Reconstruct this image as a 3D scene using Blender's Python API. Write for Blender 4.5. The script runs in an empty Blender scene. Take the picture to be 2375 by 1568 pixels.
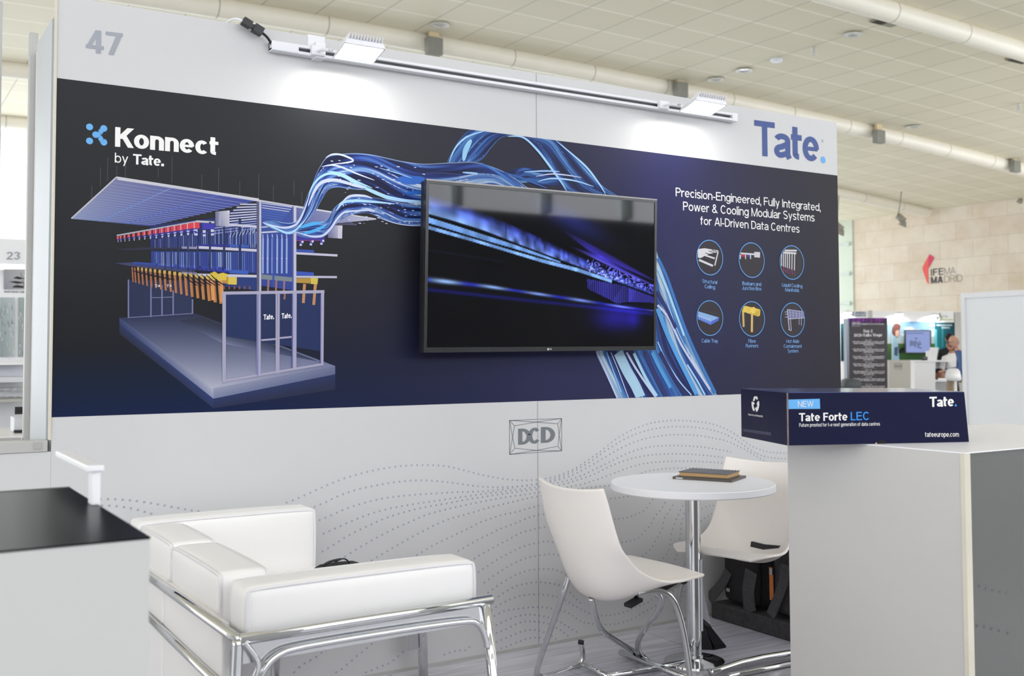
import bpy, bmesh, math, random
import numpy as np
from mathutils import Vector, Matrix
random.seed(7)
SC = bpy.context.scene
COL = SC.collection
PI = math.pi

# ------------------------------------------------------------------ camera
CAM = np.array([-0.5773, -3.8431, 1.2751]); YAW, PITCH, ROLL, FPX, PPY = 0.5599, 0.0435, -0.0033, 2444.6, 707.7
_f = np.array([math.sin(YAW)*math.cos(PITCH), math.cos(YAW)*math.cos(PITCH), math.sin(PITCH)])
_r = np.array([math.cos(YAW), -math.sin(YAW), 0.0]); _u = np.cross(_r, _f)
RGT = _r*math.cos(ROLL) + _u*math.sin(ROLL); UPV = -_r*math.sin(ROLL) + _u*math.cos(ROLL)
cd = bpy.data.cameras.new('camera'); cam = bpy.data.objects.new('camera', cd); COL.objects.link(cam); SC.camera = cam
cd.sensor_fit = 'HORIZONTAL'; cd.sensor_width = 36; cd.lens = FPX/2375*36
cd.shift_y = -(784-PPY)/2375
cd.clip_start = 0.05; cd.clip_end = 300
M3 = Matrix(((RGT[0], UPV[0], -_f[0]), (RGT[1], UPV[1], -_f[1]), (RGT[2], UPV[2], -_f[2])))
cam.matrix_world = Matrix.Translation(Vector(CAM)) @ M3.to_4x4()
cd.dof.use_dof = True; cd.dof.focus_distance = 4.1; cd.dof.aperture_fstop = 4.5
SC.view_settings.view_transform = 'Standard'; SC.view_settings.look = 'None'; SC.view_settings.gamma = 1
SC.view_settings.use_curve_mapping = False
SC.view_settings.exposure = 0.06
SC.cycles.max_bounces = 8; SC.cycles.diffuse_bounces = 5; SC.cycles.sample_clamp_indirect = 6
SC.cycles.use_denoising = True
SC.cycles.caustics_reflective = False; SC.cycles.caustics_refractive = False

# ------------------------------------------------------------------ world: bright overcast daylight outside the hall
wd = bpy.data.worlds.new('overcast_sky'); SC.world = wd; wd.use_nodes = True
bg = wd.node_tree.nodes['Background']; bg.inputs[0].default_value = (0.94, 0.97, 1.04, 1); bg.inputs[1].default_value = 1.6

FACADE_L = 4.1     # brightness of the daylight behind the glazed facades
LAMP_W = 3.0

# measuring: the point of a known plane that shows at pixel (px, py) of the photograph
def ray(px, py): return _f + RGT*(px-1187.5)/FPX - UPV*(py-PPY)/FPX
def onZ(px, py, z): d = ray(px, py); p = CAM + d*(z-CAM[2])/d[2]; return (float(p[0]), float(p[1]), float(p[2]))
def onY(px, py, y): d = ray(px, py); p = CAM + d*(y-CAM[1])/d[1]; return (float(p[0]), float(p[1]), float(p[2]))
def onX(px, py, x): d = ray(px, py); p = CAM + d*(x-CAM[0])/d[0]; return (float(p[0]), float(p[1]), float(p[2]))
def atD(px, py, D): d = ray(px, py); p = CAM + d*D; return (float(p[0]), float(p[1]), float(p[2]))

# ------------------------------------------------------------------ colours and materials
def lin1(v):
    v = v/255.0
    return v/12.92 if v <= 0.04045 else ((v+0.055)/1.055)**2.4
def S(r, g, b): return (lin1(r), lin1(g), lin1(b), 1.0)
def K(r, g, b, k=1.0): return (min(lin1(r)*k, .95), min(lin1(g)*k, .95), min(lin1(b)*k, .95), 1.0)
MATS = {}
def mat(name, col=(.8, .8, .8, 1), rough=.5, metal=0., spec=.5, emis=None, es=0., noise=None, bump=None, coat=0., alpha=None, trans=0.):
    if name in MATS: return MATS[name]
    m = bpy.data.materials.new(name); m.use_nodes = True; nt = m.node_tree; b = nt.nodes['Principled BSDF']
    b.inputs['Base Color'].default_value = col; b.inputs['Roughness'].default_value = rough
    b.inputs['Metallic'].default_value = metal; b.inputs['Specular IOR Level'].default_value = spec
    b.inputs['Coat Weight'].default_value = coat; b.inputs['Transmission Weight'].default_value = trans
    if emis: b.inputs['Emission Color'].default_value = emis; b.inputs['Emission Strength'].default_value = es
    if alpha is not None: b.inputs['Alpha'].default_value = alpha
    tc = nt.nodes.new('ShaderNodeTexCoord')
    if noise:
        sc, amt = noise[:2]
        n = nt.nodes.new('ShaderNodeTexNoise'); n.inputs['Scale'].default_value = sc; n.inputs['Detail'].default_value = 4
        mp = nt.nodes.new('ShaderNodeMapping')
        if len(noise) > 2: mp.inputs['Scale'].default_value = noise[2]
        nt.links.new(tc.outputs['Object'], mp.inputs['Vector']); nt.links.new(mp.outputs['Vector'], n.inputs['Vector'])
        cr = nt.nodes.new('ShaderNodeValToRGB'); cr.color_ramp.elements[0].position = .3; cr.color_ramp.elements[1].position = .7
        cr.color_ramp.elements[0].color = tuple(c*(1-amt) for c in col[:3])+(1,); cr.color_ramp.elements[1].color = tuple(min(1, c*(1+amt)) for c in col[:3])+(1,)
        nt.links.new(n.outputs['Fac'], cr.inputs['Fac']); nt.links.new(cr.outputs['Color'], b.inputs['Base Color'])
    if bump:
        sc, st = bump
        n = nt.nodes.new('ShaderNodeTexNoise'); n.inputs['Scale'].default_value = sc; n.inputs['Detail'].default_value = 3
        nt.links.new(tc.outputs['Object'], n.inputs['Vector'])
        bp = nt.nodes.new('ShaderNodeBump'); bp.inputs['Strength'].default_value = st; bp.inputs['Distance'].default_value = .01
        nt.links.new(n.outputs['Fac'], bp.inputs['Height']); nt.links.new(bp.outputs['Normal'], b.inputs['Normal'])
    MATS[name] = m; return m
def vcmat(name, rough=.5, spec=.4, emit=0.):
    if name in MATS: return MATS[name]
    m = bpy.data.materials.new(name); m.use_nodes = True; nt = m.node_tree; b = nt.nodes['Principled BSDF']
    a = nt.nodes.new('ShaderNodeVertexColor'); a.layer_name = 'print'
    b.inputs['Roughness'].default_value = rough; b.inputs['Specular IOR Level'].default_value = spec
    if emit:
        b.inputs['Base Color'].default_value = (.004, .004, .005, 1)
        nt.links.new(a.outputs['Color'], b.inputs['Emission Color']); b.inputs['Emission Strength'].default_value = emit
    else: nt.links.new(a.outputs['Color'], b.inputs['Base Color'])
    MATS[name] = m; return m
WHITE = mat('white_laminate', K(216, 216, 218, 1.3), .38, spec=.35, noise=(1.2, .012))
WALLW = mat('white_wall_film', K(203, 203, 203, 1.02), .42, spec=.4, noise=(.8, .012))
SOFT = mat('white_leatherette', K(236, 235, 233, 1.1), .42, spec=.4, bump=(14, .08), noise=(2, .012))
PIPE = mat('white_piping', K(228, 227, 228, 1.06), .45)
CABW = mat('counter_white', K(196, 196, 193, .98), .4, spec=.3, noise=(1.2, .012))
SHELL = mat('white_moulded_plastic', K(222, 217, 211, 1.26), .33, spec=.45, noise=(3, .012))
CHROME = mat('chrome', (.68, .69, .70, 1), .07, 1.)
CHROMEB = mat('brushed_chrome', (.62, .63, .64, 1), .22, 1.)
BLACKP = mat('black_plastic', S(28, 28, 32), .4, noise=(30, .1))
BLACKG = mat('black_gloss', S(24, 25, 27), .3, spec=.1, noise=(5, .05))
ALU = mat('aluminium_profile', K(176, 176, 172, 1.1), .45, .1, noise=(6, .04, (1, 1, .1)))
BEIGE = mat('beige_edge_band', K(202, 197, 180, 1.1), .5, noise=(6, .04))
LAMPBODY = mat('white_lamp_housing', K(215, 216, 220, 1.2), .4, noise=(5, .02))
LAMPGLASS = mat('lit_lamp_glass', (1, 1, 1, 1), .3, emis=(1, .99, .97, 1), es=7.0, noise=(3, .01))
PRINT = vcmat('printed_film', .42, .2)
PRINTM = vcmat('printed_matt', .7, .2)
SCREEN = vcmat('lit_screen', .035, .42, 1.0)
CLOTH = mat('charcoal_cloth', S(62, 60, 62), .9, noise=(60, .25), bump=(120, .3))
CLOTHB = mat('black_cloth', S(34, 32, 34), .9, noise=(60, .25), bump=(120, .3))
WEB = mat('grey_webbing', S(78, 76, 78), .85, noise=(90, .2), bump=(200, .3))

# ------------------------------------------------------------------ object helpers
def tag(o, label=None, cat=None, group=None, kind=None):
    if label: o['label'] = label
    if cat: o['category'] = cat
    if group: o['group'] = group
    if kind: o['kind'] = kind
    return o
def empty(name, loc, label, cat, group=None, rz=0.):
    o = bpy.data.objects.new(name, None); o.empty_display_size = .05; COL.objects.link(o)
    o.location = loc; o.rotation_euler = (0, 0, rz); bpy.context.view_layer.update()
    return tag(o, label, cat, group)
def wm(o):
    return (wm(o.parent) @ o.matrix_basis) if o.parent else o.matrix_basis.copy()
def put(name, me, m, parent=None, smooth=False, world=True, label=None):
    o = bpy.data.objects.new(name, me); COL.objects.link(o)
    if m is not None:
        me.materials.clear(); me.materials.append(m)
    if smooth:
        for p in me.polygons: p.use_smooth = True
    if parent is not None:
        o.parent = parent
        if world:
            me.transform(wm(parent).inverted())
    if label: o['label'] = label
    return o
class MB:
    """collects shapes into one mesh; coordinates are world coordinates"""
    def __init__(s): s.bm = bmesh.new(); s.cl = s.bm.loops.layers.float_color.new('print')
    def paint(s, f, c):
        for l in f.loops: l[s.cl] = c
    def poly(s, pts, c=None):
        f = s.bm.faces.new([s.bm.verts.new(p) for p in pts])
        if c: s.paint(f, c)
        return f
    def box(s, x0, x1, y0, y1, z0, z1, bev=0.):
        ps = [(x, y, z) for z in (z0, z1) for y in (y0, y1) for x in (x0, x1)]
        v = [s.bm.verts.new(p) for p in ps]
        fs = [s.bm.faces.new([v[i] for i in q]) for q in ((0, 2, 3, 1), (4, 5, 7, 6), (0, 1, 5, 4), (2, 6, 7, 3), (0, 4, 6, 2), (1, 3, 7, 5))]
        if bev: 
            es = list({e for f in fs for e in f.edges})
            bmesh.ops.bevel(s.bm, geom=es, offset=bev, segments=2, affect='EDGES', profile=.5)
        return s
    def prism(s, bot, top):
        a = [s.bm.verts.new(p) for p in bot]; b = [s.bm.verts.new(p) for p in top]; n = len(a)
        s.bm.faces.new(a[::-1]); s.bm.faces.new(b)
        for i in range(n): s.bm.faces.new((a[i], a[(i+1) % n], b[(i+1) % n], b[i]))
        return s
    def tube(s, pts, r, seg=10, closed=False, flat=1.0, smooth=3):
        P = [Vector(p) for p in pts]
        if smooth and len(P) > 2:
            for _ in range(smooth):
                Q = [] if closed else [P[0]]
                rng = range(len(P)) if closed else range(len(P)-1)
                for i in rng:
                    a, b = P[i], P[(i+1) % len(P)]
                    Q += [a*.75+b*.25, a*.25+b*.75]
                if not closed: Q.append(P[-1])
                P = Q
        rings = []; n = len(P); up = None
        for i, p in enumerate(P):
            if closed: t = P[(i+1) % n]-P[i-1]
            else: t = P[min(i+1, n-1)]-P[max(i-1, 0)]
            t.normalize()
            if up is None:
                up = Vector((0, 0, 1)) if abs(t.z) < .9 else Vector((1, 0, 0))
            side = t.cross(up); side.normalize(); up = side.cross(t)
            rr = r if not isinstance(r, (list, tuple)) else r[0]+(r[1]-r[0])*i/(n-1)
            rings.append([s.bm.verts.new(p+side*math.cos(2*PI*k/seg)*rr+up*math.sin(2*PI*k/seg)*rr*flat) for k in range(seg)])
        for i in range(n if closed else n-1):
            a, b = rings[i], rings[(i+1) % n]
            for k in range(seg): s.bm.faces.new((a[k], a[(k+1) % seg], b[(k+1) % seg], b[k]))
        if not closed: s.bm.faces.new(rings[0][::-1]); s.bm.faces.new(rings[-1])
        return s
    def lathe(s, prof, cx, cy, seg=40):
        rs = []
        for r, z in prof:
            if r < 1e-5: rs.append([s.bm.verts.new((cx, cy, z))])
            else: rs.append([s.bm.verts.new((cx+r*math.cos(2*PI*k/seg), cy+r*math.sin(2*PI*k/seg), z)) for k in range(seg)])
        for a, b in zip(rs, rs[1:]):
            for k in range(seg):
                if len(a) == 1 and len(b) == 1: continue
                if len(a) == 1: s.bm.faces.new((a[0], b[(k+1) % seg], b[k]))
                elif len(b) == 1: s.bm.faces.new((a[k], a[(k+1) % seg], b[0]))
                else: s.bm.faces.new((a[k], a[(k+1) % seg], b[(k+1) % seg], b[k]))
        return s
    def rbox(s, x0, x1, y0, y1, z0, z1, r=.02, puff=0., n=9, xf=None):
        """soft box with rounded edges whose faces bulge by puff"""
        c = Vector(((x0+x1)/2, (y0+y1)/2, (z0+z1)/2)); h = Vector(((x1-x0)/2, (y1-y0)/2, (z1-z0)/2))
        cache = {}
        def vert(u):
            key = tuple(round(a, 5) for a in u)
            if key in cache: return cache[key]
            p = Vector((u[0]*h.x, u[1]*h.y, u[2]*h.z))
            inn = Vector([max(-(h[k]-r), min(h[k]-r, p[k])) for k in range(3)])
            d = p-inn
            if d.length > 1e-9: p = inn+d.normalized()*r
            for k in range(3):
                a, b = (k+1) % 3, (k+2) % 3
                if abs(u[k]) > .999: p[k] += math.copysign(puff*(1-u[a]**2)*(1-u[b]**2), u[k])
            p = p+c
            if xf: p = xf @ p
            cache[key] = s.bm.verts.new(p); return cache[key]
        g = sorted(set([-1, 1] + [-1+2*i/(n-1) for i in range(n)] + [sg*(1-f) for f in (.02, .06, .12) for sg in (-1, 1)]))
        for ax in range(3):
            for sg in (-1, 1):
                for i in range(len(g)-1):
                    for j in range(len(g)-1):
                        q = []
                        for (a, b) in ((g[i], g[j]), (g[i+1], g[j]), (g[i+1], g[j+1]), (g[i], g[j+1])):
                            u = [0, 0, 0]; u[ax] = sg; u[(ax+1) % 3] = a; u[(ax+2) % 3] = b; q.append(vert(u))
                        if sg < 0: q = q[::-1]
                        s.bm.faces.new(q)
        return s
    def mesh(s, name, recalc=True):
        me = bpy.data.meshes.new(name)
        if recalc: bmesh.ops.recalc_face_normals(s.bm, faces=s.bm.faces)
        s.bm.to_mesh(me); s.bm.free(); return me
    def build(s, name, m, parent=None, smooth=False, world=True, label=None, recalc=True):
        return put(name, s.mesh(name, recalc), m, parent, smooth, world, label)
def autosmooth(o, ang=40):
    me = o.data
    for p in me.polygons: p.use_smooth = True
    bm = bmesh.new(); bm.from_mesh(me)
    for e in bm.edges:
        if len(e.link_faces) == 2 and e.calc_face_angle(0) > math.radians(ang): e.smooth = False
    bm.to_mesh(me); bm.free(); return o
def copy_tree(o, parent=None):
    c = o.copy(); COL.objects.link(c)
    if parent is not None: c.parent = parent
    for ch in list(o.children): copy_tree(ch, c)
    return c

# ------------------------------------------------------------------ lettering: a grotesque alphabet drawn as strokes
XH = .73
def glyph(ch, w):
    """returns (width, [closed polygons]) for cap height 1 and stroke width w"""
    h = w/2; v = h*(1-max(0, min(.3, (w-.13)*2.6))); out = []
    def strip(P, closed=False):
        n = len(P); L = []; R = []
        for i in range(n):
            if closed: a, b = P[i-1], P[(i+1) % n]
            else: a, b = P[max(0, i-1)], P[min(n-1, i+1)]
            dx, dy = b[0]-a[0], b[1]-a[1]; l = math.hypot(dx, dy) or 1
            nx, ny = -dy/l, dx/l
            L.append((P[i][0]+nx*h, P[i][1]+ny*v)); R.append((P[i][0]-nx*h, P[i][1]-ny*v))
        for i in range(n if closed else n-1):
            j = (i+1) % n; out.append([L[i], L[j], R[j], R[i]])
    def ln(x0, y0, x1, y1): strip([(x0, y0), (x1, y1)])
    def dg(x0, y0, x1, y1, k=1.0):
        d = h*k*math.hypot(x1-x0, y1-y0)/abs(y1-y0); out.append([(x0-d, y0), (x0+d, y0), (x1+d, y1), (x1-d, y1)])
    def dot(cx, cy, r=None): 
        r = r or w*.62
        out.append([(cx-r, cy-r), (cx+r, cy-r), (cx+r, cy+r), (cx-r, cy+r)])
    def arc(cx, cy, rx, ry, a0, a1, n=None, pre=(), post=()):
        n = n or max(6, int(abs(a1-a0)/11)); P = list(pre)
        for i in range(n+1):
            a = math.radians(a0+(a1-a0)*i/n); P.append((cx+rx*math.cos(a), cy+ry*math.sin(a)))
        strip(P+list(post))
    def ring(cx, cy, rx, ry): strip([(cx+rx*math.cos(2*PI*i/28), cy+ry*math.sin(2*PI*i/28)) for i in range(28)], True)
    x = XH; c = ch
    if c == ' ': return .26, []
    if c == 'T': W = .78; ln(0, 1-v, W, 1-v); ln(W/2, 0, W/2, 1)
    elif c == 'K': W = .84; ln(h, 0, h, 1); dg(.08+h, .42, W-w*.75, 1); dg(.36, .6, W-w*.7, 0)
    elif c == 'N': W = .78; ln(h, 0, h, 1); ln(W-h, 0, W-h, 1); dg(h*1.1, 1, W-h*1.1, 0)
    elif c == 'M': W = .92; ln(h, 0, h, 1); ln(W-h, 0, W-h, 1); dg(h*1.2, 1, W/2, 0, .8); dg(W-h*1.2, 1, W/2, 0, .8)
    elif c == 'E': W = .66; ln(h, 0, h, 1); ln(0, 1-v, W, 1-v); ln(0, .53, W*.94, .53); ln(0, v, W, v)
    elif c == 'F': W = .62; ln(h, 0, h, 1); ln(0, 1-v, W, 1-v); ln(0, .51, W*.92, .51)
    elif c == 'L': W = .58; ln(h, 0, h, 1); ln(0, v, W, v)
    elif c == 'I': W = w; ln(h, 0, h, 1)
    elif c == 'H': W = .78; ln(h, 0, h, 1); ln(W-h, 0, W-h, 1); ln(0, .52, W, .52)
    elif c == 'P': W = .68; ln(h, 0, h, 1); arc(W-h-.25+h*.3, .71, .25-h*.3, .29-h, -90, 90, pre=[(h, .42+h)], post=[(h, 1-v)])
    elif c == 'R': W = .74; ln(h, 0, h, 1); arc(W-h-.25, .73, .23, .27-h, -90, 90, pre=[(h, .46+h)], post=[(h, 1-v)]); dg(W*.6, .48, W-h*1.1, 0)
    elif c == 'B': W = .72; ln(h, 0, h, 1); arc(W-h-.27, .76, .21, .24-h, -90, 90, pre=[(h, .52+h)], post=[(h, 1-v)]); arc(W-h-.25, .28, .25, .28-h, -90, 90, pre=[(h, v)], post=[(h, .56-h)])
    elif c == 'D': W = .76; ln(h, 0, h, 1); arc(W-h-.38, .5, .38, .5-v, -90, 90, pre=[(h, v)], post=[(h, 1-v)])
    elif c == 'C': W = .8; arc(W/2, .5, W/2-h, .5-v, 42, 318)
    elif c == 'G': W = .82; arc(W/2, .5, W/2-h, .5-v, 42, 330); ln(W/2, .46, W, .46); ln(W-h, 0, W-h, .46)
    elif c == 'O': W = .84; ring(W/2, .5, W/2-h, .5-v)
    elif c == 'Q': W = .84; ring(W/2, .5, W/2-h, .5-v); dg(W*.62, .28, W*.95, -.02)
    elif c == 'J': W = .56; arc(W/2, W/2-.02, W/2-h, W/2-h, 180, 360, post=[(W-h, 1)])
    elif c == 'S': W = .7; arc(W/2, .745, W/2-h, .255-h*.6, 30, 255, n=14, post=[(W*.55, .53)]); arc(W/2, .26, W/2-h, .26-h*.9, 75, -155, n=14, pre=[(W*.45, .53)])
    elif c == 'A': W = .82; dg(h*1.1, 0, W/2-h*.2, 1); dg(W-h*1.1, 0, W/2+h*.2, 1); ln(W*.2, .3, W*.8, .3)
    elif c == 'W': W = 1.15; dg(h, 1, W*.27, 0, .9); dg(W*.5, 1, W*.27, 0, .9); dg(W*.5, 1, W*.73, 0, .9); dg(W-h, 1, W*.73, 0, .9)
    elif c == 'U': W = .76; arc(W/2, W/2-h*.2, W/2-h, W/2-h*1.2, 180, 360, pre=[(h, 1)], post=[(W-h, 1)])
    elif c == 'V': W = .78; dg(h*1.1, 1, W/2, 0); dg(W-h*1.1, 1, W/2, 0)
    elif c == 'Y': W = .78; dg(h*1.1, 1, W/2, .42); dg(W-h*1.1, 1, W/2, .42); ln(W/2, 0, W/2, .46)
    elif c == 'X': W = .78; dg(h*1.1, 1, W-h*1.1, 0); dg(W-h*1.1, 1, h*1.1, 0)
    elif c == '&': W = .8; ring(W*.42, .77, .17, .23-h); arc(W*.38, .26, W*.38-h, .26-h, 110, 380, n=18, pre=[(W*.5, .58)]); dg(W*.3, .66, W-h, 0)
    elif c == 'o': W = .66; ring(W/2, x/2, W/2-h, x/2-v)
    elif c == 'n': W = .62; ln(h, 0, h, x); arc(W/2, x-W/2+h*.3, W/2-h, W/2-h*.3-v, 180, 0, post=[(W-h, 0)])
    elif c == 'm': W = .98; ln(h, 0, h, x); q = (W-w)/4; arc(h+q, x-q-h, q, q, 180, 0, post=[(h+2*q, 0)]); arc(h+3*q, x-q-h, q, q, 180, 0, post=[(W-h, 0)])
    elif c == 'r': W = .38+h*.4; ln(h, 0, h, x); arc(W+.02, x-.30, W-h, .3-h*.9, 180, 92)
    elif c == 'u': W = .62; ln(W-h, 0, W-h, x); arc(W/2, W/2-h*.3, W/2-h, W/2-h*.3-v, 180, 360, pre=[(h, x)])
    elif c == 'i': W = w; ln(h, 0, h, x); ln(h, .86-h*.3, h, 1)
    elif c == 'l': W = w; ln(h, 0, h, 1)
    elif c == 'j': W = w; ln(h, -.2, h, x); ln(h, .86, h, 1)
    elif c == 'e': W = .66; arc(W/2, x/2, W/2-h, x/2-v, -2, 318, n=26); out.append([(h, x/2-v*.72), (W-h*.6, x/2-v*.72), (W-h*.6, x/2+v*.72), (h, x/2+v*.72)])
    elif c == 'c': W = .62; arc(W/2+.01, x/2, W/2-h, x/2-v, 42, 318, n=22)
    elif c == 's': W = .58; arc(W/2, x*.745, W/2-h, x*.255-h*.55, 25, 255, n=12, post=[(W*.55, x*.52)]); arc(W/2, x*.26, W/2-h, x*.26-h*.75, 75, -155, n=12, pre=[(W*.45, x*.52)])
    elif c == 'a': W = .63; arc(W/2, x-.22, W/2-h, .22-h, 165, 0, n=14, post=[(W-h, .12), (W-h*.4, 0)]); arc(W*.4, .2, W*.4-h, .215-h, 88, 300, n=16, pre=[(W-h, x*.58)], post=[(W-h, .15)])
    elif c == 't': W = .42; ln(0, x-v, W, x-v); arc(W*.42+.12, .17, .14, .17-h*.9, 180, 275, n=8, pre=[(W*.42-.02, .95)])
    elif c == 'f': W = .42; ln(0, x-v, W*.95, x-v); arc(W*.42+.12, 1-.19, .13, .19-h, 180, 85, n=8, pre=[(W*.42-.01, 0)])
    elif c in 'bdpqg':
        W = .66; ring(W/2, x/2, W/2-h, x/2-v)
        if c == 'b': ln(h, 0, h, 1)
        if c == 'd': ln(W-h, 0, W-h, 1)
        if c == 'p': ln(h, -.27, h, x)
        if c == 'q': ln(W-h, -.27, W-h, x)
        if c == 'g': arc(W/2, -.04, W/2-h, .23-h, 0, -160, n=12, pre=[(W-h, x)])
    elif c == 'y': W = .64; dg(h*1.1, x, W*.52, 0); dg(W-h*1.1, x, W*.3, -.27)
    elif c == 'v': W = .62; dg(h*1.1, x, W/2, 0); dg(W-h*1.1, x, W/2, 0)
    elif c == 'w': W = .92; dg(h, x, W*.27, 0, .9); dg(W*.5, x, W*.27, 0, .9); dg(W*.5, x, W*.73, 0, .9); dg(W-h, x, W*.73, 0, .9)
    elif c == 'x': W = .6; dg(h*1.1, x, W-h*1.1, 0); dg(W-h*1.1, x, h*1.1, 0)
    elif c == 'k': W = .62; ln(h, 0, h, 1); dg(.07+h, .28, W-w*.7, x); dg(.3, .42, W-w*.6, 0)
    elif c == '.': W = w*1.2; dot(W/2, w*.6, w*.6)
    elif c == ',': W = w*1.2; dot(W/2, w*.6, w*.6); dg(W*.8, 0, W*.35, -.17, .7)
    elif c == ':': W = w*1.2; dot(W/2, w*.6, w*.6); dot(W/2, .55, w*.6)
    elif c == '-': W = .36; ln(0, .33, W, .33)
    elif c == '|': W = w; ln(h, -.15, h, 1.05)
    elif c == '>': W = .5; strip([(0, .15), (W-.02, .42), (0, .7)])
    elif c == '1': W = .4; ln(W-h, 0, W-h, 1); dg(h, .72, W-h, .98, .5)
    elif c == '2': W = .64; arc(W/2, 1-.3, W/2-h, .3-h, 165, -30, n=14, post=[(h*1.2, v)]); ln(0, v, W, v)
    elif c == '3': W = .64; arc(W/2, .75, W/2-h*1.1, .25-h, 160, -80, n=14); arc(W/2, .28, W/2-h, .28-h, 90, -160, n=14)
    elif c == '4': W = .66; ln(W*.7, 0, W*.7, 1); ln(0, .24+h*.2, W, .24+h*.2); dg(h*1.1, .26, W*.66, 1, .85)
    elif c == '7': W = .64; ln(0, 1-v, W, 1-v); dg(W*.32, 0, W-h*1.25, 1-v)
    elif c == '0': W = .62; ring(W/2, .5, W/2-h, .5-v)
    elif c == '5': W = .62; ln(W*.15, 1-v, W, 1-v); ln(W*.18, .5, W*.18, 1); arc(W/2, .31, W/2-h, .31-v, 120, -150, n=14)
    else: W = .5; ln(0, .3, W, .3)
    return W, out
def text_polys(s, w, gap=.1):
    X = 0.; res = []
    for ch in s:
        W, P = glyph(ch, w)
        if ch == 'K' and w > .2: X -= .0
        res += [[(X+a, b) for a, b in q] for q in P]; X += W+gap-(.07 if ch in 'KT' and len(s) > 2 else 0)
    return X-gap, res
def letter(mb, s, A, B, up, capH, w, gap=.1, off=(0, 0, 0), c=None):
    """writes s from point A to point B (baseline, width fitted) with cap height capH along up"""
    A = Vector(A)+Vector(off); B = Vector(B)+Vector(off); up = Vector(up); W, P = text_polys(s, w, gap)
    d = (B-A)/W; nn = d.cross(up).normalized()
    for i, q in enumerate(P): mb.poly([A+d*a+up*(capH*b)+nn*(1.2e-5*(i % 40)) for a, b in q], c)

# ------------------------------------------------------------------ the hall
SX = 30.8
def arch(x): return 7.06-.00177*(x-7)**2
fl = MB(); fl.box(-2.6, 4.6, -4.6, .6, -.2, 0)
fa_ = MB(); fa_.box(-32, 33, -20, 27, -.25, -.003); tag(fa_.build('floor_aisle', mat('pale_bounce_floor', K(186, 187, 190, 1.1), .5, spec=.3, noise=(.5, .03))), kind='structure', label='unseen aisle floor around the stand, made pale to bounce light upward')  # unseen aisle floor, its paleness chosen to bounce light up to the ceiling
FLOOR = mat('grey_plank_floor', S(206, 205, 214), .3, spec=.4, noise=(9, .22, (.35, 4, 1)))
def plank_lines(m):
    nt = m.node_tree; b = nt.nodes['Principled BSDF']; src = b.inputs['Base Color'].links[0].from_socket
    tc = nt.nodes.new('ShaderNodeTexCoord'); br = nt.nodes.new('ShaderNodeTexBrick')
    br.inputs['Color1'].default_value = (1, 1, 1, 1); br.inputs['Color2'].default_value = (.88, .88, .9, 1); br.inputs['Mortar'].default_value = (.45, .45, .47, 1)
    br.inputs['Scale'].default_value = 1; br.inputs['Mortar Size'].default_value = .0022; br.inputs['Brick Width'].default_value = 1.25; br.inputs['Row Height'].default_value = .33
    mx = nt.nodes.new('ShaderNodeMix'); mx.data_type = 'RGBA'; mx.blend_type = 'MULTIPLY'; mx.inputs['Factor'].default_value = 1
    nt.links.new(tc.outputs['Object'], br.inputs['Vector']); nt.links.new(src, mx.inputs['A']); nt.links.new(br.outputs['Color'], mx.inputs['B'])
    nt.links.new(mx.outputs['Result'], b.inputs['Base Color'])
plank_lines(FLOOR)
tag(fl.build('floor', FLOOR), kind='structure', label='grey plank floor of the exhibition hall')
# vaulted ceiling with cream metal tiles
CEIL = mat('cream_ceiling_tile', K(206, 202, 178, 1.25), .55, spec=.3)
def ceil_nodes(m):
    nt = m.node_tree; b = nt.nodes['Principled BSDF']
    ge = nt.nodes.new('ShaderNodeNewGeometry'); sx = nt.nodes.new('ShaderNodeSeparateXYZ'); nt.links.new(ge.outputs['Position'], sx.inputs[0])
    def math_(op, a, bb, c=None):
        n = nt.nodes.new('ShaderNodeMath'); n.operation = op
        for i, v in enumerate((a, bb, c)):
            if v is None: continue
            if hasattr(v, 'is_linked'): nt.links.new(v, n.inputs[i])
            else: n.inputs[i].default_value = v
        return n.outputs[0]
    def saw(sock, per, ph, wid):
        t = math_('ADD', sock, ph); t = math_('DIVIDE', t, per); t = math_('FRACT', t, None); return math_('LESS_THAN', t, wid)
    lx = saw(sx.outputs[0], .945, 40*.945-6.04, .022); ly = saw(sx.outputs[1], .94, 40*.94+.10, .05)
    wn = nt.nodes.new('ShaderNodeTexWhiteNoise'); wn.noise_dimensions = '2D'
    fx = math_('FLOOR', math_('DIVIDE', math_('ADD', sx.outputs[0], 40*.945-6.04), .945), None); fy = math_('FLOOR', math_('DIVIDE', math_('ADD', sx.outputs[1], 40*.94+.10), .94), None)
    cv = nt.nodes.new('ShaderNodeCombineXYZ'); nt.links.new(fx, cv.inputs[0]); nt.links.new(fy, cv.inputs[1]); nt.links.new(cv.outputs[0], wn.inputs['Vector'])
    def mixc(f, a, bcol):
        n = nt.nodes.new('ShaderNodeMix'); n.data_type = 'RGBA'; nt.links.new(f, n.inputs['Factor'])
        for k, v in (('A', a), ('B', bcol)):
            if hasattr(v, 'is_linked'): nt.links.new(v, n.inputs[k])
            else: n.inputs[k].default_value = v
        return n.outputs['Result']
    base = mixc(wn.outputs['Value'], K(206, 201, 180, 1.22), K(211, 206, 186, 1.22))
    c1 = mixc(ly, base, K(226, 221, 206, 1.25)); c2 = mixc(lx, c1, K(178, 175, 158, 1.05))
    nt.links.new(c2, b.inputs['Base Color'])
ceil_nodes(CEIL)
cm = MB(); xs = [-30+i*1.2 for i in range(53)]
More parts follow.
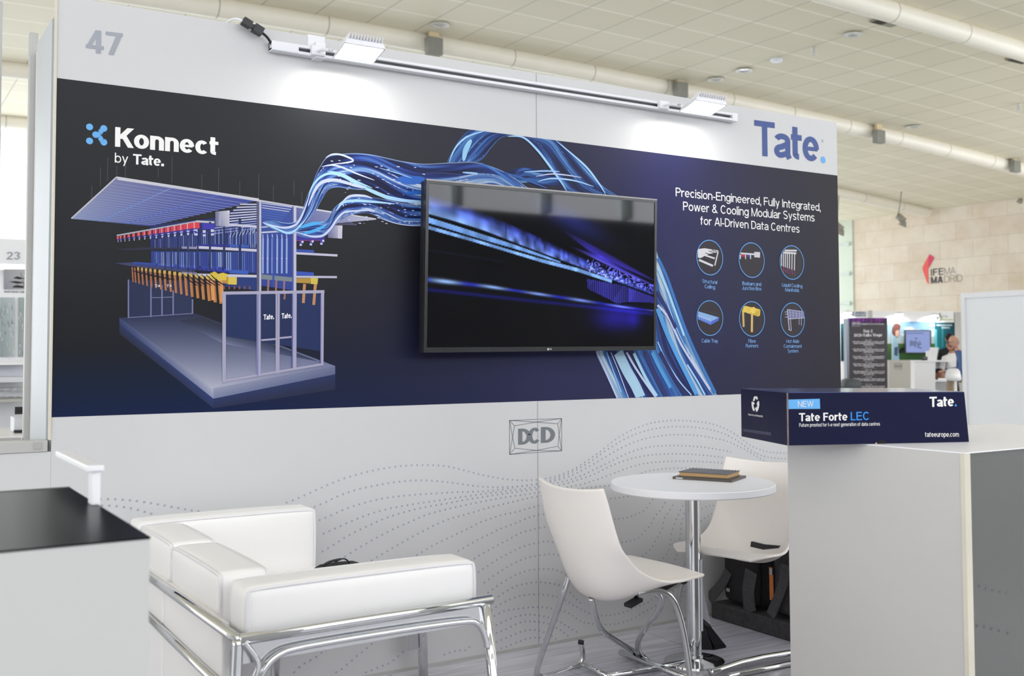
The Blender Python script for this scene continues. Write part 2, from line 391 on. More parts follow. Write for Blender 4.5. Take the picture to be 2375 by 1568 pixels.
for i in range(len(xs)-1):
    a, b = xs[i], min(xs[i+1], 33)
    cm.poly([(a, -20, arch(a)), (a, 25.5, arch(a)), (b, 25.5, arch(b)), (b, -20, arch(b))])
    cm.poly([(a, -20, arch(a)+.25), (b, -20, arch(b)+.25), (b, 25.5, arch(b)+.25), (a, 25.5, arch(a)+.25)])
tag(cm.build('ceiling', CEIL, recalc=False), kind='structure', label='cream tiled vaulted ceiling of the hall')
# stone end wall with the venue sign
STONE = mat('travertine_blocks', K(222, 211, 194, 1.2), .75, spec=.2)
def stone_nodes(m):
    nt = m.node_tree; b = nt.nodes['Principled BSDF']
    tc = nt.nodes.new('ShaderNodeTexCoord'); mp = nt.nodes.new('ShaderNodeMapping'); mp.inputs['Rotation'].default_value = (PI/2, 0, PI/2)
    sp = nt.nodes.new('ShaderNodeSeparateXYZ'); cb = nt.nodes.new('ShaderNodeCombineXYZ')
    nt.links.new(tc.outputs['Object'], sp.inputs[0]); nt.links.new(sp.outputs[1], cb.inputs[0]); nt.links.new(sp.outputs[2], cb.inputs[1])
    br = nt.nodes.new('ShaderNodeTexBrick'); br.inputs['Scale'].default_value = 1; br.inputs['Brick Width'].default_value = 1.25; br.inputs['Row Height'].default_value = .62
    br.inputs['Mortar Size'].default_value = .01; br.inputs['Color1'].default_value = K(224, 216, 203, 1.1); br.inputs['Color2'].default_value = K(217, 207, 192, 1.1); br.inputs['Mortar'].default_value = K(206, 197, 183, 1.05)
    nt.links.new(cb.outputs[0], br.inputs['Vector'])
    n = nt.nodes.new('ShaderNodeTexNoise'); n.inputs['Scale'].default_value = 1.1; n.inputs['Detail'].default_value = 8; n.inputs['Roughness'].default_value = .65
    nt.links.new(cb.outputs[0], n.inputs['Vector'])
    mx = nt.nodes.new('ShaderNodeMix'); mx.data_type = 'RGBA'; mx.blend_type = 'MULTIPLY'; mx.inputs['Factor'].default_value = 1
    cr = nt.nodes.new('ShaderNodeValToRGB'); cr.color_ramp.elements[0].position = .35; cr.color_ramp.elements[0].color = (.90, .85, .79, 1); cr.color_ramp.elements[1].position = .62; cr.color_ramp.elements[1].color = (1, 1, 1, 1)
    nt.links.new(n.outputs['Fac'], cr.inputs['Fac']); nt.links.new(br.outputs['Color'], mx.inputs['A']); nt.links.new(cr.outputs['Color'], mx.inputs['B']); nt.links.new(mx.outputs['Result'], b.inputs['Base Color'])
stone_nodes(STONE)
sw = MB(); sw.box(SX, SX+.4, -20, 22.4, 0, 6.1)
tag(sw.build('wall_end', STONE), kind='structure', label='pale travertine block end wall of the hall')
# glazed facades (daylight), then unseen glowing panes added for fill light
SKYG = mat('daylit_glass', (.9, .95, .97, 1), .2, emis=(.96, .97, 1.04, 1), es=FACADE_L, noise=(.3, .02))
SKYN = mat('shaded_side_glass', (.9, .95, .97, 1), .2, emis=(.96, .97, 1.04, 1), es=1.9, noise=(.3, .02))
STEEL = mat('pale_green_steel', K(196, 208, 202, 1.1), .5, noise=(4, .04))
BACKD = mat('grey_hall_panelling', S(92, 92, 92), .8, noise=(.7, .25))
def facade(name, y, x0, x1, z0, z1, step, label, n, band=True):
    w = empty(name, (0, y, 0), label, None); del_label = label
    w['kind'] = 'structure'
    g = MB(); g.poly([(x0, y, z0), (x1, y, z0), (x1, y, z1), (x0, y, z1)]); g.build('glass', SKYG if y < 0 else SKYN, w)
    f = MB(); x = x0; sgn = -1 if y > 0 else 1
    while x <= x1+.01:
        f.box(x-.07, x+.07, min(y+sgn*.05, y+sgn*.35), max(y+sgn*.05, y+sgn*.35), z0, z1+.2); x += step
    f.build('mullions', STEEL, w)
    c = MB(); z = z0+.7
    while z < z1:
        c.box(x0, x1, min(y+sgn*.1, y+sgn*.13), max(y+sgn*.1, y+sgn*.13), z-.012, z+.012); z += 1.05
    c.build('cables', mat('steel_cable', S(150, 155, 155), .4, .6), w)
    return w
facade('window_1', 25.2, -30, SX, 0, 6.6, 3.6, 'bright glazed facade behind the stands with green glass fins', 1)
facade('window_2', -17, -30, 30, 4.5, 6.9, 2.4, 'high glazed band behind the photographer', 2)
sg_ = MB(); sg_.poly([(-16, -17, .2), (-16, 25, .2), (-16, 25, 6.1), (-16, -17, 6.1)]); w4 = tag(sg_.build('window_4', mat('side_fill_glow', (.9, .95, .97, 1), .2, emis=(.98, .97, 1.04, 1), es=2.3, noise=(.3, .02))), kind='structure', label='unseen glowing pane added along the left side of the hall as fill light')  # glowing side pane out of view, added to fill the hall with light
se_ = MB(); se_.poly([(SX-.05, -16, .2), (SX-.05, 9, .2), (SX-.05, 9, 5.9), (SX-.05, -16, 5.9)]); tag(se_.build('window_8', MATS['daylit_glass'], recalc=False), kind='structure', label='unseen glowing pane added on the end wall to light the ceiling')  # added glowing pane out of view, brightens the right part of the ceiling
fm_ = MB()
for i in range(12): fm_.box(-15.95, -15.7, -17+3.6*i-.06, -17+3.6*i+.06, 0, 6.3)
fm_.build('mullions', STEEL, w4)  # bars in front of the added left pane
for i_, (y0_, y1_) in enumerate(((-7.2, -5.4), (-11.2, -9.4), (-15.2, -13.4))):  # unseen skylight strips, added to light level surfaces from above
    k_ = MB(); xq = -15.5
    while xq < 28: k_.poly([(xq, y0_, arch(xq)-.03), (xq, y1_, arch(xq)-.03), (xq+1.2, y1_, arch(xq+1.2)-.03), (xq+1.2, y0_, arch(xq+1.2)-.03)]); xq += 1.2
    tag(k_.build('window_%d' % (5+i_), mat('added_skylight_glow', (.9, .95, .97, 1), .3, emis=(.98, .97, 1.05, 1), es=1.5, noise=(.3, .02))), kind='structure', label='unseen glowing strip added in the ceiling as light from above')
bw = MB(); bw.box(-30, 30, -17.3, -17, 0, 4.5); tag(bw.build('wall_back', BACKD), kind='structure', label='dark lower wall opposite the stand')
gs = MB(); gs.box(SX-.05, SX+.02, 22.4, 25.2, 0, 6.2)
GRG = mat('greenish_glass', K(196, 206, 192, 1.15), .25, spec=.5, noise=(.6, .04))
gw = tag(gs.build('window_3', GRG), kind='structure', label='green glass return beside the stone wall')
gl = MB()
for z in (1.9, 3.0, 4.1, 5.2): gl.box(SX-.09, SX-.06, 22.4, 25.2, z-.02, z+.02); gl.box(SX-.13, SX-.05, 22.5, 22.75, z-.06, z+.06); gl.box(SX-.13, SX-.05, 24.6, 24.85, z-.06, z+.06)
gl.build('glass_clamps', STEEL, gw)
# spider fixings in the left glazing
# ducts running along the vault
DUCT = mat('white_painted_duct', K(210, 206, 194, 1.4), .4, spec=.4, noise=(2, .02))
def duct(y, x0, x1, r, label):
    m = MB(); P = []
    x = x0
    while x < x1: P.append((x, y, arch(x)-r*.62)); x += 1.2
    P.append((x1, y, arch(x1)-r*.62))
    m.tube(P, r, 20, smooth=0)
    o = autosmooth(m.build('ceiling_duct', DUCT), 60)
    x = x0+.9
    while x < x1:
        if x > -6:
            j = MB(); j.tube([(x-.012, y, arch(x)-r*.62), (x+.012, y, arch(x)-r*.62)], r*1.012, 20, smooth=0); j.build('joint_band', mat('duct_joint', K(188, 184, 170, 1.1), .5), o)
        x += 1.9
    return tag(o, label, 'duct', 'round ducts along the ceiling')
RD = .18
duct(7.4, -25, SX-.1, RD, 'round cream duct nearest the viewer, crossing the top right corner')
duct(13.2, -25, SX-.1, RD, 'round cream duct just above the stand wall, with grey speakers on it')
duct(19.0, -25, SX-.3, RD, 'round duct whose rounded end meets the stone wall')
duct(24.3, -25, SX-.5, RD, 'round duct farthest back, along the top of the bright glass facade')
# grey speakers on the second duct
SPK = mat('grey_speaker_grille', S(140, 140, 132), .8, noise=(60, .15)); TAN = mat('tan_bracket', K(214, 196, 160, 1.15), .6, noise=(8, .03))
for i, (px, py, lab) in enumerate(((1006, 106, 'grey box speaker hanging above the left half of the stand'), (1578, 207, 'grey box speaker just above the right floodlight'),
                      (2038, 316, 'grey box speaker right of the stand wall'), (2354, 385, 'grey box speaker at the right edge of the picture'))):
    c = onY(px, py, 12.93); e = empty('ceiling_speaker', (c[0], 12.93, c[2]), lab, 'speaker', 'grey speakers on the ceiling duct')
    b = MB(); b.box(c[0]-.15, c[0]+.15, 12.85, 13.0, c[2]-.17, c[2]+.14, .008); b.build('housing', SPK, e)
    b = MB(); b.box(c[0]-.09, c[0]+.10, 12.9, 12.98, c[2]+.13, c[2]+.40); b.build('bracket', TAN, e)
# fittings set in the ceiling
RINGM = mat('downlight_ring', K(196, 196, 190, 1.2), .35, noise=(4, .02)); REFL = mat('downlight_reflector', (.85, .87, .9, 1), .15, .9)
def ceil_pt(px, py):
    d = ray(px, py); t = 5.
    for _ in range(60):
        p = CAM+d*t; t += (arch(p[0])-p[2])/d[2]*.9
    p = CAM+d*t; return (float(p[0]), float(p[1]), arch(float(p[0])))
for px, py, lab in ((1978, 77, 'round downlight nearest the duct crossing the top right corner'), (1725, 161, 'round downlight above the right floodlight, left of the smoke detector'),
                    (1660, 182, 'unlit shallow ring downlight close above the second duct'), (2118, 292, 'unlit ring downlight right of the stand, close above the duct'), (1020, 55, 'ring downlight left, above the first grey speaker')):
    x, y, z = ceil_pt(px, py); e = empty('ceiling_downlight', (x, y, z), lab, 'downlight', 'round downlights set in the ceiling tiles')
    m = MB(); m.lathe([(.11, z-.0), (.17, z-.02), (.17, z-.035), (.12, z-.03), (.11, z-.01)], x, y, 24); autosmooth(m.build('ring', RINGM, e))
    m = MB(); m.lathe([(.115, z-.012), (.06, z-.006), (0, z-.004)], x, y, 20); m.build('reflector', REFL if py in (77, 161) else RINGM, e)
for px, py, lab in ((1887, 110, 'small ceiling sprinkler between two downlights'), (2362, 240, 'small ceiling sprinkler at the right edge')):
    x, y, z = ceil_pt(px, py); m = MB(); m.lathe([(0, z-.16), (.05, z-.15), (.06, z-.1), (.03, z-.08), (.05, z-.02), (.05, z)], x, y, 12)
    tag(m.build('ceiling_sprinkler', RINGM), lab, 'sprinkler', 'sprinklers in the ceiling')
x, y, z = ceil_pt(1801, 137); m = MB(); m.lathe([(0, z-.06), (.10, z-.055), (.12, z-.03), (.12, z)], x, y, 20); tag(m.build('smoke_detector', mat('detector_white', K(215, 220, 226, 1.25), .4)), 'flat white smoke detector disc on the ceiling tiles', 'smoke detector')
for px, py, lab, bw_ in ((2063, 47, 'dark edged ceiling hatch beside the duct', .5), (2366, 137, 'open dark ceiling hatch at the right edge', .35)):
    x, y, z = ceil_pt(px, py); m = MB(); m.box(x-.28, x+.28, y-bw_*.4, y+bw_*.4, z-.03, z+.02)
    o = tag(m.build('ceiling_hatch', mat('hatch_frame', S(150, 148, 130), .6)), lab, 'hatch', 'hatches in the ceiling')
    m = MB(); m.box(x-.26, x+(.0 if bw_ > .4 else .26), y-bw_*.36, y+bw_*.36, z-.034, z-.029); m.build('opening', mat('hatch_dark', S(52, 48, 36), .8), o)
# two spotlights hanging by the end wall
SPOT = mat('grey_spotlight', S(150, 146, 132), .5, noise=(8, .05))
for px, py, lab in ((2092, 508, 'grey spotlight hanging left of the duct end by the stone wall'), (1948, 528, 'grey spotlight half hidden behind the edge of the stand wall'), (2374, 470, 'grey spotlight at the right edge above the stone wall')):
    c = atD(px, py, 33.5); e = empty('hanging_spotlight', c, lab, 'spotlight', 'spotlights hanging near the stone wall')
    m = MB(); m.tube([(c[0]-.1, c[1]+.1, c[2]+.12), (c[0]+.05, c[1]-.05, c[2]-.08)], .11, 12, smooth=0); m.tube([(c[0]+.05, c[1]-.05, c[2]-.06), (c[0]+.02, c[1]+.02, c[2]-.22)], [.07, .14], 12, smooth=0); m.build('lamp_head', SPOT, e, True)
    m = MB(); m.tube([(c[0]-.1, c[1]+.1, c[2]+.1), (c[0]-.05, c[1]+.05, c[2]+.3), (c[0], c[1], arch(c[0])+.0)], .02, 6); m.build('hanger', SPOT, e)
# venue sign on the stone wall
sg = empty('venue_sign', onX(2137, 640, SX-.01), 'red chevron and black venue lettering on the stone wall', 'sign')
def sx_(px, py, e=.012): return onX(px, py, SX-e)
m = MB(); m.poly([sx_(*p) for p in ((2155, 590), (2153.5, 622), (2152, 627), (2154, 660), (2150, 655), (2139.5, 625), (2140, 619))]); m.build('chevron_light', mat('coral_red', S(236, 92, 88), .6, noise=(3, .02)), sg)
m = MB(); m.poly([sx_(*p) for p in ((2155.5, 589.5), (2167.5, 597.5), (2154, 622))]); m.build('chevron_dark', mat('crimson', S(214, 60, 100), .6, noise=(3, .02)), sg)
UPZ = (0, 0, 1)
m = MB(); letter(m, 'IFE', sx_(2159, 640), sx_(2188, 637.3), UPZ, .235, .15, .16); letter(m, 'MA', sx_(2159, 658), sx_(2187, 656), UPZ, .235, .2, .1); m.build('bold_lettering', mat('sign_black', S(48, 46, 56), .6), sg)
m = MB(); letter(m, 'MA', sx_(2190, 637.2), sx_(2216, 635), UPZ, .235, .07, .12); letter(m, 'DRID', sx_(2190, 655.6), sx_(2232, 652.5), UPZ, .235, .07, .14); m.build('thin_lettering', mat('sign_grey', S(128, 118, 116), .6), sg)

# ------------------------------------------------------------------ the stand wall
WX, WH, BZ0, BZ1 = 3.9, 2.5, 1.057, 2.212
wall = empty('stand_wall', (0, 0, 0), 'white stand wall numbered 47 with the wide dark printed banner', 'display wall')
for x0, x1 in ((0, 1.9605), (1.962, WX)):
    m = MB(); m.box(x0, x1, 0, .05, 0, WH); m.build('wall_panel', WALLW, wall)
m = MB(); m.box(-.009, -.001, -.004, .010, .982, WH+.02); m.build('edge_post', BEIGE, wall)
m = MB(); m.box(-.010, -.001, .052, .40, .9, 2.43); m.build('side_return', mat('blue_grey_board', K(190, 196, 200, .95), .4, noise=(1, .02)), wall)
m = MB(); m.box(.0, WX, .051, .5, 0, WH-.08); m.build('rear_core', WHITE, wall)
m = MB(); m.box(0, WX, -.004, .0, 0.0, .012); m.build('bottom_trim', ALU, wall)
def lay(k): return -(.0005+.0002*k)
def wp(px, py, k=1):
    p = onY(px, py, 0); return (p[0], lay(k), p[2])
def cz(p): return (min(max(p[0], 0), WX), p[1], min(max(p[2], BZ0), BZ1))
def bil(gx, gy, G, X, Y):
    i = max(0, min(len(gx)-2, int(np.searchsorted(gx, X)-1))); j = max(0, min(len(gy)-2, int(np.searchsorted(gy, Y)-1)))
    u = (X-gx[i])/(gx[i+1]-gx[i]); v = (Y-gy[j])/(gy[j+1]-gy[j]); u = min(max(u, 0), 1); v = min(max(v, 0), 1)
    a = [G[j][i][k]*(1-u)+G[j][i+1][k]*u for k in range(3)]; b = [G[j+1][i][k]*(1-u)+G[j+1][i+1][k]*u for k in range(3)]
    return [a[k]*(1-v)+b[k]*v for k in range(3)]
# printed background colours of the banner (bottom row first)
BGX = [0, .7, 1.4, 2.0, 2.6, 3.2, 3.9]; BGZ = [BZ0, 1.3, 1.65, 1.95, BZ1]
BG = [[(15, 36, 66), (26, 36, 70), (36, 40, 66), (46, 47, 78), (46, 46, 78), (44, 44, 66), (42, 40, 48)],
      [(34, 34, 38), (32, 34, 42), (40, 42, 62), (46, 48, 80), (46, 48, 84), (44, 45, 72), (42, 38, 46)],
      [(40, 41, 43), (40, 41, 42), (40, 40, 44), (42, 44, 76), (46, 48, 88), (44, 45, 68), (38, 35, 42)],
      [(42, 43, 46), (42, 43, 45), (46, 47, 52), (44, 44, 62), (42, 42, 84), (44, 44, 66), (38, 35, 42)],
      [(44, 45, 48), (44, 45, 48), (48, 49, 56), (44, 44, 60), (42, 42, 80), (44, 44, 66), (38, 35, 40)]]
BK = 1.0
m = MB(); nx, nz = 60, 20
vs = {}
for i in range(nx+1):
    for j in range(nz+1): vs[i, j] = (WX*i/nx, lay(0), BZ0+(BZ1-BZ0)*j/nz)
for i in range(nx):
    for j in range(nz):
        q = [(i, j), (i+1, j), (i+1, j+1), (i, j+1)]
        f = m.poly([vs[k] for k in q])
        for l, k in zip(f.loops, q):
            c = bil(BGX, BGZ, BG, vs[k][0], vs[k][2]); l[m.cl] = tuple(max(.0015, v*1.02-.009) for v in K(*c, BK)[:3])+(1,)
m.build('printed_banner', PRINT, wall, recalc=False)
# faint hanging rods printed above the rack, and panel seam
m = MB()
for px, y0, y1 in ((233, 388, 432), (250, 365, 420), (291, 380, 412), (213, 430, 462), (271, 385, 408), (399, 362, 425), (367, 390, 412), (468, 405, 438), (507, 388, 448), (556, 420, 458), (600, 405, 465), (634, 430, 478), (682, 420, 455), (700, 445, 480)):
    a, b = wp(px, y0, 1), wp(px, y1, 1); w = .0012
    m.poly([(a[0]-w, a[1], b[2]), (a[0]+w, a[1], b[2]), (a[0]+w, a[1], a[2]), (a[0]-w, a[1], a[2])], K(70, 70, 74, 1.0))
m.build('printed_rods', PRINT, wall, recalc=False)
m = MB(); m.poly([(1.9605, lay(16), 0), (1.962, lay(16), 0), (1.962, lay(16), BZ0), (1.9605, lay(16), BZ0)]); m.poly([(1.9605, lay(16), BZ1), (1.962, lay(16), BZ1), (1.962, lay(16), WH), (1.9605, lay(16), WH)])
m.build('panel_seam', mat('seam_grey', K(168, 168, 170, 1.1), .6), wall, recalc=False)

# --- liquid streams printed on the banner
def z5(x, y): return (450+x/4.9, 420+y/4.9)
def z7(x, y): return (680+x/3.831, 280+y/3.831)
def z8(x, y): return (1200+x/4.318, 280+y/4.318)
def z9(x, y): return (1360+x/4.125, 560+y/4.125)
def z4(x, y): return (150+x/4.9, 380+y/4.9)
def z6(x, y): return (150+x/3.393, 650+y/3.393)
_rn = random.Random(3); _tab = [[_rn.random() for _ in range(64)] for _ in range(64)]
def vn(x, y):
    i, j = math.floor(x), math.floor(y); u, v = x-i, y-j; u = u*u*(3-2*u); v = v*v*(3-2*v)
    g = lambda a, b: _tab[a % 64][b % 64]
    return (g(i, j)*(1-u)+g(i+1, j)*u)*(1-v)+(g(i, j+1)*(1-u)+g(i+1, j+1)*u)*v
def mixl(a, b, t): t = min(max(t, 0), 1); return [a[k]*(1-t)+b[k]*t for k in range(3)]
def catmull(P, n):
    out = []
    for i in range(len(P)-1):
        p0, p1, p2, p3 = P[max(i-1, 0)], P[i], P[i+1], P[min(i+2, len(P)-1)]
        for k in range(n):
            t = k/n
            out.append(tuple(.5*((2*p1[d])+(-p0[d]+p2[d])*t+(2*p0[d]-5*p1[d]+4*p2[d]-p3[d])*t*t+(-p0[d]+3*p1[d]-3*p2[d]+p3[d])*t**3) for d in (0, 1)))
    out.append(P[-1]); return out
def ribbon(name, secs, pal, layer, seed, freq=16, bright=.5, edge=None, nt=64, ns=10, sf=1., tw=1.):
    A = catmull([s[0] for s in secs], ns); B = catmull([s[1] for s in secs], ns); N = len(A)
    m = MB(); V = {}; Cc = {}
    for i in range(N):
        for j in range(nt+1):
            t = j/nt; px = A[i][0]*(1-t)+B[i][0]*t; py = A[i][1]*(1-t)+B[i][1]*t
            V[i, j] = m.bm.verts.new(cz(wp(px, py, layer)))
            s_ = i/N; tt = t+.10*tw*math.sin(s_*9*sf+seed)+.06*tw*math.sin(s_*21*sf+seed*2)
            n1 = vn(tt*freq+seed*7, s_*7*sf+seed); n2 = vn(tt*freq*2.7+seed*3, s_*12*sf+5); n3 = vn(tt*freq*.35+seed, s_*5*sf)
            b = .42*n1+.23*n2+.42*n3
            k = (b-.33)*2.1*(bright+.5)
            if k < .33: c = mixl(pal[0], pal[1], k/.33)
            elif k < .68: c = mixl(pal[1], pal[2], (k-.33)/.35)
            else: c = mixl(pal[2], pal[3], (k-.68)/.4)
            if n2 > .86 and n3 > .45: c = pal[3]
            if edge and (t < .03 or t > .97): c = mixl(c, edge, .7)
            Cc[i, j] = c
    for i in range(N-1):
        for j in range(nt):
            q = [(i, j), (i+1, j), (i+1, j+1), (i, j+1)]
            try: f = m.bm.faces.new([V[k] for k in q])
            except ValueError: continue
            for l, k in zip(f.loops, q): l[m.cl] = K(*Cc[k], RK)
    return m
RK = .85
PALC = [(16, 22, 58), (38, 62, 140), (88, 132, 196), (214, 224, 240)]
PALD = [(20, 26, 60), (30, 54, 118), (52, 98, 168), (120, 170, 214)]
PALE_ = [(36, 40, 92), (46, 86, 160), (78, 134, 196), (196, 214, 230)]
secC = [(z7(1365, 372), z7(1640, 365)), (z7(1410, 275), z7(1690, 330)), (z7(1480, 165), z7(1760, 240)), (z7(1570, 85), z7(1830, 165)), (z7(1720, 60), z7(1900, 135)), (z8(-20, 100), z8(10, 150)), (z8(190, 150), z8(90, 200)), (z8(390, 190), z8(190, 290)), (z8(530, 325), z8(280, 400)), (z8(640, 420), z8(355, 520)), (z8(760, 550), z8(430, 620)), (z8(860, 660), z8(470, 690)), (z8(1000, 750), z8(510, 730))]
ribbon('c', secC, PALD, 2, 1.3, 14, .42, (90, 140, 200), sf=.5).build('liquid_arch', PRINT, wall, recalc=False)
secD = [(z8(-260, 560), z8(-200, 700)), (z8(-80, 500), z8(-40, 640)), (z8(50, 470), z8(100, 620)), (z8(200, 480), z8(250, 650)), (z8(400, 500), z8(440, 650)), (z8(560, 520), z8(610, 670)), (z8(700, 590), z8(760, 700)), (z8(820, 670), z8(880, 740))]
ribbon('d', secD, PALD, 1, 4.1, 6, .62).build('liquid_strand', PRINT, wall, recalc=False)
secB = [(z5(1120, 560), z5(1120, 600)), (z5(1250, 500), z5(1250, 640)), (z5(1400, 470), z5(1400, 648)), (z5(1490, 450), z5(1490, 625)), (z5(1540, 400), z5(1560, 560)), (z5(1580, 320), z5(1630, 475)), (z7(420, 725), z7(470, 855)), (z7(480, 682), z7(560, 828)), (z7(570, 664), z7(660, 822)), (z7(700, 680), z7(750, 855)), (z7(850, 708), z7(860, 895)), (z7(1000, 725), z7(1000, 932)), (z7(1190, 750), z7(1185, 932))]
ribbon('b', secB, PALC, 8, 2.2, 12, .5, (150, 180, 220)).build('liquid_lower_stream', PRINT, wall, recalc=False)
secA = [(z5(780, 465), z5(790, 490)), (z5(900, 450), z5(900, 555)), (z5(1000, 470), z5(1040, 602)), (z5(1100, 475), z5(1130, 595)), (z5(1180, 440), z5(1230, 520)), (z5(1240, 300), z5(1370, 350)), (z5(1290, 150), z5(1440, 230)), (z7(160, 590), z7(290, 640)), (z7(200, 480), z7(330, 605)), (z7(240, 400), z7(400, 592)), (z7(300, 322), z7(480, 605)), (z7(400, 298), z7(560, 613)), (z7(560, 290), z7(640, 618)), (z7(700, 303), z7(740, 660)), (z7(850, 335), z7(850, 710)), (z7(1000, 366), z7(1000, 745)), (z7(1170, 383), z7(1170, 755)), (z7(1400, 372), z7(1400, 755)), (z7(1600, 367), z7(1500, 750)), (z7(1750, 405), z7(1600, 700)), (z7(1900, 470), z7(1700, 650)), (z7(2100, 610), z7(1850, 660))]
ribbon('a', secA, PALC, 10, 3.7, 13, .47, (170, 195, 230)).build('liquid_upper_stream', PRINT, wall, recalc=False)
secE = [(z9(430, 250), z9(670, 90)), (z9(360, 420), z9(725, 280)), (z9(280, 560), z9(790, 455)), (z9(200, 700), z9(858, 650)), (z9(140, 850), z9(930, 835)), (z9(90, 1040), z9(1008, 1010)), (z9(130, 1160), z9(1080, 1165)), (z9(200, 1310), z9(1160, 1315)), (z9(290, 1510), z9(1262, 1490))]
ribbon('e', secE, PALE_, 3, 5.9, 34, .54, (150, 185, 220), nt=200, tw=.2, sf=.22).build('liquid_fall', PRINT, wall, recalc=False)
# bright light lines on the streams
_sk = [0]
def stroke(m, P, w, c, layer, n=8, taper=True):
    _sk[0] += 1; layer = layer+.05*(_sk[0] % 50)
    Q = [wp(x, y, layer) for x, y in catmull(P, n)]
    N_ = len(Q)
    for i in range(len(Q)-1):
        a, b = Vector(Q[i]), Vector(Q[i+1]); d = b-a
        if d.length < 1e-6: continue
        nrm = Vector((-d.z, 0, d.x)).normalized()
        k0 = w*(math.sin(PI*(i+.3)/(len(Q)))**.6); k1 = w*(math.sin(PI*min((i+1.3)/len(Q), .98))**.6)
        if not taper: k0 = k1 = w
        pts = [a-nrm*k0, b-nrm*k1, b+nrm*k1, a+nrm*k0]; pts = [cz(p) for p in pts]
        try: m.poly(pts, c)
        except ValueError: pass
m = MB(); WL = K(196, 206, 238, .95); BL = K(150, 190, 228, 1.2); CY = K(70, 150, 205, 1.2); DK = K(22, 26, 66, 1.)
for P, w, c in (([z7(250, 410), z7(340, 395), z7(430, 415), z7(560, 470), z7(720, 530)], .006, WL), ([z7(285, 330), z7(345, 300), z7(430, 305), z7(530, 350), z7(480, 372), z7(330, 390)], .006, WL),
                 ([z7(120, 740), z7(160, 600), z7(230, 510), z7(320, 470), z7(430, 490), z7(560, 560), z7(700, 620), z7(900, 690), z7(1165, 715)], .008, BL),
                ([z7(130, 760), z7(190, 620), z7(260, 545), z7(380, 530), z7(560, 580), z7(640, 600)], .011, WL), ([z7(640, 610), z7(800, 670), z7(950, 705), z7(1165, 730)], .012, BL),
                ([z7(300, 450), z7(420, 470), z7(560, 540), z7(700, 600)], .006, BL), ([z7(380, 800), z7(440, 730), z7(540, 712), z7(700, 720), z7(900, 740)], .009, BL), ([z7(430, 730), z7(500, 672), z7(620, 668), z7(700, 690)], .008, WL),
                ([z7(0, 985), z7(90, 1010), z7(170, 1030), z7(260, 1020), z7(330, 960), z7(400, 860), z7(470, 810), z7(620, 800), z7(720, 800)], .007, WL),
                ([z7(750, 860), z7(900, 910), z7(1040, 932), z7(1165, 933)], .003, WL), ([z5(770, 470), z5(900, 510), z5(1000, 530), z5(1100, 520), z5(1180, 470), z5(1250, 330), z5(1310, 150)], .007, WL),
                ([z5(800, 480), z5(950, 550), z5(1060, 590), z5(1150, 560), z5(1260, 440)], .007, BL), ([z5(1200, 530), z5(1330, 490), z5(1440, 475)], .012, CY), ([z5(1230, 600), z5(1380, 560), z5(1500, 500)], .010, CY),
                ([z7(920, 520), z7(1050, 530), z7(1165, 520)], .028, K(44, 92, 176, 1.1)), ([z7(1000, 640), z7(1165, 640)], .012, K(40, 96, 180, 1.1)),
                ([z7(1380, 372), z7(1440, 240), z7(1540, 145), z7(1690, 95)], .006, BL), ([z7(1510, 360), z7(1530, 260), z7(1580, 170)], .020, K(140, 190, 220, 1.1)), ([z7(1900, 140), z7(2040, 150), z8(200, 300), z8(330, 470), z8(430, 610), z8(490, 700)], .009, BL),
                ([z8(380, 200), z8(560, 350), z8(700, 480), z8(820, 640), z8(880, 740)], .008, BL), ([z8(180, 560), z8(330, 535), z8(480, 545), z8(640, 570)], .005, WL), ([z8(200, 610), z8(340, 580), z8(560, 600), z8(760, 660)], .006, BL),
                ([z8(60, 515), z8(250, 505), z8(420, 510)], .005, BL), ([z7(1660, 375), z7(1800, 450), z7(1950, 560), z7(2000, 600)], .010, K(60, 110, 180, 1.1)), ([z7(1850, 455), z7(2050, 520), z7(2250, 600)], .008, K(50, 90, 160, 1.1)),
                ([z7(1500, 460), z7(1640, 470)], .006, BL), ([z7(1100, 470), z7(1300, 465), z7(1500, 480)], .004, K(50, 60, 110)), ([z7(760, 420), z7(900, 460), z7(1050, 510)], .0025, BL)):
    stroke(m, P, w*.62, c, 12)
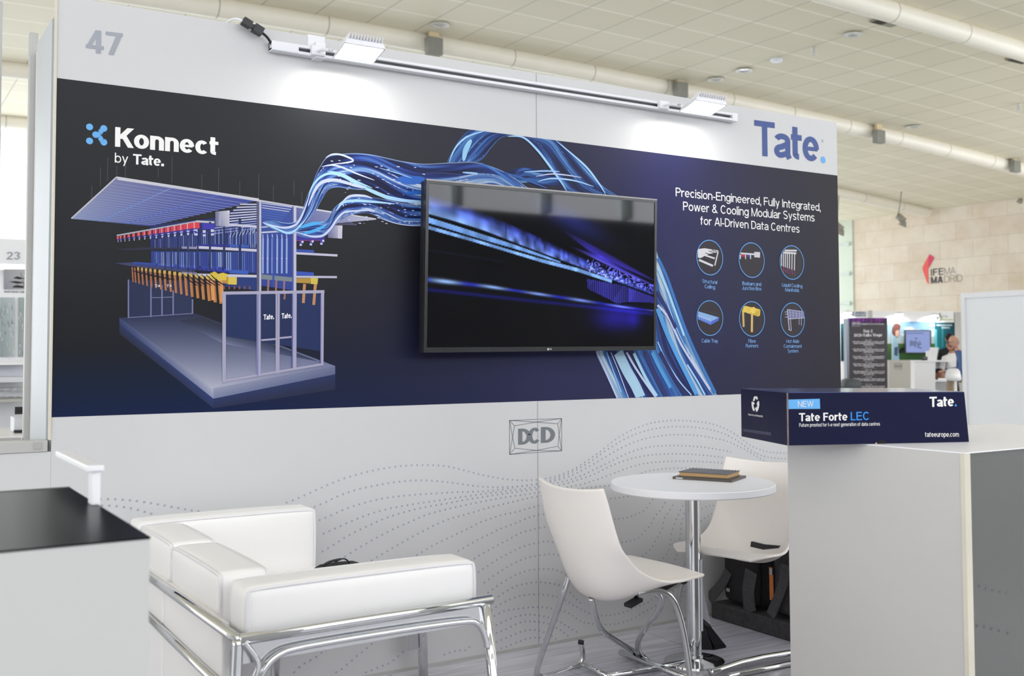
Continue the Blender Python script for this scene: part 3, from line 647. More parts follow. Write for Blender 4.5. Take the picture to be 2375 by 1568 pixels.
for P, w, c in (([z9(95, 1060), z9(160, 1200), z9(230, 1360), z9(292, 1500)], .005, WL), ([z9(300, 1060), z9(380, 1230), z9(460, 1370), z9(520, 1500)], .034, K(158, 192, 214, 1.15)),
                ([z9(380, 1060), z9(460, 1200), z9(560, 1350), z9(660, 1490)], .007, WL), ([z9(450, 1070), z9(540, 1260), z9(600, 1370), z9(670, 1480)], .010, K(160, 200, 224, 1.1)), ([z9(625, 1060), z9(680, 1180), z9(740, 1290), z9(800, 1400)], .012, K(74, 142, 200, 1.15)),
                ([z9(676, 610), z9(780, 730), z9(900, 980), z9(1030, 1190), z9(1180, 1420)], .008, WL), ([z9(680, 260), z9(760, 440), z9(850, 680), z9(930, 900)], .008, K(150, 196, 230, 1.15)), ([z9(676, 640), z9(760, 860), z9(860, 1080), z9(960, 1280), z9(1050, 1460)], .016, K(82, 148, 206, 1.15)),
                ([z9(680, 160), z9(760, 330), z9(850, 580), z9(950, 860), z9(1080, 1150), z9(1230, 1450)], .011, K(56, 110, 178, 1.1)), ([z9(230, 1060), z9(300, 1230), z9(370, 1420), z9(400, 1500)], .003, WL), ([z9(190, 1060), z9(250, 1230), z9(330, 1440)], .003, BL),
                ([z9(678, 960), z9(760, 1140), z9(880, 1330), z9(1000, 1470)], .004, BL), ([z9(678, 360), z9(780, 620), z9(880, 880), z9(980, 1080)], .003, BL), ([z9(700, 1060), z9(830, 1300), z9(940, 1470)], .014, K(40, 44, 96, 1.)), ([z9(560, 1060), z9(660, 1290), z9(760, 1490)], .016, K(48, 52, 104, 1.)),
                ([z9(678, 480), z9(760, 640), z9(850, 830)], .012, K(44, 50, 112, 1.)), ([z9(960, 1180), z9(1060, 1340), z9(1130, 1470)], .006, BL)):
    stroke(m, P, w*.8, c, 12, 8, False)
_r2 = random.Random(11)
for _ in range(110):
    x = _r2.uniform(330, 1160); y = {0: lambda: _r2.uniform(330, 700), 1: lambda: _r2.uniform(720, 920)}[_r2.randint(0, 1)]()
    if y > 720 and x < 420 or y < 430 and x > 900 and _r2.random() < .5: continue
    p = wp(*z7(x, y), 15+_/110); a = _r2.uniform(.001, .007); b = _r2.uniform(.0008, .0016)
    m.poly([(p[0]-a, p[1], p[2]-b), (p[0]+a, p[1], p[2]-b-.001), (p[0]+a, p[1], p[2]+b), (p[0]-a, p[1], p[2]+b)], WL)
m.build('liquid_highlights', PRINT, wall, recalc=False)

# --- data hall rack picture
class Art:
    def __init__(s, f, kk=.92): s.m = MB(); s.f = f; s.kk = kk
    def P(s, pts, c, layer, z=None):
        z = z or (lambda a, b: (a, b)); s.n = getattr(s, 'n', 0)+1; s.m.poly([s.f(*z(*p), layer+.038*(s.n % 24)) for p in pts], K(*c, s.kk) if len(c) == 3 else c)
    def Q(s, p0, p1, w, c, layer, z=None, w1=None):
        """bar from p0 to p1 of width w in source pixels"""
        w1 = w if w1 is None else w1
        dx, dy = p1[0]-p0[0], p1[1]-p0[1]; l = math.hypot(dx, dy); nx, ny = -dy/l/2, dx/l/2
        s.P([(p0[0]+nx*w, p0[1]+ny*w), (p1[0]+nx*w1, p1[1]+ny*w1), (p1[0]-nx*w1, p1[1]-ny*w1), (p0[0]-nx*w, p0[1]-ny*w)], c, layer, z)
    def G(s, A, B, C_, D, cA, cB, cC, cD, layer, z=None, n=10):
        """quad A B C D with a printed colour gradient"""
        z = z or (lambda a, b: (a, b)); s.n = getattr(s, 'n', 0)+1; layer += .038*(s.n % 24)
        def pt(u, v): return tuple((A[k]*(1-u)+B[k]*u)*(1-v)+(D[k]*(1-u)+C_[k]*u)*v for k in (0, 1))
        def co(u, v): return tuple((cA[k]*(1-u)+cB[k]*u)*(1-v)+(cD[k]*(1-u)+cC[k]*u)*v for k in (0, 1, 2))
        for i in range(n):
            for j in range(n):
                q = [(i/n, j/n), ((i+1)/n, j/n), ((i+1)/n, (j+1)/n), (i/n, (j+1)/n)]
                f = s.m.poly([s.f(*z(*pt(u, v)), layer) for u, v in q])
                for l, (u, v) in zip(f.loops, q): l[s.m.cl] = K(*co(u, v), s.kk)
ra = Art(wp); LV = (168, 168, 190); LVD = (120, 122, 160); LG = (196, 196, 206)
# slab
ra.G((430, 295), (1030, 262), (2128, 675), (1170, 850), (44, 52, 84), (40, 46, 72), (120, 126, 158), (176, 178, 196), 2, z6, 14)
ra.G((900, 320), (1080, 290), (2000, 640), (1250, 500), (42, 48, 72), (40, 44, 60), (52, 60, 90), (120, 126, 156), 3, z6)
ra.G((430, 295), (1170, 850), (1170, 932), (430, 345), (60, 70, 110), (176, 178, 196), (140, 146, 176), (44, 56, 96), 3, z6)
ra.G((1170, 850), (2128, 675), (2128, 740), (1170, 932), (150, 154, 176), (112, 118, 150), (92, 100, 136), (120, 128, 160), 3, z6)
ra.G((430, 345), (1170, 932), (1170, 1008), (430, 420), (40, 52, 92), (44, 60, 112), (40, 50, 86), (36, 40, 60), 2, z6)
ra.G((1170, 932), (2128, 740), (2128, 860), (1170, 1008), (42, 54, 98), (40, 50, 92), (38, 42, 66), (38, 44, 76), 2, z6)
# back door frames
ra.G((505, 0), (1005, 0), (1005, 262), (505, 295), (38, 46, 76), (40, 48, 78), (40, 50, 84), (38, 46, 76), 4, z6, 4)
for x, y0, y1 in ((501, -5, 297), (678, 0, 290), (765, 40, 282), (853, 80, 275), (1005, 150, 265)): ra.Q((x, y0), (x, y1), 11, LVD, 5, z6)
ra.Q((678, 138), (765, 136), 6, LVD, 5, z6); ra.Q((765, 136), (853, 132), 6, LVD, 5, z6); ra.Q((500, 294), (1005, 262), 6, LVD, 5, z6)
# roof
ra.G((590, 160), (2205, 415), (975, 708), (75, 625), (120, 122, 160), (58, 70, 150), (66, 82, 150), (138, 150, 184), 4, z4, 12)
ra.G((590, 145), (2205, 395), (2205, 425), (598, 183), (206, 206, 212), (200, 200, 210), (190, 190, 202), (200, 200, 208), 6, z4, 3)
ra.Q((590, 150), (75, 622), 16, (196, 196, 204), 6, z4)
for i in range(16):
    t = (i+1)/17; t = t**.8; a = (590-(590-75)*t, 165+(625-165)*t); b = (2205-(2205-975)*t, 425+(708-425)*t); ra.Q(a, b, 4.5, (150, 152, 188), 5, z4)
ra.Q((1222, 270), (400, 655), 12, (112, 136, 196), 5, z4); ra.Q((1755, 352), (700, 683), 9, (86, 106, 190), 5, z4)
# right part of the roof
ra.G((0, 90), (1150, 280), (1150, 300), (0, 118), (200, 200, 208), (188, 188, 202), (176, 176, 196), (196, 196, 206), 6, z5, 3)
ra.G((1150, 300), (2060, 440), (1650, 475), (1150, 480), (92, 98, 150), (186, 186, 204), (150, 150, 180), (70, 80, 140), 4, z5, 6)
ra.G((1150, 278), (2065, 425), (2070, 440), (1150, 300), (196, 196, 208), (206, 206, 214), (200, 200, 210), (190, 190, 204), 6, z5, 3)
for i in range(8):
    y = 330+i*20; ra.Q((1160, y), (1700+i*20, y+70-i*6), 4, (128, 132, 176), 5, z5)
# inside back light ceiling slats
ra.P([(260, 380), (720, 240), (720, 530), (260, 620)], (36, 44, 92), 4, z5); ra.P([(760, 240), (1130, 310), (1130, 620), (760, 620)], (58, 78, 150), 4, z5)
for i in range(11):
    y = 265+i*27; ra.Q((max(170, 520-i*38), y+i*7), (720, y), 13, (196, 198, 214) if i < 7 else (140, 150, 196), 5, z5)
for i in range(7): ra.Q((768, 250+i*26), (1120-i*20, 300+i*24), 9, (188, 192, 214) if i < 3 else (70, 100, 178), 5, z5)
# rack body: three blue bands of vertical pipes
ra.P([(970, 700), (2190, 560), (2190, 980), (970, 975)], (36, 44, 98), 4, z4); ra.P([(980, 990), (2190, 1000), (2190, 1250), (980, 1160)], (40, 56, 124), 4, z4); ra.P([(1780, 1270), (2190, 1290), (2190, 1440), (1780, 1390)], (36, 56, 116), 4, z4)
_r3 = random.Random(5)
for i in range(62):
    x = 985+i*19.4*(1+.0018*i); 
    if x > 2180: break
    w = 5+i*.12; c = ((84, 112, 186), (140, 164, 214), (56, 74, 150), (180, 196, 226))[_r3.randint(0, 3)]
    ra.Q((x, 1005), (x+2, 1150+i*1.5), w, c, 6, z4); y0 = 870-i*3.2; ra.Q((x, y0), (x+2, 955), w*.8, ((70, 90, 160), (140, 160, 206), (44, 56, 120))[_r3.randint(0, 2)], 6, z4)
for x in (1140, 1215, 1290, 1400, 1510, 1650, 1810, 1990): ra.Q((x, 720 - (x-1140)*.12), (x, 1200), 14+(x-1140)*.018, (38, 48, 92), 7, z4)
ra.P([(580, 970), (975, 945), (1330, 940), (1330, 970), (700, 985)], (44, 46, 66), 5, z4)
ra.Q((1330, 952), (1500, 957), 26, (140, 140, 170), 7, z4); ra.Q((1495, 948), (2185, 985), 30, (196, 194, 212), 7, z4)
ra.P([(1500, 915), (1870, 915), (1870, 945), (1500, 935)], (44, 48, 140), 7, z4); ra.P([(1870, 915), (2085, 925), (2085, 955), (1870, 945)], (56, 88, 176), 7, z4)
ra.P([(565, 1130), (760, 1120), (1480, 1210), (1480, 1245), (760, 1165)], (62, 66, 104), 6, z4)
ra.G((780, 1115), (1870, 1180), (1870, 1240), (780, 1145), (52, 84, 160), (52, 58, 160), (48, 54, 150), (44, 60, 130), 6, z4, 5)
ra.P([(1870, 1205), (2085, 1215), (2085, 1255), (1870, 1245)], (58, 92, 182), 7, z4)
ra.Q((1330, 1240), (1500, 1250), 26, (136, 136, 164), 8, z4); ra.Q((1495, 1262), (2185, 1278), 30, (196, 194, 212), 9, z4)
# hanging connector blocks: red and blue
ra.Q((590, 815), (1500, 655), 16, (168, 172, 184), 7, z4); ra.Q((1495, 655), (1700, 665), 24, (180, 182, 194), 7, z4)
n = 15
for i in range(n):
    t = i/(n-1); t2 = t**1.25; x = 590+(1420-590)*t2; y = 828+(672-828)*t2; w = 22+58*t2; h_ = 32+34*t2
    ra.P([(x, y), (x+w, y-6), (x+w, y+h_-6), (x, y+h_)], (206, 62, 76), 8, z4); ra.Q((x+w*.62, y-4), (x+w*.62, y+h_-4), 3+6*t2, (214, 190, 200), 9, z4)
    yy = y+h_; ra.P([(x+w*.2, yy-4), (x+w*1.15, yy-10), (x+w*1.15, yy+h_*.3), (x+w*.2, yy+h_*.4)], (60, 56, 150), 8, z4)
    ra.P([(x+w*.5, yy+h_*.2), (x+w*.95, yy+h_*.15), (x+w*.85, yy+h_*.95), (x+w*.6, yy+h_)], (196, 200, 222), 9, z4); ra.Q((x+w*.5, yy+h_*.5), (x+w*.95, yy+h_*.45), h_*.2, (66, 62, 160), 10, z4)
ra.P([(1420, 672), (1530, 665), (1530, 735), (1420, 730)], (216, 62, 74), 8, z4); ra.P([(1560, 675), (1705, 685), (1700, 745), (1560, 745)], (62, 58, 168), 8, z4)
for x, y in ((1490, 745), (1583, 755), (1675, 745)):
    ra.Q((x, y), (x+2, y+70), 34, (196, 198, 220), 9, z4); ra.Q((x, y+30), (x+1, y+46), 34, (62, 58, 160), 10, z4)
ra.G((1712, 545), (1870, 530), (1870, 712), (1712, 712), (150, 152, 172), (196, 196, 208), (188, 188, 202), (110, 112, 150), 9, z4, 5); ra.G((1720, 545), (1770, 545), (1770, 700), (1720, 690), (96, 100, 140), (170, 170, 190), (180, 180, 196), (100, 104, 146), 10, z4, 4)
ra.P([(1850, 540), (1872, 530), (1872, 560), (1850, 560)], (206, 206, 214), 10, z4)
ra.Q((1870, 692), (2185, 715), 26, (196, 196, 214), 8, z4)
# diagonal pipe elbows in the rack
for i in range(9):
    x = 400+i*38; ra.Q((x, 640-i*6), (x+22, 590-i*6), 7, (180, 190, 214), 8, z5); ra.Q((x, 640-i*6), (x-2, 720), 9, (96, 116, 186), 8, z5)
# orange drop tubes and yellow trays
n = 19
for i in range(n):
    t = (i/(n-1)); t2 = t**1.22; x = 765+(1755-765)*t2; y0 = 1175+(1300-1175)*t2; y1 = 1345+(1590-1345)*t2**.95; w = 16+22*t2; dx = 12+10*t2
    c1 = (166+24*t, 108+24*t, 82-6*t); c2 = (148+26*t, 90+20*t, 66)
    ra.P([(x-w/2, y0), (x+w/2, y0), (x+w/2+dx*.5, (y0+y1)/2), (x+w/2+dx, y1), (x-w/2+dx, y1), (x-w/2+dx*.4, (y0+y1)/2)], tuple(c1), 9, z4)
    ra.P([(x+w*.2, y0), (x+w/2, y0), (x+w/2+dx*.5, (y0+y1)/2), (x+w/2+dx, y1), (x+w*.2+dx, y1), (x+w*.2+dx*.45, (y0+y1)/2)], tuple(c2), 10, z4)
    if i > 1: ra.P([(x-w*.6, y0-10), (x+w*.6, y0-10), (x+w*.7, y0+24+8*t), (x-w*.7, y0+24+8*t)], (190+20*t, 150+30*t, 90), 11, z4)
ra.P([(1640, 1270), (1655, 1240), (1700, 1225), (1740, 1245), (1740, 1308), (1640, 1308)], (214, 186, 72), 12, z4); ra.P([(1735, 1280), (1760, 1245), (1800, 1238), (1850, 1255), (1830, 1325), (1735, 1320)], (218, 190, 72), 12, z4)
ra.P([(1790, 1300), (1860, 1290), (1860, 1370), (1790, 1350)], (186, 140, 62), 11, z4); ra.P([(1855, 1285), (1955, 1290), (1952, 1375), (1855, 1370)], (214, 190, 82), 12, z4)
for x, y in ((1660, 1310), (1765, 1322)): ra.Q((x+10, y), (x+26, y+240), 40, (214, 150, 92), 10, z4)
for i in range(7):
    x = 1400+i*52; ra.Q((x, 1180), (x+i*3, 1250), 5, (22, 24, 46), 13, z4)
    stroke(ra.m, [z4(x-60, 1255), z4(x+20, 1330), z4(x+110, 1385)], .0022, K(24, 26, 40), 13, 4)
stroke(ra.m, [z4(760, 1215), z4(1000, 1270), z4(1250, 1320)], .0025, K(24, 26, 36), 13, 4)
for i in range(6): ra.Q((1810+i*58, 1390), (1810+i*58, 1425), 18, (130, 84, 74), 9, z4)
# uprights
for x, wd_, c in ((722, 26, (86, 88, 120)), (745, 34, (184, 184, 204))): ra.Q((x, 235), (x, 1250), wd_, c, 9, z5)
ra.Q((733, 235), (733, 1250), 8, (40, 44, 70), 10, z5)
for x, wd_, c in ((1124, 22, (84, 92, 150)), (1145, 30, (190, 188, 208))): ra.Q((x, 290), (x, 1250), wd_, c, 9, z5)
ra.P([(765, 600), (1115, 600), (1115, 1240), (765, 1190)], (48, 68, 146), 5, z5)
for i in range(6):
    x = 778+i*54; ra.Q((x, 605), (x+6, 660), 14, (150, 166, 210), 6, z5); ra.Q((x+4, 655), (x+2, 1050), 20, (146, 166, 214), 6, z5); ra.Q((x-8, 880), (x+8, 880), 8, (200, 210, 230), 7, z5)
ra.P([(765, 1060), (1115, 1095), (1115, 1145), (765, 1115)], (120, 132, 140), 6, z5)
ra.Q((900, 640), (900, 1200), 24, (58, 80, 156), 7, z5)
ra.Q((765, 585), (1010, 570), 18, (188, 196, 220), 8, z5); ra.Q((765, 525), (900, 515), 16, (180, 186, 214), 8, z5)
for i in range(3): ra.Q((845+i*90, 1120), (835+i*90, 1300+i*20), 22, (150, 110, 110), 6, z5)
# right outside trays
ra.P([(1160, 610), (1485, 640), (1480, 680), (1160, 680)], (58, 54, 150), 6, z5); ra.Q((1160, 680), (1470, 668), 4, (190, 60, 80), 7, z5)
for x, y in ((1215, 680), (1330, 675), (1450, 668)):
    ra.Q((x, y), (x-4, y+56), 34, (74, 68, 160), 7, z5); ra.Q((x-4, y+35), (x-5, y+56), 24, (196, 200, 224), 8, z5); ra.Q((x+16, y), (x+16, y+24), 22, (200, 202, 222), 8, z5)
ra.G((1520, 500), (1685, 505), (1680, 655), (1520, 645), (130, 130, 160), (190, 190, 206), (184, 184, 200), (96, 98, 140), 6, z5, 5); ra.P([(1632, 505), (1685, 505), (1680, 655), (1632, 650)], (196, 194, 208), 7, z5)
ra.P([(1155, 775), (1360, 785), (1365, 815), (1155, 805)], (58, 80, 170), 6, z5); ra.Q((1150, 820), (1628, 846), 26, (190, 190, 208), 7, z5)
ra.P([(1155, 1025), (1360, 1040), (1360, 1075), (1155, 1070)], (58, 84, 180), 6, z5); ra.Q((1150, 1088), (1622, 1092), 24, (184, 184, 204), 7, z5)
ra.P([(1155, 1105), (1320, 1105), (1320, 1165), (1155, 1155)], (180, 144, 64), 6, z5); ra.P([(1320, 1100), (1408, 1105), (1400, 1175), (1325, 1170)], (208, 184, 84), 7, z5)
for x0, x1, y1 in ((1255, 1240, 1385), (1380, 1355, 1408)): ra.Q((x0, 1170), (x1, y1), 30, (196, 138, 90), 9, z5)
# front door frame
ra.P([(1262, 110), (2015, 100), (2015, 560), (1262, 440)], (34, 48, 92), 6, z6)
ra.P([(1545, 110), (1665, 110), (1665, 470), (1545, 470)], (34, 46, 86), 7, z6); ra.P([(1690, 110), (1800, 108), (1800, 445), (1690, 455)], (34, 46, 86), 7, z6)
FR = (168, 166, 190)
for p0, p1, w in (((1253, 90), (1253, 808), 28), ((1240, 102), (2042, 90), 24), ((2028, 82), (2022, 670), 24), ((1525, 108), (1525, 755), 32), ((1665, 108), (1665, 735), 14), ((1683, 108), (1680, 735), 16), ((1800, 105), (1800, 705), 14), ((1815, 105), (1812, 705), 18),
                 ((1545, 472), (1665, 462), 14), ((1690, 455), (1805, 444), 14), ((1240, 795), (2030, 660), 18)):
    ra.Q(p0, p1, w, FR, 12, z6)
ra.Q((1518, 112), (1516, 750), 9, (112, 118, 180), 13, z6); ra.Q((1790, 112), (1788, 690), 10, (88, 90, 160), 13, z6); ra.Q((2012, 112), (2010, 655), 8, (84, 86, 140), 13, z6)
for x0, x1, y1 in ((1885, 1876, 180), (1970, 1958, 192)): ra.Q((x0, 30), (x1, y1), 22, (190, 138, 96), 11, z6)
ra.P([(1725, 105), (1738, 105), (1735, 152), (1718, 150)], (150, 106, 92), 11, z6)
for A_, B_ in ((z6(1562, 312), z6(1645, 306)), (z6(1704, 303), z6(1784, 297))):
    letter(ra.m, 'Tate.', wp(*A_, 14), wp(*B_, 14), UPZ, .020, .2, .04, c=K(226, 224, 232, 1.2))
for A_, B_ in ((z4(1020, 1405), z4(1080, 1398)), (z4(1155, 1405), z4(1210, 1395))): letter(ra.m, 'Ta', wp(*A_, 14), wp(*B_, 14), UPZ, .010, .2, .08, c=K(200, 198, 206, 1.1))
ra.m.build('rack_picture', PRINT, wall, recalc=False)

# --- lettering on the wall
LW = mat('white_print', K(226, 225, 222, 1.12), .45, spec=.4); SKYB = mat('sky_blue_print', K(92, 158, 212, 1.2), .45, spec=.4); NAVYT = mat('navy_print', K(52, 74, 132, 1.15), .45, spec=.4); GREYT = mat('grey_print', K(146, 150, 158, 1.15), .5)
def words(name, mat_, items, layer=3, parent=None):
    m = MB()
    for s, A_, B_, cap, w, g in items: letter(m, s, wp(*A_, layer), wp(*B_, layer), UPZ, cap, w, g)
    return m.build(name, mat_, parent or wall, recalc=False)
def hm(px, y0, y1): return abs(onY(px, y0, 0)[2]-onY(px, y1, 0)[2])
words('stand_number', GREYT, [('47', (199, 121), (284, 130.5), hm(235, 71.5, 125), .19, .06)])
words('banner_heading', LW, [('Konnect', (266.5, 340), (506, 361), hm(272, 294.5, 340), .225, .045), ('by', (266, 377), (297, 380), hm(270, 354, 377), .12, .08), ('Tate.', (308, 381), (380, 386), hm(322, 357, 381), .21, .04)])
words('brand_lettering', NAVYT, [('Tate', (1750, 360), (1899.5, 376), hm(1775, 281, 362), .2, .035)])
m = MB(); p = wp(1909, 371, 3); R_ = .0185; m.poly([(p[0]+R_*math.cos(a*PI/16), p[1], p[2]+R_*math.sin(a*PI/16)) for a in range(32)]); m.build('brand_dot', SKYB, wall, recalc=False)
m = MB(); p = wp(1907.5, 327, 3)
for a in range(24): 
    f0, f1 = a*PI/12, (a+1)*PI/12; m.poly([(p[0]+.0085*math.cos(f0), p[1], p[2]+.0085*math.sin(f0)), (p[0]+.0085*math.cos(f1), p[1], p[2]+.0085*math.sin(f1)), (p[0]+.0072*math.cos(f1), p[1], p[2]+.0072*math.sin(f1)), (p[0]+.0072*math.cos(f0), p[1], p[2]+.0072*math.sin(f0))])
letter(m, 'R', (p[0]-.003, p[1], p[2]-.004), (p[0]+.003, p[1], p[2]-.004), UPZ, .008, .16); m.build('registered_mark', GREYT, wall, recalc=False)
words('slogan', LW, [('Precision-Engineered, Fully Integrated,', (1567, 455), (1903, 490), hm(1572, 435, 455), .118, .085), ('Power & Cooling Modular Systems', (1584, 488), (1889, 514), hm(1590, 467.5, 488), .118, .085), ('for AI-Driven Data Centres', (1624, 521), (1854, 540), hm(1628, 502, 521.5), .118, .085)])
CAPT = mat('caption_blue_print', K(118, 166, 220, 1.2), .5)
hh = hm(1640, 649, 657.5)
words('icon_captions', CAPT, [('Structural', (1628.5, 656), (1663, 659), hh, .11, .07), ('Ceiling', (1634, 668.5), (1658, 670.5), hh, .11, .07), ('Busbars and', (1721.5, 661), (1765, 663.5), hh, .11, .07), ('Junction Box', (1720.5, 672), (1765.5, 674), hh, .11, .07),
      ('Liquid Cooling', (1813.5, 664.5), (1860.5, 667.5), hh, .11, .07), ('Manifolds', (1821, 676), (1853, 677.5), hh, .11, .07), ('Cable Tray', (1627, 794.5), (1665, 795), hh, .11, .07), ('Fibre', (1735.5, 795), (1752.5, 795.3), hh, .11, .07), ('Runners', (1729.5, 806), (1758.5, 806), hh, .11, .07),
      ('Hot Aisle', (1824, 795.5), (1853, 795.5), hh, .11, .07), ('Containment', (1817.5, 807), (1859.5, 806.8), hh, .11, .07), ('System', (1826.5, 818), (1851, 817.8), hh, .11, .07)])
# molecule emblem
m = MB()
def disc(m, px, py, r, layer=3, c=None, sx=1.):
    p = wp(px, py, layer); m.poly([(p[0]+r*sx*math.cos(a*PI/14), p[1], p[2]+r*math.sin(a*PI/14)) for a in range(28)], c)
for px, py in ((207.6, 294.5), (207.6, 327), (240.6, 298), (240.6, 330), (222, 312.5)): disc(m, px, py, .0115)
stroke(m, [(220, 312), (230, 309), (236, 302), (242, 297)], .0085, (1, 1, 1, 1), 4.2); stroke(m, [(220, 312), (230, 317), (236, 326), (242, 331)], .0085, (1, 1, 1, 1), 4.6); stroke(m, [(216, 312), (222, 312.7), (231, 313)], .009, (1, 1, 1, 1), 5)
m.build('emblem', SKYB, wall, recalc=False)
# icons
def zi(x, y): return (1580+x/5.406, 540+y/5.406)
ic = Art(wp)
for cx_, cy_, rx in ((355, 311, 165), (880, 343, 160), (1385, 373, 151), (356, 1069, 165), (884, 1080, 160), (1393, 1090, 151)):
    c = wp(*zi(cx_, cy_), 2); e = onY(*zi(cx_+rx, cy_), 0); R_ = abs(e[0]-c[0])
    ic.m.poly([(c[0]+R_*.97*math.cos(a*PI/24), lay(2), c[2]+R_*.97*math.sin(a*PI/24)) for a in range(48)], K(48, 44, 50, 1.05))
    for a in range(64):
        f0, f1 = a*PI/32, (a+1)*PI/32
        ic.m.poly([(c[0]+r*math.cos(f), lay(9), c[2]+r*math.sin(f)) for r, f in ((R_, f0), (R_, f1), (R_*.955, f1), (R_*.955, f0))], K(92, 150, 210, 1.2))
W_ = (214, 212, 216)
ic.P([(205, 205), (290, 193), (462, 222), (455, 245), (350, 265), (240, 318), (208, 310)], W_, 3, zi)
for q in (((300, 255), (432, 290)), ((345, 228), (442, 262)), ((380, 215), (452, 240))): ic.Q(q[0], q[1], 9, (48, 44, 50), 4, zi)
ic.Q((220, 340), (395, 415), 26, W_, 4, zi); ic.Q((275, 275), (418, 322), 20, W_, 5, zi); ic.Q((460, 235), (418, 412), 14, W_, 5, zi); ic.P([(232, 325), (290, 290), (410, 330), (395, 395)], (50, 46, 52), 4, zi)
ic.Q((742, 258), (912, 270), 20, W_, 4, zi); ic.P([(912, 240), (986, 242), (984, 312), (912, 306)], (206, 204, 210), 5, zi); ic.P([(742, 275), (795, 275), (795, 300), (742, 297)], (176, 56, 92), 4, zi); ic.P([(762, 275), (795, 276), (795, 298), (762, 297)], (200, 40, 60), 5, zi); ic.P([(824, 277), (862, 278), (862, 302), (824, 300)], (66, 72, 176), 5, zi)
for x in (738, 803, 866): ic.Q((x, 276), (x, 328), 12, W_, 6, zi)
for x in (803, 866): ic.Q((x, 330), (x, 520 if x == 866 else 440), 2, (80, 76, 80), 5, zi)
ic.Q((1295, 222), (1446, 224), 22, W_, 4, zi); ic.Q((1275, 247), (1440, 258), 22, W_, 4, zi)
for i, (x, y1, y2) in enumerate(((1254, 415, 440), (1278, 425, 490), (1302, 432, 500), (1327, 440, 508), (1353, 450, 520), (1384, 462, 530), (1416, 470, 540))):
    ic.Q((x+3, 262), (x, y1), 11, W_, 5, zi)
    if i: ic.Q((x, y1), (x+6, y2), 13, (150, 44, 56) if i % 2 else (70, 68, 120), 5, zi)
ic.P([(212, 985), (470, 1062), (372, 1112), (205, 1045)], (140, 180, 226), 4, zi); ic.P([(204, 1045), (372, 1112), (368, 1155), (206, 1082)], (92, 128, 214), 5, zi); ic.P([(372, 1112), (470, 1062), (466, 1100), (368, 1155)], (84, 108, 206), 5, zi)
ic.Q((205, 1040), (362, 1090), 5, (210, 218, 232), 6, zi)
for i in range(6): ic.Q((225+i*27, 1045+i*9), (225+i*27, 1082+i*9), 3, (210, 218, 232), 6, zi); ic.Q((250+i*45, 972+i*11), (250+i*45, 1000+i*11), 2, (90, 90, 100), 5, zi)
ic.Q((232, 965), (484, 1030), 2, (90, 90, 100), 5, zi)
ic.P([(758, 985), (775, 940), (800, 915), (990, 962), (985, 1035), (965, 1050), (870, 1020)], (226, 196, 84), 4, zi); ic.P([(870, 1020), (965, 1045), (990, 965), (970, 960), (962, 985), (870, 960)], (206, 172, 66), 5, zi); ic.P([(862, 990), (868, 945), (905, 928), (935, 950), (925, 1000), (900, 1015)], (236, 208, 96), 6, zi); ic.P([(765, 985), (780, 925), (805, 914), (825, 930), (815, 975), (790, 1000)], (232, 202, 90), 6, zi)
ic.Q((772, 980), (780, 1180), 24, (214, 178, 110), 5, zi); ic.Q((885, 1010), (882, 1245), 26, (218, 184, 116), 6, zi)
G_ = (182, 182, 198)
ic.P([(1330, 962), (1355, 958), (1538, 988), (1540, 1070), (1345, 1082)], (110, 112, 160), 3, zi)
for p0, p1, w in (((1328, 965), (1352, 1222), 12), ((1358, 962), (1376, 1228), 8), ((1325, 962), (1520, 990), 8), ((1335, 1080), (1545, 1065), 12), ((1295, 995), (1330, 990), 8), ((1298, 1022), (1335, 1020), 8), ((1298, 1056), (1338, 1058), 8), ((1340, 1212), (1376, 1228), 8), ((1475, 1075), (1475, 1155), 6), ((1503, 1075), (1503, 1165), 6), ((1360, 1000), (1535, 1022), 5), ((1362, 1035), (1540, 1045), 5)): ic.Q(p0, p1, w, G_, 6, zi)
for x in (1400, 1440, 1478, 1510): ic.Q((x, 972), (x, 1076), 6, G_, 6, zi)
ic.m.build('product_icons', PRINT, wall, recalc=False)
# DCD emblem on the white part
DG = mat('dark_grey_print', K(112, 118, 122, 1.0), .5)
def zc(x, y): return (600+x/2.159, 940+y/2.159)
m = MB()
def wl(a, b, w=.0011, layer=3):
    A_, B_ = Vector(wp(*zc(*a), layer)), Vector(wp(*zc(*b), layer)); d = B_-A_; n_ = Vector((-d.z, 0, d.x)).normalized()*w; m.poly([A_-n_, B_-n_, B_+n_, A_+n_])
TL, TR, BR, BL_ = (1256, 76), (1517, 66), (1517, 228), (1256, 246); tl, tr, br_, bl = (1281, 103), (1497, 93), (1498, 205), (1283, 215)
for a, b in ((TL, TR), (TR, BR), (BR, BL_), (BL_, TL), (TL, tl), (TR, tr), (BR, br_), (BL_, bl), (tl, (1388, 84)), ((1388, 84), tr), ((1388, 84), TL), ((1388, 84), TR), (bl, (1388, 226)), ((1388, 226), br_), ((1388, 226), BR), ((1388, 226), BL_), (tl, (1271, 160)), ((1271, 160), bl), ((1271, 160), TL), ((1271, 160), BL_), (tr, (1504, 148)), ((1504, 148), br_), ((1504, 148), TR), ((1504, 148), BR)): wl(a, b)
for s_, a, b in (('D', (1299, 198), (1362, 195)), ('C', (1350, 194), (1412, 190)), ('D', (1413, 189), (1484, 186))):
    A_, B_ = wp(*zc(*a), 3), wp(*zc(*b), 3); letter(m, s_, A_, B_, UPZ, hm(1230, 994, 1031), .25)
m.build('dcd_emblem', DG, wall, recalc=False)
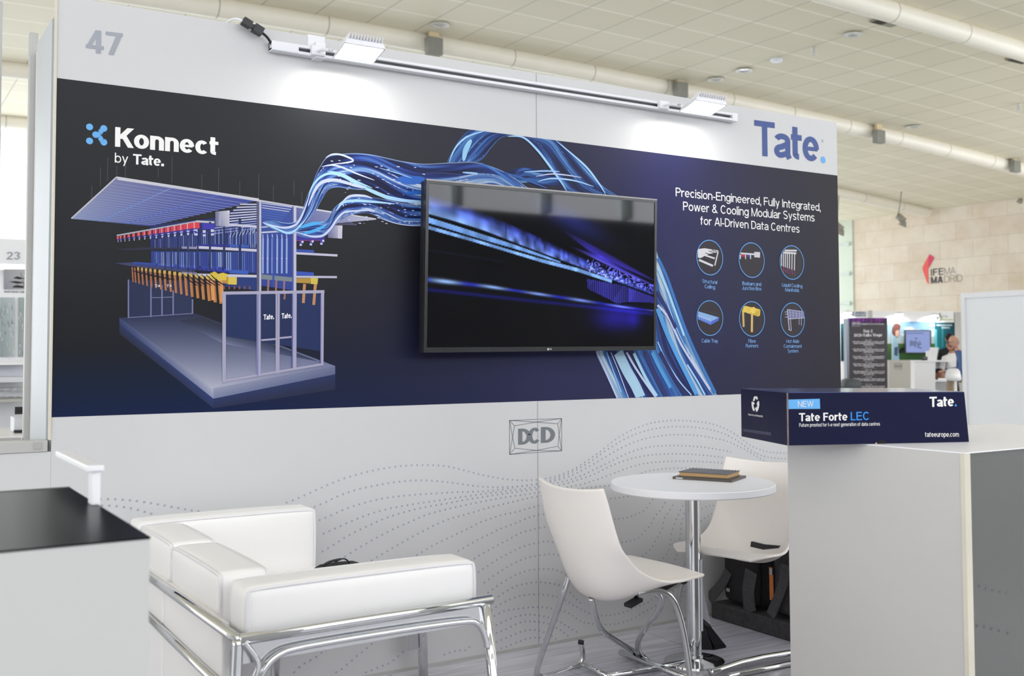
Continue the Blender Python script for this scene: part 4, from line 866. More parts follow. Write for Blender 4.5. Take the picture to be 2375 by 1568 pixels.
# dotted wave pattern
LINES = [
 [(140, 487), (203, 463), (262, 436), (350, 397), (438, 363), (525, 338), (612, 319), (698, 306), (780, 300), (862, 300), (942, 306), (1045, 330), (1118, 349), (1190, 363), (1265, 373), (1345, 376), (1432, 368), (1505, 350), (1575, 321), (1635, 284), (1695, 243), (1735, 212), (1792, 168), (1850, 133), (1910, 107), (1970, 88), (2050, 77), (2125, 77), (2210, 83), (2285, 98), (2345, 122), (2400, 155), (2470, 205), (2560, 235), (2680, 240)],
 [(280, 508), (338, 484), (397, 455), (484, 425), (570, 405), (656, 389), (740, 379), (825, 376), (905, 381), (985, 390), (1065, 402), (1140, 409), (1212, 410), (1285, 407), (1350, 399), (1430, 384), (1530, 352), (1600, 318), (1660, 283), (1720, 240), (1780, 200), (1840, 165), (1900, 140), (1960, 122), (2040, 109), (2110, 107), (2180, 110), (2250, 120), (2330, 143), (2400, 180), (2480, 235), (2560, 262), (2680, 270)],
 [(305, 575), (365, 550), (422, 524), (480, 503), (570, 478), (655, 461), (740, 452), (820, 445), (905, 440), (985, 435), (1065, 433), (1140, 430), (1230, 420), (1300, 408), (1400, 396), (1500, 374), (1580, 345), (1640, 314), (1700, 280), (1760, 245), (1830, 206), (1900, 178), (1960, 162), (2040, 150), (2120, 147), (2200, 152), (2280, 165), (2350, 182), (2440, 225), (2560, 290), (2680, 305)],
 [(325, 642), (380, 618), (438, 592), (500, 566), (570, 540), (650, 518), (735, 502), (820, 488), (900, 477), (980, 464), (1060, 454), (1140, 442), (1230, 431), (1330, 418), (1430, 403), (1530, 380), (1620, 350), (1700, 312), (1780, 272), (1860, 235), (1940, 212), (2020, 203), (2100, 202), (2180, 206), (2260, 215), (2375, 235)],
 [(320, 732), (376, 697), (430, 663), (485, 633), (540, 607), (600, 580), (650, 560), (730, 535), (810, 515), (890, 500), (960, 488), (1040, 472), (1120, 460), (1200, 447), (1300, 433), (1400, 418), (1500, 402), (1600, 373), (1680, 345), (1760, 305), (1840, 275), (1920, 255), (2000, 246), (2100, 243), (2200, 248), (2300, 258), (2375, 268)],
 [(433, 757), (488, 722), (543, 690), (597, 660), (650, 632), (705, 606), (760, 583), (835, 550), (910, 528), (1000, 507), (1080, 490), (1160, 475), (1240, 460), (1330, 447), (1420, 433), (1520, 414), (1620, 395), (1700, 370), (1780, 340), (1860, 310), (1940, 290), (2040, 282), (2140, 280), (2240, 283), (2330, 290), (2375, 293)],
 [(565, 777), (618, 745), (672, 713), (725, 683), (775, 655), (828, 627), (880, 600), (935, 577), (985, 560), (1060, 540), (1135, 517), (1210, 498), (1280, 482), (1350, 465), (1430, 450), (1520, 432), (1600, 418), (1700, 407), (1760, 400), (1850, 372), (1930, 335), (2030, 318), (2140, 315), (2240, 320)],
 [(792, 750), (845, 718), (895, 690), (948, 665), (1000, 640), (1048, 618), (1100, 590), (1150, 572), (1215, 550), (1285, 535), (1355, 515), (1430, 497), (1540, 478), (1640, 470), (1745, 468), (1800, 464), (1880, 449), (1960, 425)],
 [(1000, 730), (1050, 700), (1100, 672), (1150, 648), (1200, 622), (1260, 600), (1310, 580), (1360, 560), (1430, 545), (1540, 545), (1650, 562), (1770, 568), (1815, 568), (1855, 560), (1895, 545), (1935, 522), (1970, 475), (1995, 440)],
 [(1080, 768), (1125, 740), (1175, 712), (1225, 685), (1265, 665), (1310, 640), (1360, 625), (1440, 610), (1560, 625), (1680, 670), (1780, 688), (1855, 680), (1900, 665), (1930, 635), (1960, 600), (1985, 555), (2015, 520), (2040, 480), (2060, 450)],
 [(1100, 835), (1148, 803), (1198, 770), (1245, 745), (1295, 720), (1345, 700), (1395, 690), (1445, 682), (1540, 700)],
 [(1840, 785), (1905, 767), (1940, 740), (1970, 710), (1990, 672), (2020, 620), (2030, 570), (2055, 530), (2080, 490)],
 [(1130, 888), (1175, 855), (1220, 825), (1270, 795), (1320, 772), (1370, 757), (1420, 750), (1465, 745), (1540, 760)],
 [(1990, 795), (2020, 770), (2045, 740), (2060, 700), (2065, 650), (2080, 600), (2100, 550), (2125, 500)],
 [(1148, 938), (1197, 903), (1245, 872), (1290, 848), (1340, 830), (1395, 821), (1450, 820), (1495, 827), (1560, 860)],
 [(2040, 830), (2070, 800), (2090, 760), (2100, 700), (2110, 660), (2115, 600), (2130, 540)],
 [(1155, 987), (1203, 955), (1250, 925), (1295, 903), (1345, 892), (1395, 886), (1450, 890), (1500, 900), (1540, 918), (1580, 960), (1610, 990)],
 [(1165, 1025), (1212, 995), (1260, 972), (1310, 955), (1360, 948), (1415, 948), (1470, 955), (1520, 968), (1565, 995), (1610, 1020), (1650, 1040), (1690, 1050), (1735, 1052), (1780, 1048), (1830, 1035), (1890, 1012), (1950, 985), (2000, 950)],
 [(1180, 1055), (1230, 1030), (1290, 1020), (1380, 1010), (1430, 1012), (1490, 1022), (1540, 1035), (1580, 1060), (1620, 1085), (1680, 1095), (1750, 1098), (1810, 1090), (1870, 1070), (1930, 1035), (1990, 1000), (2050, 950), (2110, 900)],
 [(1190, 1100), (1245, 1075), (1300, 1055), (1350, 1048), (1400, 1052), (1450, 1062), (1500, 1080), (1550, 1110), (1600, 1140)],
 [(1190, 1140), (1240, 1120), (1290, 1095), (1340, 1082), (1400, 1085), (1450, 1095), (1510, 1125), (1560, 1165)],
 [(1190, 1185), (1250, 1160), (1310, 1135), (1360, 1125), (1410, 1130), (1460, 1150), (1500, 1180)],
 [(1190, 1225), (1250, 1205), (1310, 1180), (1360, 1165), (1410, 1165), (1450, 1180)],
 [(2220, 517), (2250, 505), (2290, 500)], [(2215, 580), (2240, 560), (2265, 545), (2290, 520)], [(2110, 980), (2130, 940), (2135, 900), (2130, 860)], [(2080, 1010), (2110, 990)],
]
DOTP = [[zc(x, y) for x, y in L_] for L_ in LINES]
zs = lambda x, y: (x/2.97, 1040+y/2.97)
DOTP += [[zs(*p) for p in ((640, 350), (690, 350), (747, 349), (800, 350), (852, 354), (903, 358), (1003, 371), (1100, 387), (1197, 405), (1293, 423), (1385, 435))], [zs(*p) for p in ((650, 392), (712, 394), (763, 395), (815, 399), (866, 406), (915, 415), (963, 427), (1011, 441), (1070, 458))]]
zz = lambda x, y: (500+x/3.167, 1150+y/3.167)
DOTP += [[zz(*p) for p in L_] for L_ in (((540, 1330), (572, 1300), (630, 1248), (675, 1218), (722, 1195), (763, 1163), (807, 1130)), ((850, 1330), (890, 1292), (927, 1272), (965, 1238), (1003, 1208), (1041, 1172), (1080, 1144), (1147, 1087), (1180, 1075)),
         ((1020, 1330), (1065, 1310), (1113, 1293), (1150, 1280), (1220, 1250), (1260, 1238), (1298, 1213), (1335, 1182), (1370, 1150), (1400, 1123)), ((1680, 1165), (1740, 1145), (1780, 1135), (1850, 1130), (1870, 1080)), ((1665, 1232), (1750, 1222), (1810, 1205), (1840, 1195)), ((1240, 1330), (1330, 1300), (1420, 1290)))]
m = MB(); DOTC = mat('dot_grey_print', K(158, 160, 172, 1.1), .5, spec=.4)
nd = 0
for li_, L_ in enumerate(DOTP):
    Q = [onY(x, y, 0) for x, y in catmull(L_, 10)]; acc = 0.; step = .0245
    for i in range(len(Q)-1):
        a, b = Q[i], Q[i+1]; d = math.hypot(b[0]-a[0], b[2]-a[2])
        while acc <= d and d > 0:
            t = acc/d; x = a[0]+(b[0]-a[0])*t; z = a[2]+(b[2]-a[2])*t; r = .0042
            if z > .02 and x < WX: m.poly([(x+r*math.cos(k*PI/5), lay(1+.12*li_), z+r*math.sin(k*PI/5)) for k in range(10)]); nd += 1
            acc += step
        acc -= d
tag(m.build('dotted_waves', DOTC, wall, recalc=False), kind='stuff')

# ------------------------------------------------------------------ television on the wall
tv = empty('television', (2.0, -.05, 1.6), 'large flat television on the banner showing blue light beams', 'television')
TYF, TYB = -.105, -.055
def tvp(px, py, e=0.): return onY(px, py, TYF-e)
TLc, TRc, BRc, BLc = tvp(989, 418), tvp(1524, 465), tvp(1521, 812), tvp(983, 818)
tl_, tr_, br2, bl2 = tvp(995.5, 425), tvp(1519, 470), tvp(1516.5, 803), tvp(990, 806)
FRM = mat('tv_frame_black', S(40, 40, 42), .25, spec=.6, noise=(12, .05))
def off(p, dy): return (p[0], p[1]+dy, p[2])
m = MB()
for a, b, c, d in ((TLc, TRc, tr_, tl_), (TRc, BRc, br2, tr_), (BRc, BLc, bl2, br2), (BLc, TLc, tl_, bl2)):
    m.prism([a, b, c, d], [off(p, .022) for p in (a, b, c, d)])
m.build('bezel', FRM, tv)
m = MB(); m.prism([off(p, .022) for p in (TLc, TRc, BRc, BLc)], [off(p, .045) for p in (TLc, TRc, BRc, BLc)]); m.build('back_cover', BLACKP, tv)
m = MB(); m.box(1.75, 2.15, -.062, -.0, 1.45, 1.78); m.build('wall_mount', BLACKP, tv)
m = MB(); m.poly([off(p, .004) for p in (TLc, TRc)] + [off(p, .004) for p in (TRc, TLc)]) if False else None
a, b = Vector(TLc), Vector(TRc); m.prism([a+Vector((0, -.001, .0)), b+Vector((0, -.001, .0)), b+Vector((0, .02, .0)), a+Vector((0, .02, .0))], [a+Vector((0, -.001, .006)), b+Vector((0, -.001, .006)), b+Vector((0, .02, .006)), a+Vector((0, .02, .006))])
m.build('top_edge', mat('tv_edge_metal', S(120, 118, 116), .25, .8), tv)
def zt(x, y): return (960+x/3.5633, 400+y/3.5633)
def lerp(a, b, t): return a+(b-a)*t
def interp(P, x):
    if x <= P[0][0]: return P[0][1]
    for (a, b), (c, d) in zip(P, P[1:]):
        if x <= c: return lerp(b, d, (x-a)/(c-a))
    return P[-1][1]
def tvcol(x, y):
    r = [2., 2.5, 4.]
    def add(c, k):
        for i in range(3): r[i] += c[i]*max(0, k)
    def band(top, bot, c0, c1, soft=5., x0=-1e9, x1=1e9, tex=None):
        if x < x0 or x > x1: return
        fade = min(1, (x-x0)/260) if x0 > 0 else 1
        t, b = interp(top, x), interp(bot, x)
        k = min(1, max(0, (y-t)/soft+.5))*min(1, max(0, (b-y)/soft+.5))
        if k <= 0: return
        u = (y-t)/max(b-t, 1); c = [lerp(c0[i], c1[i], u) for i in range(3)]
        if tex: q = tex(x, u); c = [v*q for v in c]
        add(c, k*fade)
    f = max(0, min(1, (x-120)/1850))
    def tx(x, u):
        g = .55+.7*vn(x*.012*(1+f), u*2+3); 
        if x > 700: g *= .55+.7*vn(x*.05, u*2)
        edge = min(1, .35+1.5*u); return g*edge
    band([(120, 185), (360, 262), (700, 408), (1000, 545), (1200, 645), (1340, 705), (1450, 760), (1700, 860), (1975, 985)], [(120, 343), (300, 398), (540, 480), (800, 588), (1000, 665), (1300, 775), (1600, 890), (1975, 1010)],
         (52, 66, 190), (lerp(142, 70, f), lerp(186, 80, f), lerp(240, 190, f)), 10, tex=tx)
    band([(120, 370), (540, 515), (760, 590), (1150, 735)], [(120, 418), (540, 560), (760, 625), (1150, 748)], (120, 166, 232), (110, 156, 226), 5, x1=1150, tex=lambda x, u: .75+.4*vn(x*.02, 1))
    band([(120, 440), (540, 574), (760, 645), (1000, 715), (1300, 790), (1600, 890)], [(120, 470), (540, 600), (760, 670), (1000, 745), (1300, 822), (1600, 915)], (126, 170, 235), (120, 166, 232), 5, x1=1600, tex=lambda x, u: .7+.5*vn(x*.025, 4))
    # violet beams at the right
    band([(1210, 595), (1500, 690), (1700, 800), (1970, 925)], [(1210, 600), (1500, 740), (1700, 830), (1970, 935)], (44, 34, 150), (92, 88, 214), 12, x0=1205)
    band([(1180, 470), (1400, 585), (1700, 740), (1975, 885)], [(1180, 490), (1400, 650), (1700, 790), (1975, 892)], (30, 24, 90), (56, 44, 170), 16, x0=1150)
    # dark blue haze, middle top
    k = math.exp(-((x-1250)/300)**2-((y-(x*.45-170))/110)**2); add((26, 34, 110), k*.8)
    # server lights
    if x > 1380:
        yc = interp([(1380, 760), (1975, 960)], x); 
        if abs(y-yc) < lerp(60, 24, (x-1380)/600) and vn(x*.085, y*.09) > .62: add((90, 90, 220), 1.)
        t, b = interp([(1380, 880), (1700, 935), (1975, 1030)], x), interp([(1380, 960), (1650, 1085), (1760, 1070), (1975, 1080)], x)
        if t < y < b:
            add((44, 34, 130), .5*max(0, 1-abs(x-1520)/320)+.2)
            if (x*.058) % 1 < .45: add((56, 66, 160), .7*max(.25, 1-abs(x-1560)/420))
            if x > 1750: add((50, 46, 150), .6)
    # lower line
    t, b = interp([(110, 868), (560, 930), (900, 985), (1250, 1035), (1700, 1105), (1975, 1140)], x), interp([(110, 905), (560, 955), (900, 1005), (1250, 1058), (1700, 1120), (1975, 1148)], x)
    w_ = max(b-t, 6); k = math.exp(-((y-(t+b)/2)/(w_*.62))**2); puls = .62+.38*math.cos((x-250)*.0175) ; add((lerp(150, 100, f)*puls, lerp(190, 120, f)*puls, 240*max(puls, .7)), k)
    k = math.exp(-((y-interp([(110, 970), (900, 1060), (1975, 1170)], x))/16)**2); add((16, 18, 110), k*.8)
    # blue glow low right
    k = math.exp(-((x-1640)/210)**2-((y-1200)/110)**2) if y > 1090+0*x else 0; add((40, 30, 170), k*.75)
    k = math.exp(-((x-1800)/60)**2-((y-1215)/70)**2); add((30, 20, 150), k*.5)
    k = math.exp(-((y-interp([(110, 640), (700, 740)], x))/6)**2)*(1 if x < 700 else 0); add((24, 30, 70), k*.5)
    return [min(255, v) for v in r]
m = MB(); NX, NY = 330, 190; V = {}; Cc = {}
for i in range(NX+1):
    for j in range(NY+1):
        u, v = i/NX, j/NY
        a = [lerp(tl_[k], tr_[k], u) for k in range(3)]; b = [lerp(bl2[k], br2[k], u) for k in range(3)]
        p = [lerp(a[k], b[k], v) for k in range(3)]; p[1] = TYF+.003
        px = lerp(lerp(995.5, 1519, u), lerp(990, 1516.5, u), v); py = lerp(lerp(425, 470, u), lerp(806, 803, u), v)
        V[i, j] = m.bm.verts.new(p); Cc[i, j] = tvcol((px-960)*3.5633, (py-400)*3.5633)
for i in range(NX):
    for j in range(NY):
        q = [(i, j+1), (i+1, j+1), (i+1, j), (i, j)]; f = m.bm.faces.new([V[k] for k in q])
        for l, k in zip(f.loops, q): l[m.cl] = K(*Cc[k])
m.build('screen', SCREEN, tv, recalc=False)
m = MB(); letter(m, 'LG', tvp(1275, 811.5, .001), tvp(1279.5, 811.5, .001), UPZ, .008, .2, .1); p = tvp(1271.5, 810, .001); m.poly([(p[0]+.005*math.cos(a*PI/8), p[1], p[2]+.005*math.sin(a*PI/8)) for a in range(16)]); m.build('maker_mark', mat('mark_silver', S(200, 200, 204), .4), tv, recalc=False)

# ------------------------------------------------------------------ track with two floodlights
tr = empty('light_track', (1.9, -.03, 2.43), 'white track rail with a dark slot along the top of the stand wall', 'light track')
m = MB(); m.box(.743, 3.136, -.038, -.001, 2.412, 2.424, .002); m.box(.743, 3.136, -.038, -.001, 2.438, 2.45, .002); m.box(.743, 3.136, -.014, -.001, 2.423, 2.439); m.box(.743, .85, -.04, -.001, 2.414, 2.448, .002); m.box(3.10, 3.136, -.04, -.001, 2.41, 2.452, .002)
m.build('rail', LAMPBODY, tr)
m = MB(); m.box(.85, 3.10, -.02, -.0145, 2.4245, 2.4375); m.build('slot', mat('slot_dark', S(92, 92, 94), .5, noise=(20, .1)), tr)
m = MB(); m.box(.915, .955, -.05, .008, 2.405, 2.47, .003); m.box(.90, .97, -.003, .03, 2.46, 2.505); m.build('wall_clip', LAMPBODY, tr)
def flood(x0, x1, lab):
    e = empty('floodlight', ((x0+x1)/2, -.18, 2.42), lab, 'floodlight', 'white floodlights on the wall track')
    oy, iy, oz, iz = -.245, -.125, 2.42, 2.388
    def F(x, t, u): # t 0 inner .. 1 outer, u up
        y = iy+(oy-iy)*t; z = iz+(oz-iz)*t; return (x, y-.25*u, z+.97*u)
    m = MB(); m.prism([F(x0, 0, 0), F(x1, 0, 0), F(x1, 1, 0), F(x0, 1, 0)], [F(x0+.01, .06, .022), F(x1-.01, .06, .022), F(x1-.01, .94, .022), F(x0+.01, .94, .022)])
    m.build('housing', LAMPBODY, e)
    n = 12; 
    m = MB()
    for i in range(n):
        x = x0+.016+(x1-x0-.032)*i/(n-1); m.prism([F(x-.002, .15, .02), F(x+.002, .15, .02), F(x+.002, .97, .02), F(x-.002, .97, .02)], [F(x-.0015, .25, .036), F(x+.0015, .25, .036), F(x+.0015, 1.02, .040), F(x-.0015, 1.02, .040)])
    m.build('cooling_fins', LAMPBODY, e)
    m = MB(); m.prism([F(x0+.006, .05, -.001), F(x1-.006, .05, -.001), F(x1-.006, .95, -.001), F(x0+.006, .95, -.001)][::-1], [F(x0+.006, .05, .001), F(x1-.006, .05, .001), F(x1-.006, .95, .001), F(x0+.006, .95, .001)]); m.build('lit_glass', LAMPGLASS, e)
    m = MB()
    for a, b in ((.14, .34), (.62, .84)): m.prism([F(lerp(x0, x1, a), .14, -.0015), F(lerp(x0, x1, b), .14, -.0015), F(lerp(x0, x1, b), .24, -.0015), F(lerp(x0, x1, a), .24, -.0015)], [F(lerp(x0, x1, a), .14, -.0005), F(lerp(x0, x1, b), .14, -.0005), F(lerp(x0, x1, b), .24, -.0005), F(lerp(x0, x1, a), .24, -.0005)])
    m.build('glass_print', mat('pale_print', S(190, 214, 206), .5, emis=S(206, 226, 220), es=.75), e)
    m = MB(); m.tube([(x0-.03, -.03, 2.432), (x0-.03, -.10, 2.425), (x0-.004, -.14, 2.415)], .006, 8, smooth=1); m.box(x0-.055, x0+.0, -.06, -.036, 2.412, 2.45, .003); m.build('bracket', LAMPBODY, e)
    m = MB(); m.tube([(x0-.012, -.139, 2.414), (x0-.012, -.146, 2.414)], .008, 10, smooth=0); m.build('bracket_screw', CHROMEB, e)
    ld = bpy.data.lights.new('flood_beam', 'AREA'); ld.shape = 'RECTANGLE'; ld.size = x1-x0-.02; ld.size_y = .10; ld.energy = LAMP_W; ld.spread = math.radians(168); ld.color = (1, .985, .95)
    lo = bpy.data.objects.new('flood_beam', ld); COL.objects.link(lo)
    c = Vector(F((x0+x1)/2, .5, -.006)); n_ = Vector((0, .12, -1)).normalized(); xa = Vector((1, 0, 0)); ya = (-n_).cross(xa)
    lo.matrix_world = Matrix.Translation(c) @ Matrix((xa, ya, -n_)).transposed().to_4x4(); mwl = lo.matrix_world.copy(); lo.parent = e; lo.matrix_parent_inverse = e.matrix_world.inverted()
    return e
flood(.950, 1.117, 'white floodlight nearest the black plug connector'); flood(2.675, 2.868, 'white floodlight nearest the large navy lettering')
pc = empty('power_connector', (.66, -.05, 2.47), 'black plug connector hanging over the top of the stand wall', 'connector')
a0, a1 = Vector(onY(562, 47, -.035)), Vector(onY(608, 76, -.035)); dd = (a1-a0)
def obox(m, c, d, l, w, h):
    d = d.normalized(); s_ = Vector((0, 1, 0)); u_ = d.cross(s_).normalized()
    P = [c+d*(l/2*i)+s_*(w/2*j) for i, j in ((-1, -1), (1, -1), (1, 1), (-1, 1))]; m.prism([p-u_*h/2 for p in P], [p+u_*h/2 for p in P])
m = MB(); obox(m, a0+dd*.22, dd, .034, .03, .026); obox(m, a0+dd*.5, dd, .04, .018, .016); m.build('plug', BLACKP, pc)
m = MB(); obox(m, a0+dd*.78, dd, .036, .032, .03); m.build('socket', BLACKP, pc)
m = MB(); m.tube([a0+dd*.03, tuple(Vector(onY(545, 42, -.01))), tuple(Vector(onY(528, 50, .02))), tuple(Vector(onY(524, 58, .06)))], .0045, 8); m.build('white_cable', LAMPBODY, pc)
m = MB(); m.tube([a1, tuple(onY(622, 88, -.03)), (.75, -.025, 2.43)], .005, 8); m.build('black_cable', BLACKP, pc)

# ------------------------------------------------------------------ open frame left of the stand wall
fr = empty('partition_frame', (-.5, 0, 0), 'low white panel with aluminium frame left of the stand wall', 'partition')
m = MB(); m.box(-1.6, -.0005, 0, .04, 0, .942); m.build('low_panel', WALLW, fr)
m = MB(); m.box(-1.6, -.012, -.006, .05, .943, .981, .002); m.build('top_rail', ALU, fr)
m = MB(); m.box(-.055, -.031, -.009, -.006, .953, .975); m.build('lock_plate', mat('lock_grey', S(170, 170, 166), .5), fr)
fr2 = empty('rear_partition_frame', (-.5, .52, 0), 'aluminium upright and rail standing behind the low panel', 'partition')
m = MB(); m.box(-.022, .008, .505, .54, 0, 2.5, .004); m.build('upright', ALU, fr2)
m = MB(); m.box(-1.6, -.028, .505, .54, .925, .955); m.build('rail', ALU, fr2)
m = MB(); m.box(-1.6, -.03, .51, .53, 0, .925); m.build('low_panel', WALLW, fr2)
p = onY(1, 200, .52); m = MB(); m.box(p[0]-.04, p[0]+.002, .505, .54, .955, 2.6); m.build('upright', ALU, fr2)

# ------------------------------------------------------------------ white leatherette sofa with a chrome tube frame
sofa = empty('sofa', (.55, -.72, 0), 'white two-seat sofa with chrome tube frame against the stand wall', 'sofa')
def piping(m, pts, r=.0045): m.tube(pts, r, 8, closed=True, smooth=2)
def face_loop(x0, x1, z0, z1, y, c=.012): return [(x0+c, y, z0), (x1-c, y, z0), (x1, y, z0+c), (x1, y, z1-c), (x1-c, y, z1), (x0+c, y, z1), (x0, y, z1-c), (x0, y, z0+c)]
def face_loopx(y0, y1, z0, z1, x, c=.012): return [(x, a, b) for a, _, b in face_loop(y0, y1, z0, z1, 0, c)]
def cushion(name, x0, x1, y0, y1, z0, z1, pip, r=.022, puff=.012):
    m = MB(); m.rbox(x0, x1, y0, y1, z0, z1, r, puff, 11); o = m.build(name, SOFT, sofa, True)
    m = MB()
    for k in pip:
        if k == 'y0': piping(m, face_loop(x0+.004, x1-.004, z0+.004, z1-.004, y0+.004))
        if k == 'y1': piping(m, face_loop(x0+.004, x1-.004, z0+.004, z1-.004, y1-.004))
        if k == 'x0': piping(m, face_loopx(y0+.004, y1-.004, z0+.004, z1-.004, x0+.004))
        if k == 'x1': piping(m, face_loopx(y0+.004, y1-.004, z0+.004, z1-.004, x1-.004))
    m.build('piping', PIPE, o, True); return o
cushion('arm_cushion', .232, .868, -1.352, -1.222, .565, .712, ('y0', 'y1'), puff=.004)
cushion('arm_cushion', .235, .852, -.235, -.10, .485, .715, ('y0', 'y1'), puff=.004)
cushion('back_cushion', .238, .372, -1.118, -.640, .50, .705, ('x0', 'x1'), puff=.006)
cushion('back_cushion', .238, .372, -.634, -.238, .50, .708, ('x0', 'x1'), puff=.006)
cushion('seat_cushion', .375, .86, -1.06, -.68, .468, .504, ('x1',), puff=.003); cushion('seat_cushion', .375, .86, -.675, -.238, .468, .504, ('x1',), puff=.006)
R1 = .013
def fy(px, py, y): return onY(px, py, y)
m = MB(); a, b = fy(556, 1484, -1.375), fy(1140, 1391, -1.375)
m.tube([a, b], .0135, 14, smooth=0)
m.tube([(.208, -1.375, a[2]), (.208, -.09, a[2]-.012)], R1, 12, smooth=0)
m.build('top_rail', CHROME, sofa, True)
m = MB(); m.prism([(a[0]+.01, -1.368, a[2]-.06), (b[0]-.03, -1.368, b[2]-.058), (b[0]-.03, -1.36, b[2]-.058), (a[0]+.01, -1.36, a[2]-.06)], [(a[0]+.005, -1.368, a[2]-.008), (b[0]-.01, -1.368, b[2]-.008), (b[0]-.01, -1.36, b[2]-.008), (a[0]+.005, -1.36, a[2]-.008)])
m.build('side_plate', CHROMEB, sofa)
m = MB(); m.tube([fy(590, 1572, -1.385), fy(601, 1543, -1.385), fy(590, 1520, -1.385), fy(566, 1490, -1.385)], .008, 10); m.tube([fy(595, 1590, -1.385), fy(612, 1552, -1.385), fy(640, 1520, -1.385), fy(690, 1500, -1.385), fy(1083, 1438, -1.385), fy(1112, 1446, -1.385), fy(1127, 1480, -1.385), fy(1130, 1500, -1.385)], .0085, 12)
m.build('side_tube', CHROME, sofa, True)
m = MB(); m.tube([(.208, -1.372, a[2]), (.200, -1.372, .40), (.198, -1.372, .012)], .0135, 14, smooth=2); m.tube([(.215, -1.345, a[2]-.03), (.212, -1.345, .3), (.21, -1.345, .012)], .012, 12, smooth=1)
m.build('leg', CHROME, sofa, True)
e_ = fy(1152, 1568, -1.372); d_ = (e_[0]-b[0]+.008)/(b[2]-e_[2])
m = MB(); m.tube([(b[0]-.018, -1.372, b[2]-.01), (b[0]-.02+d_*(b[2]-.01), -1.372, .0)], .0145, 14, smooth=0); m.build('leg', CHROME, sofa, True)
m = MB(); m.tube([(.208, -.10, .59), (.20, -.10, .0)], .0135, 12, smooth=0); m.build('leg', CHROME, sofa, True)
c_ = onY(997, 1430, -.25); m = MB(); m.tube([(c_[0]+.02, -.13, .47), (c_[0]+.035, -.13, .0)], .019, 14, smooth=0); m.build('leg', CHROME, sofa, True)
m = MB(); m.box(c_[0]-.03, c_[0]+.01, -.135, -.125, .12, .44); m.build('leg_plate', CHROMEB, sofa)
m = MB(); z1 = onX(347, 1437, .208)[2]; z2 = onX(520, 1566, .208)[2]; m.tube([(.208, -1.36, .455), (.208, -.12, .475)], .0125, 12, smooth=0)
m.build('rear_lower_rail', CHROME, sofa, True)
m = MB(); m.rbox(.216, .24, -1.215, -.642, .12, .60, .008, .002, 5); m.build('rear_padding', SOFT, sofa, True); m = MB(); m.rbox(.216, .24, -.636, -.12, .12, .60, .008, .002, 5); m.build('rear_padding', SOFT, sofa, True)
for px_ in (640,): 
    p = fy(px_, 1500, -1.25); m = MB(); m.tube([(p[0], -1.25, .54), (p[0], -1.25, 0)], .012, 10, smooth=0); m.build('inner_leg', CHROMEB, sofa, True)
# bag behind the sofa arm
bg_ = empty('backpack', onY(790, 1330, -.5), 'black backpack on the sofa seat, only its top loop showing over the arm', 'backpack')
c = onY(795, 1338, -.62)
m = MB(); m.rbox(c[0]-.085, c[0]+.085, -.70, -.54, .506, c[2]+.035, .03, .008, 7); m.build('bag_body', CLOTHB, bg_, True)
m = MB(); m.tube([onY(775, 1306, -.62), onY(790, 1296, -.62), onY(803, 1296, -.62), onY(812, 1308, -.62)], .004, 8, flat=.6); m.tube([onY(748, 1312, -.62), onY(765, 1302, -.62), onY(790, 1297, -.62)], .004, 8); m.build('carry_loop', BLACKP, bg_, True)

# ------------------------------------------------------------------ chairs
def shell_mesh():
    """moulded seat shell; local x forward, z up, origin on the floor under the seat middle"""
    prof = [(-.275, .797, .198, -.245, .800), (-.262, .735, .206, -.228, .738), (-.250, .66, .212, -.208, .663), (-.240, .58, .213, -.180, .592), (-.228, .505, .208, -.138, .545), (-.203, .432, .204, -.098, .508), (-.155, .383, .205, -.058, .484), (-.085, .374, .212, -.018, .466), (-.005, .400, .222, .028, .455), (.075, .432, .228, .085, .453), (.145, .452, .226, .146, .456), (.200, .456, .212, .199, .455), (.240, .448, .170, .236, .441)]
    P = []
    for i in range(len(prof)-1):
        for k in range(4):
            t = k/4; p0, p1, p2, p3 = prof[max(i-1, 0)], prof[i], prof[i+1], prof[min(i+2, len(prof)-1)]
            P.append(tuple(.5*((2*p1[d])+(-p0[d]+p2[d])*t+(2*p0[d]-5*p1[d]+4*p2[d]-p3[d])*t*t+(-p0[d]+3*p1[d]-3*p2[d]+p3[d])*t**3) for d in range(5)))
    P.append(prof[-1]); n = 22; G = []
    for i, (x, z, w, xe, ze) in enumerate(P):
        row = []
        for j in range(n+1):
            v = -1+2*j/n; k = abs(v)**2.3; dip = -.012*(1-v*v)*math.exp(-(i/2.2)**2)
            row.append(Vector((x+(xe-x)*k, v*w, z+(ze-z)*k+dip)))
        G.append(row)
    R_, C_ = len(G), n+1; m = MB(); T = .0055
    def nrm(i, j):
        a = G[min(i+1, R_-1)][j]-G[max(i-1, 0)][j]; b = G[i][min(j+1, C_-1)]-G[i][max(j-1, 0)][:] if False else G[i][min(j+1, C_-1)]-G[i][max(j-1, 0)]
        return a.cross(b).normalized()
    A = [[m.bm.verts.new(G[i][j]+nrm(i, j)*T) for j in range(C_)] for i in range(R_)]; B = [[m.bm.verts.new(G[i][j]-nrm(i, j)*T) for j in range(C_)] for i in range(R_)]
    for i in range(R_-1):
        for j in range(C_-1):
            m.bm.faces.new((A[i][j], A[i+1][j], A[i+1][j+1], A[i][j+1])); m.bm.faces.new((B[i][j], B[i][j+1], B[i+1][j+1], B[i+1][j]))
    ring = [(0, j) for j in range(C_)]+[(i, C_-1) for i in range(1, R_)]+[(R_-1, j) for j in range(C_-2, -1, -1)]+[(i, 0) for i in range(R_-2, 0, -1)]
    for (a, b), (c, d) in zip(ring, ring[1:]+ring[:1]): m.bm.faces.new((A[a][b], A[c][d], B[c][d], B[a][b]))
    return m.mesh('shell')
SHM = shell_mesh()
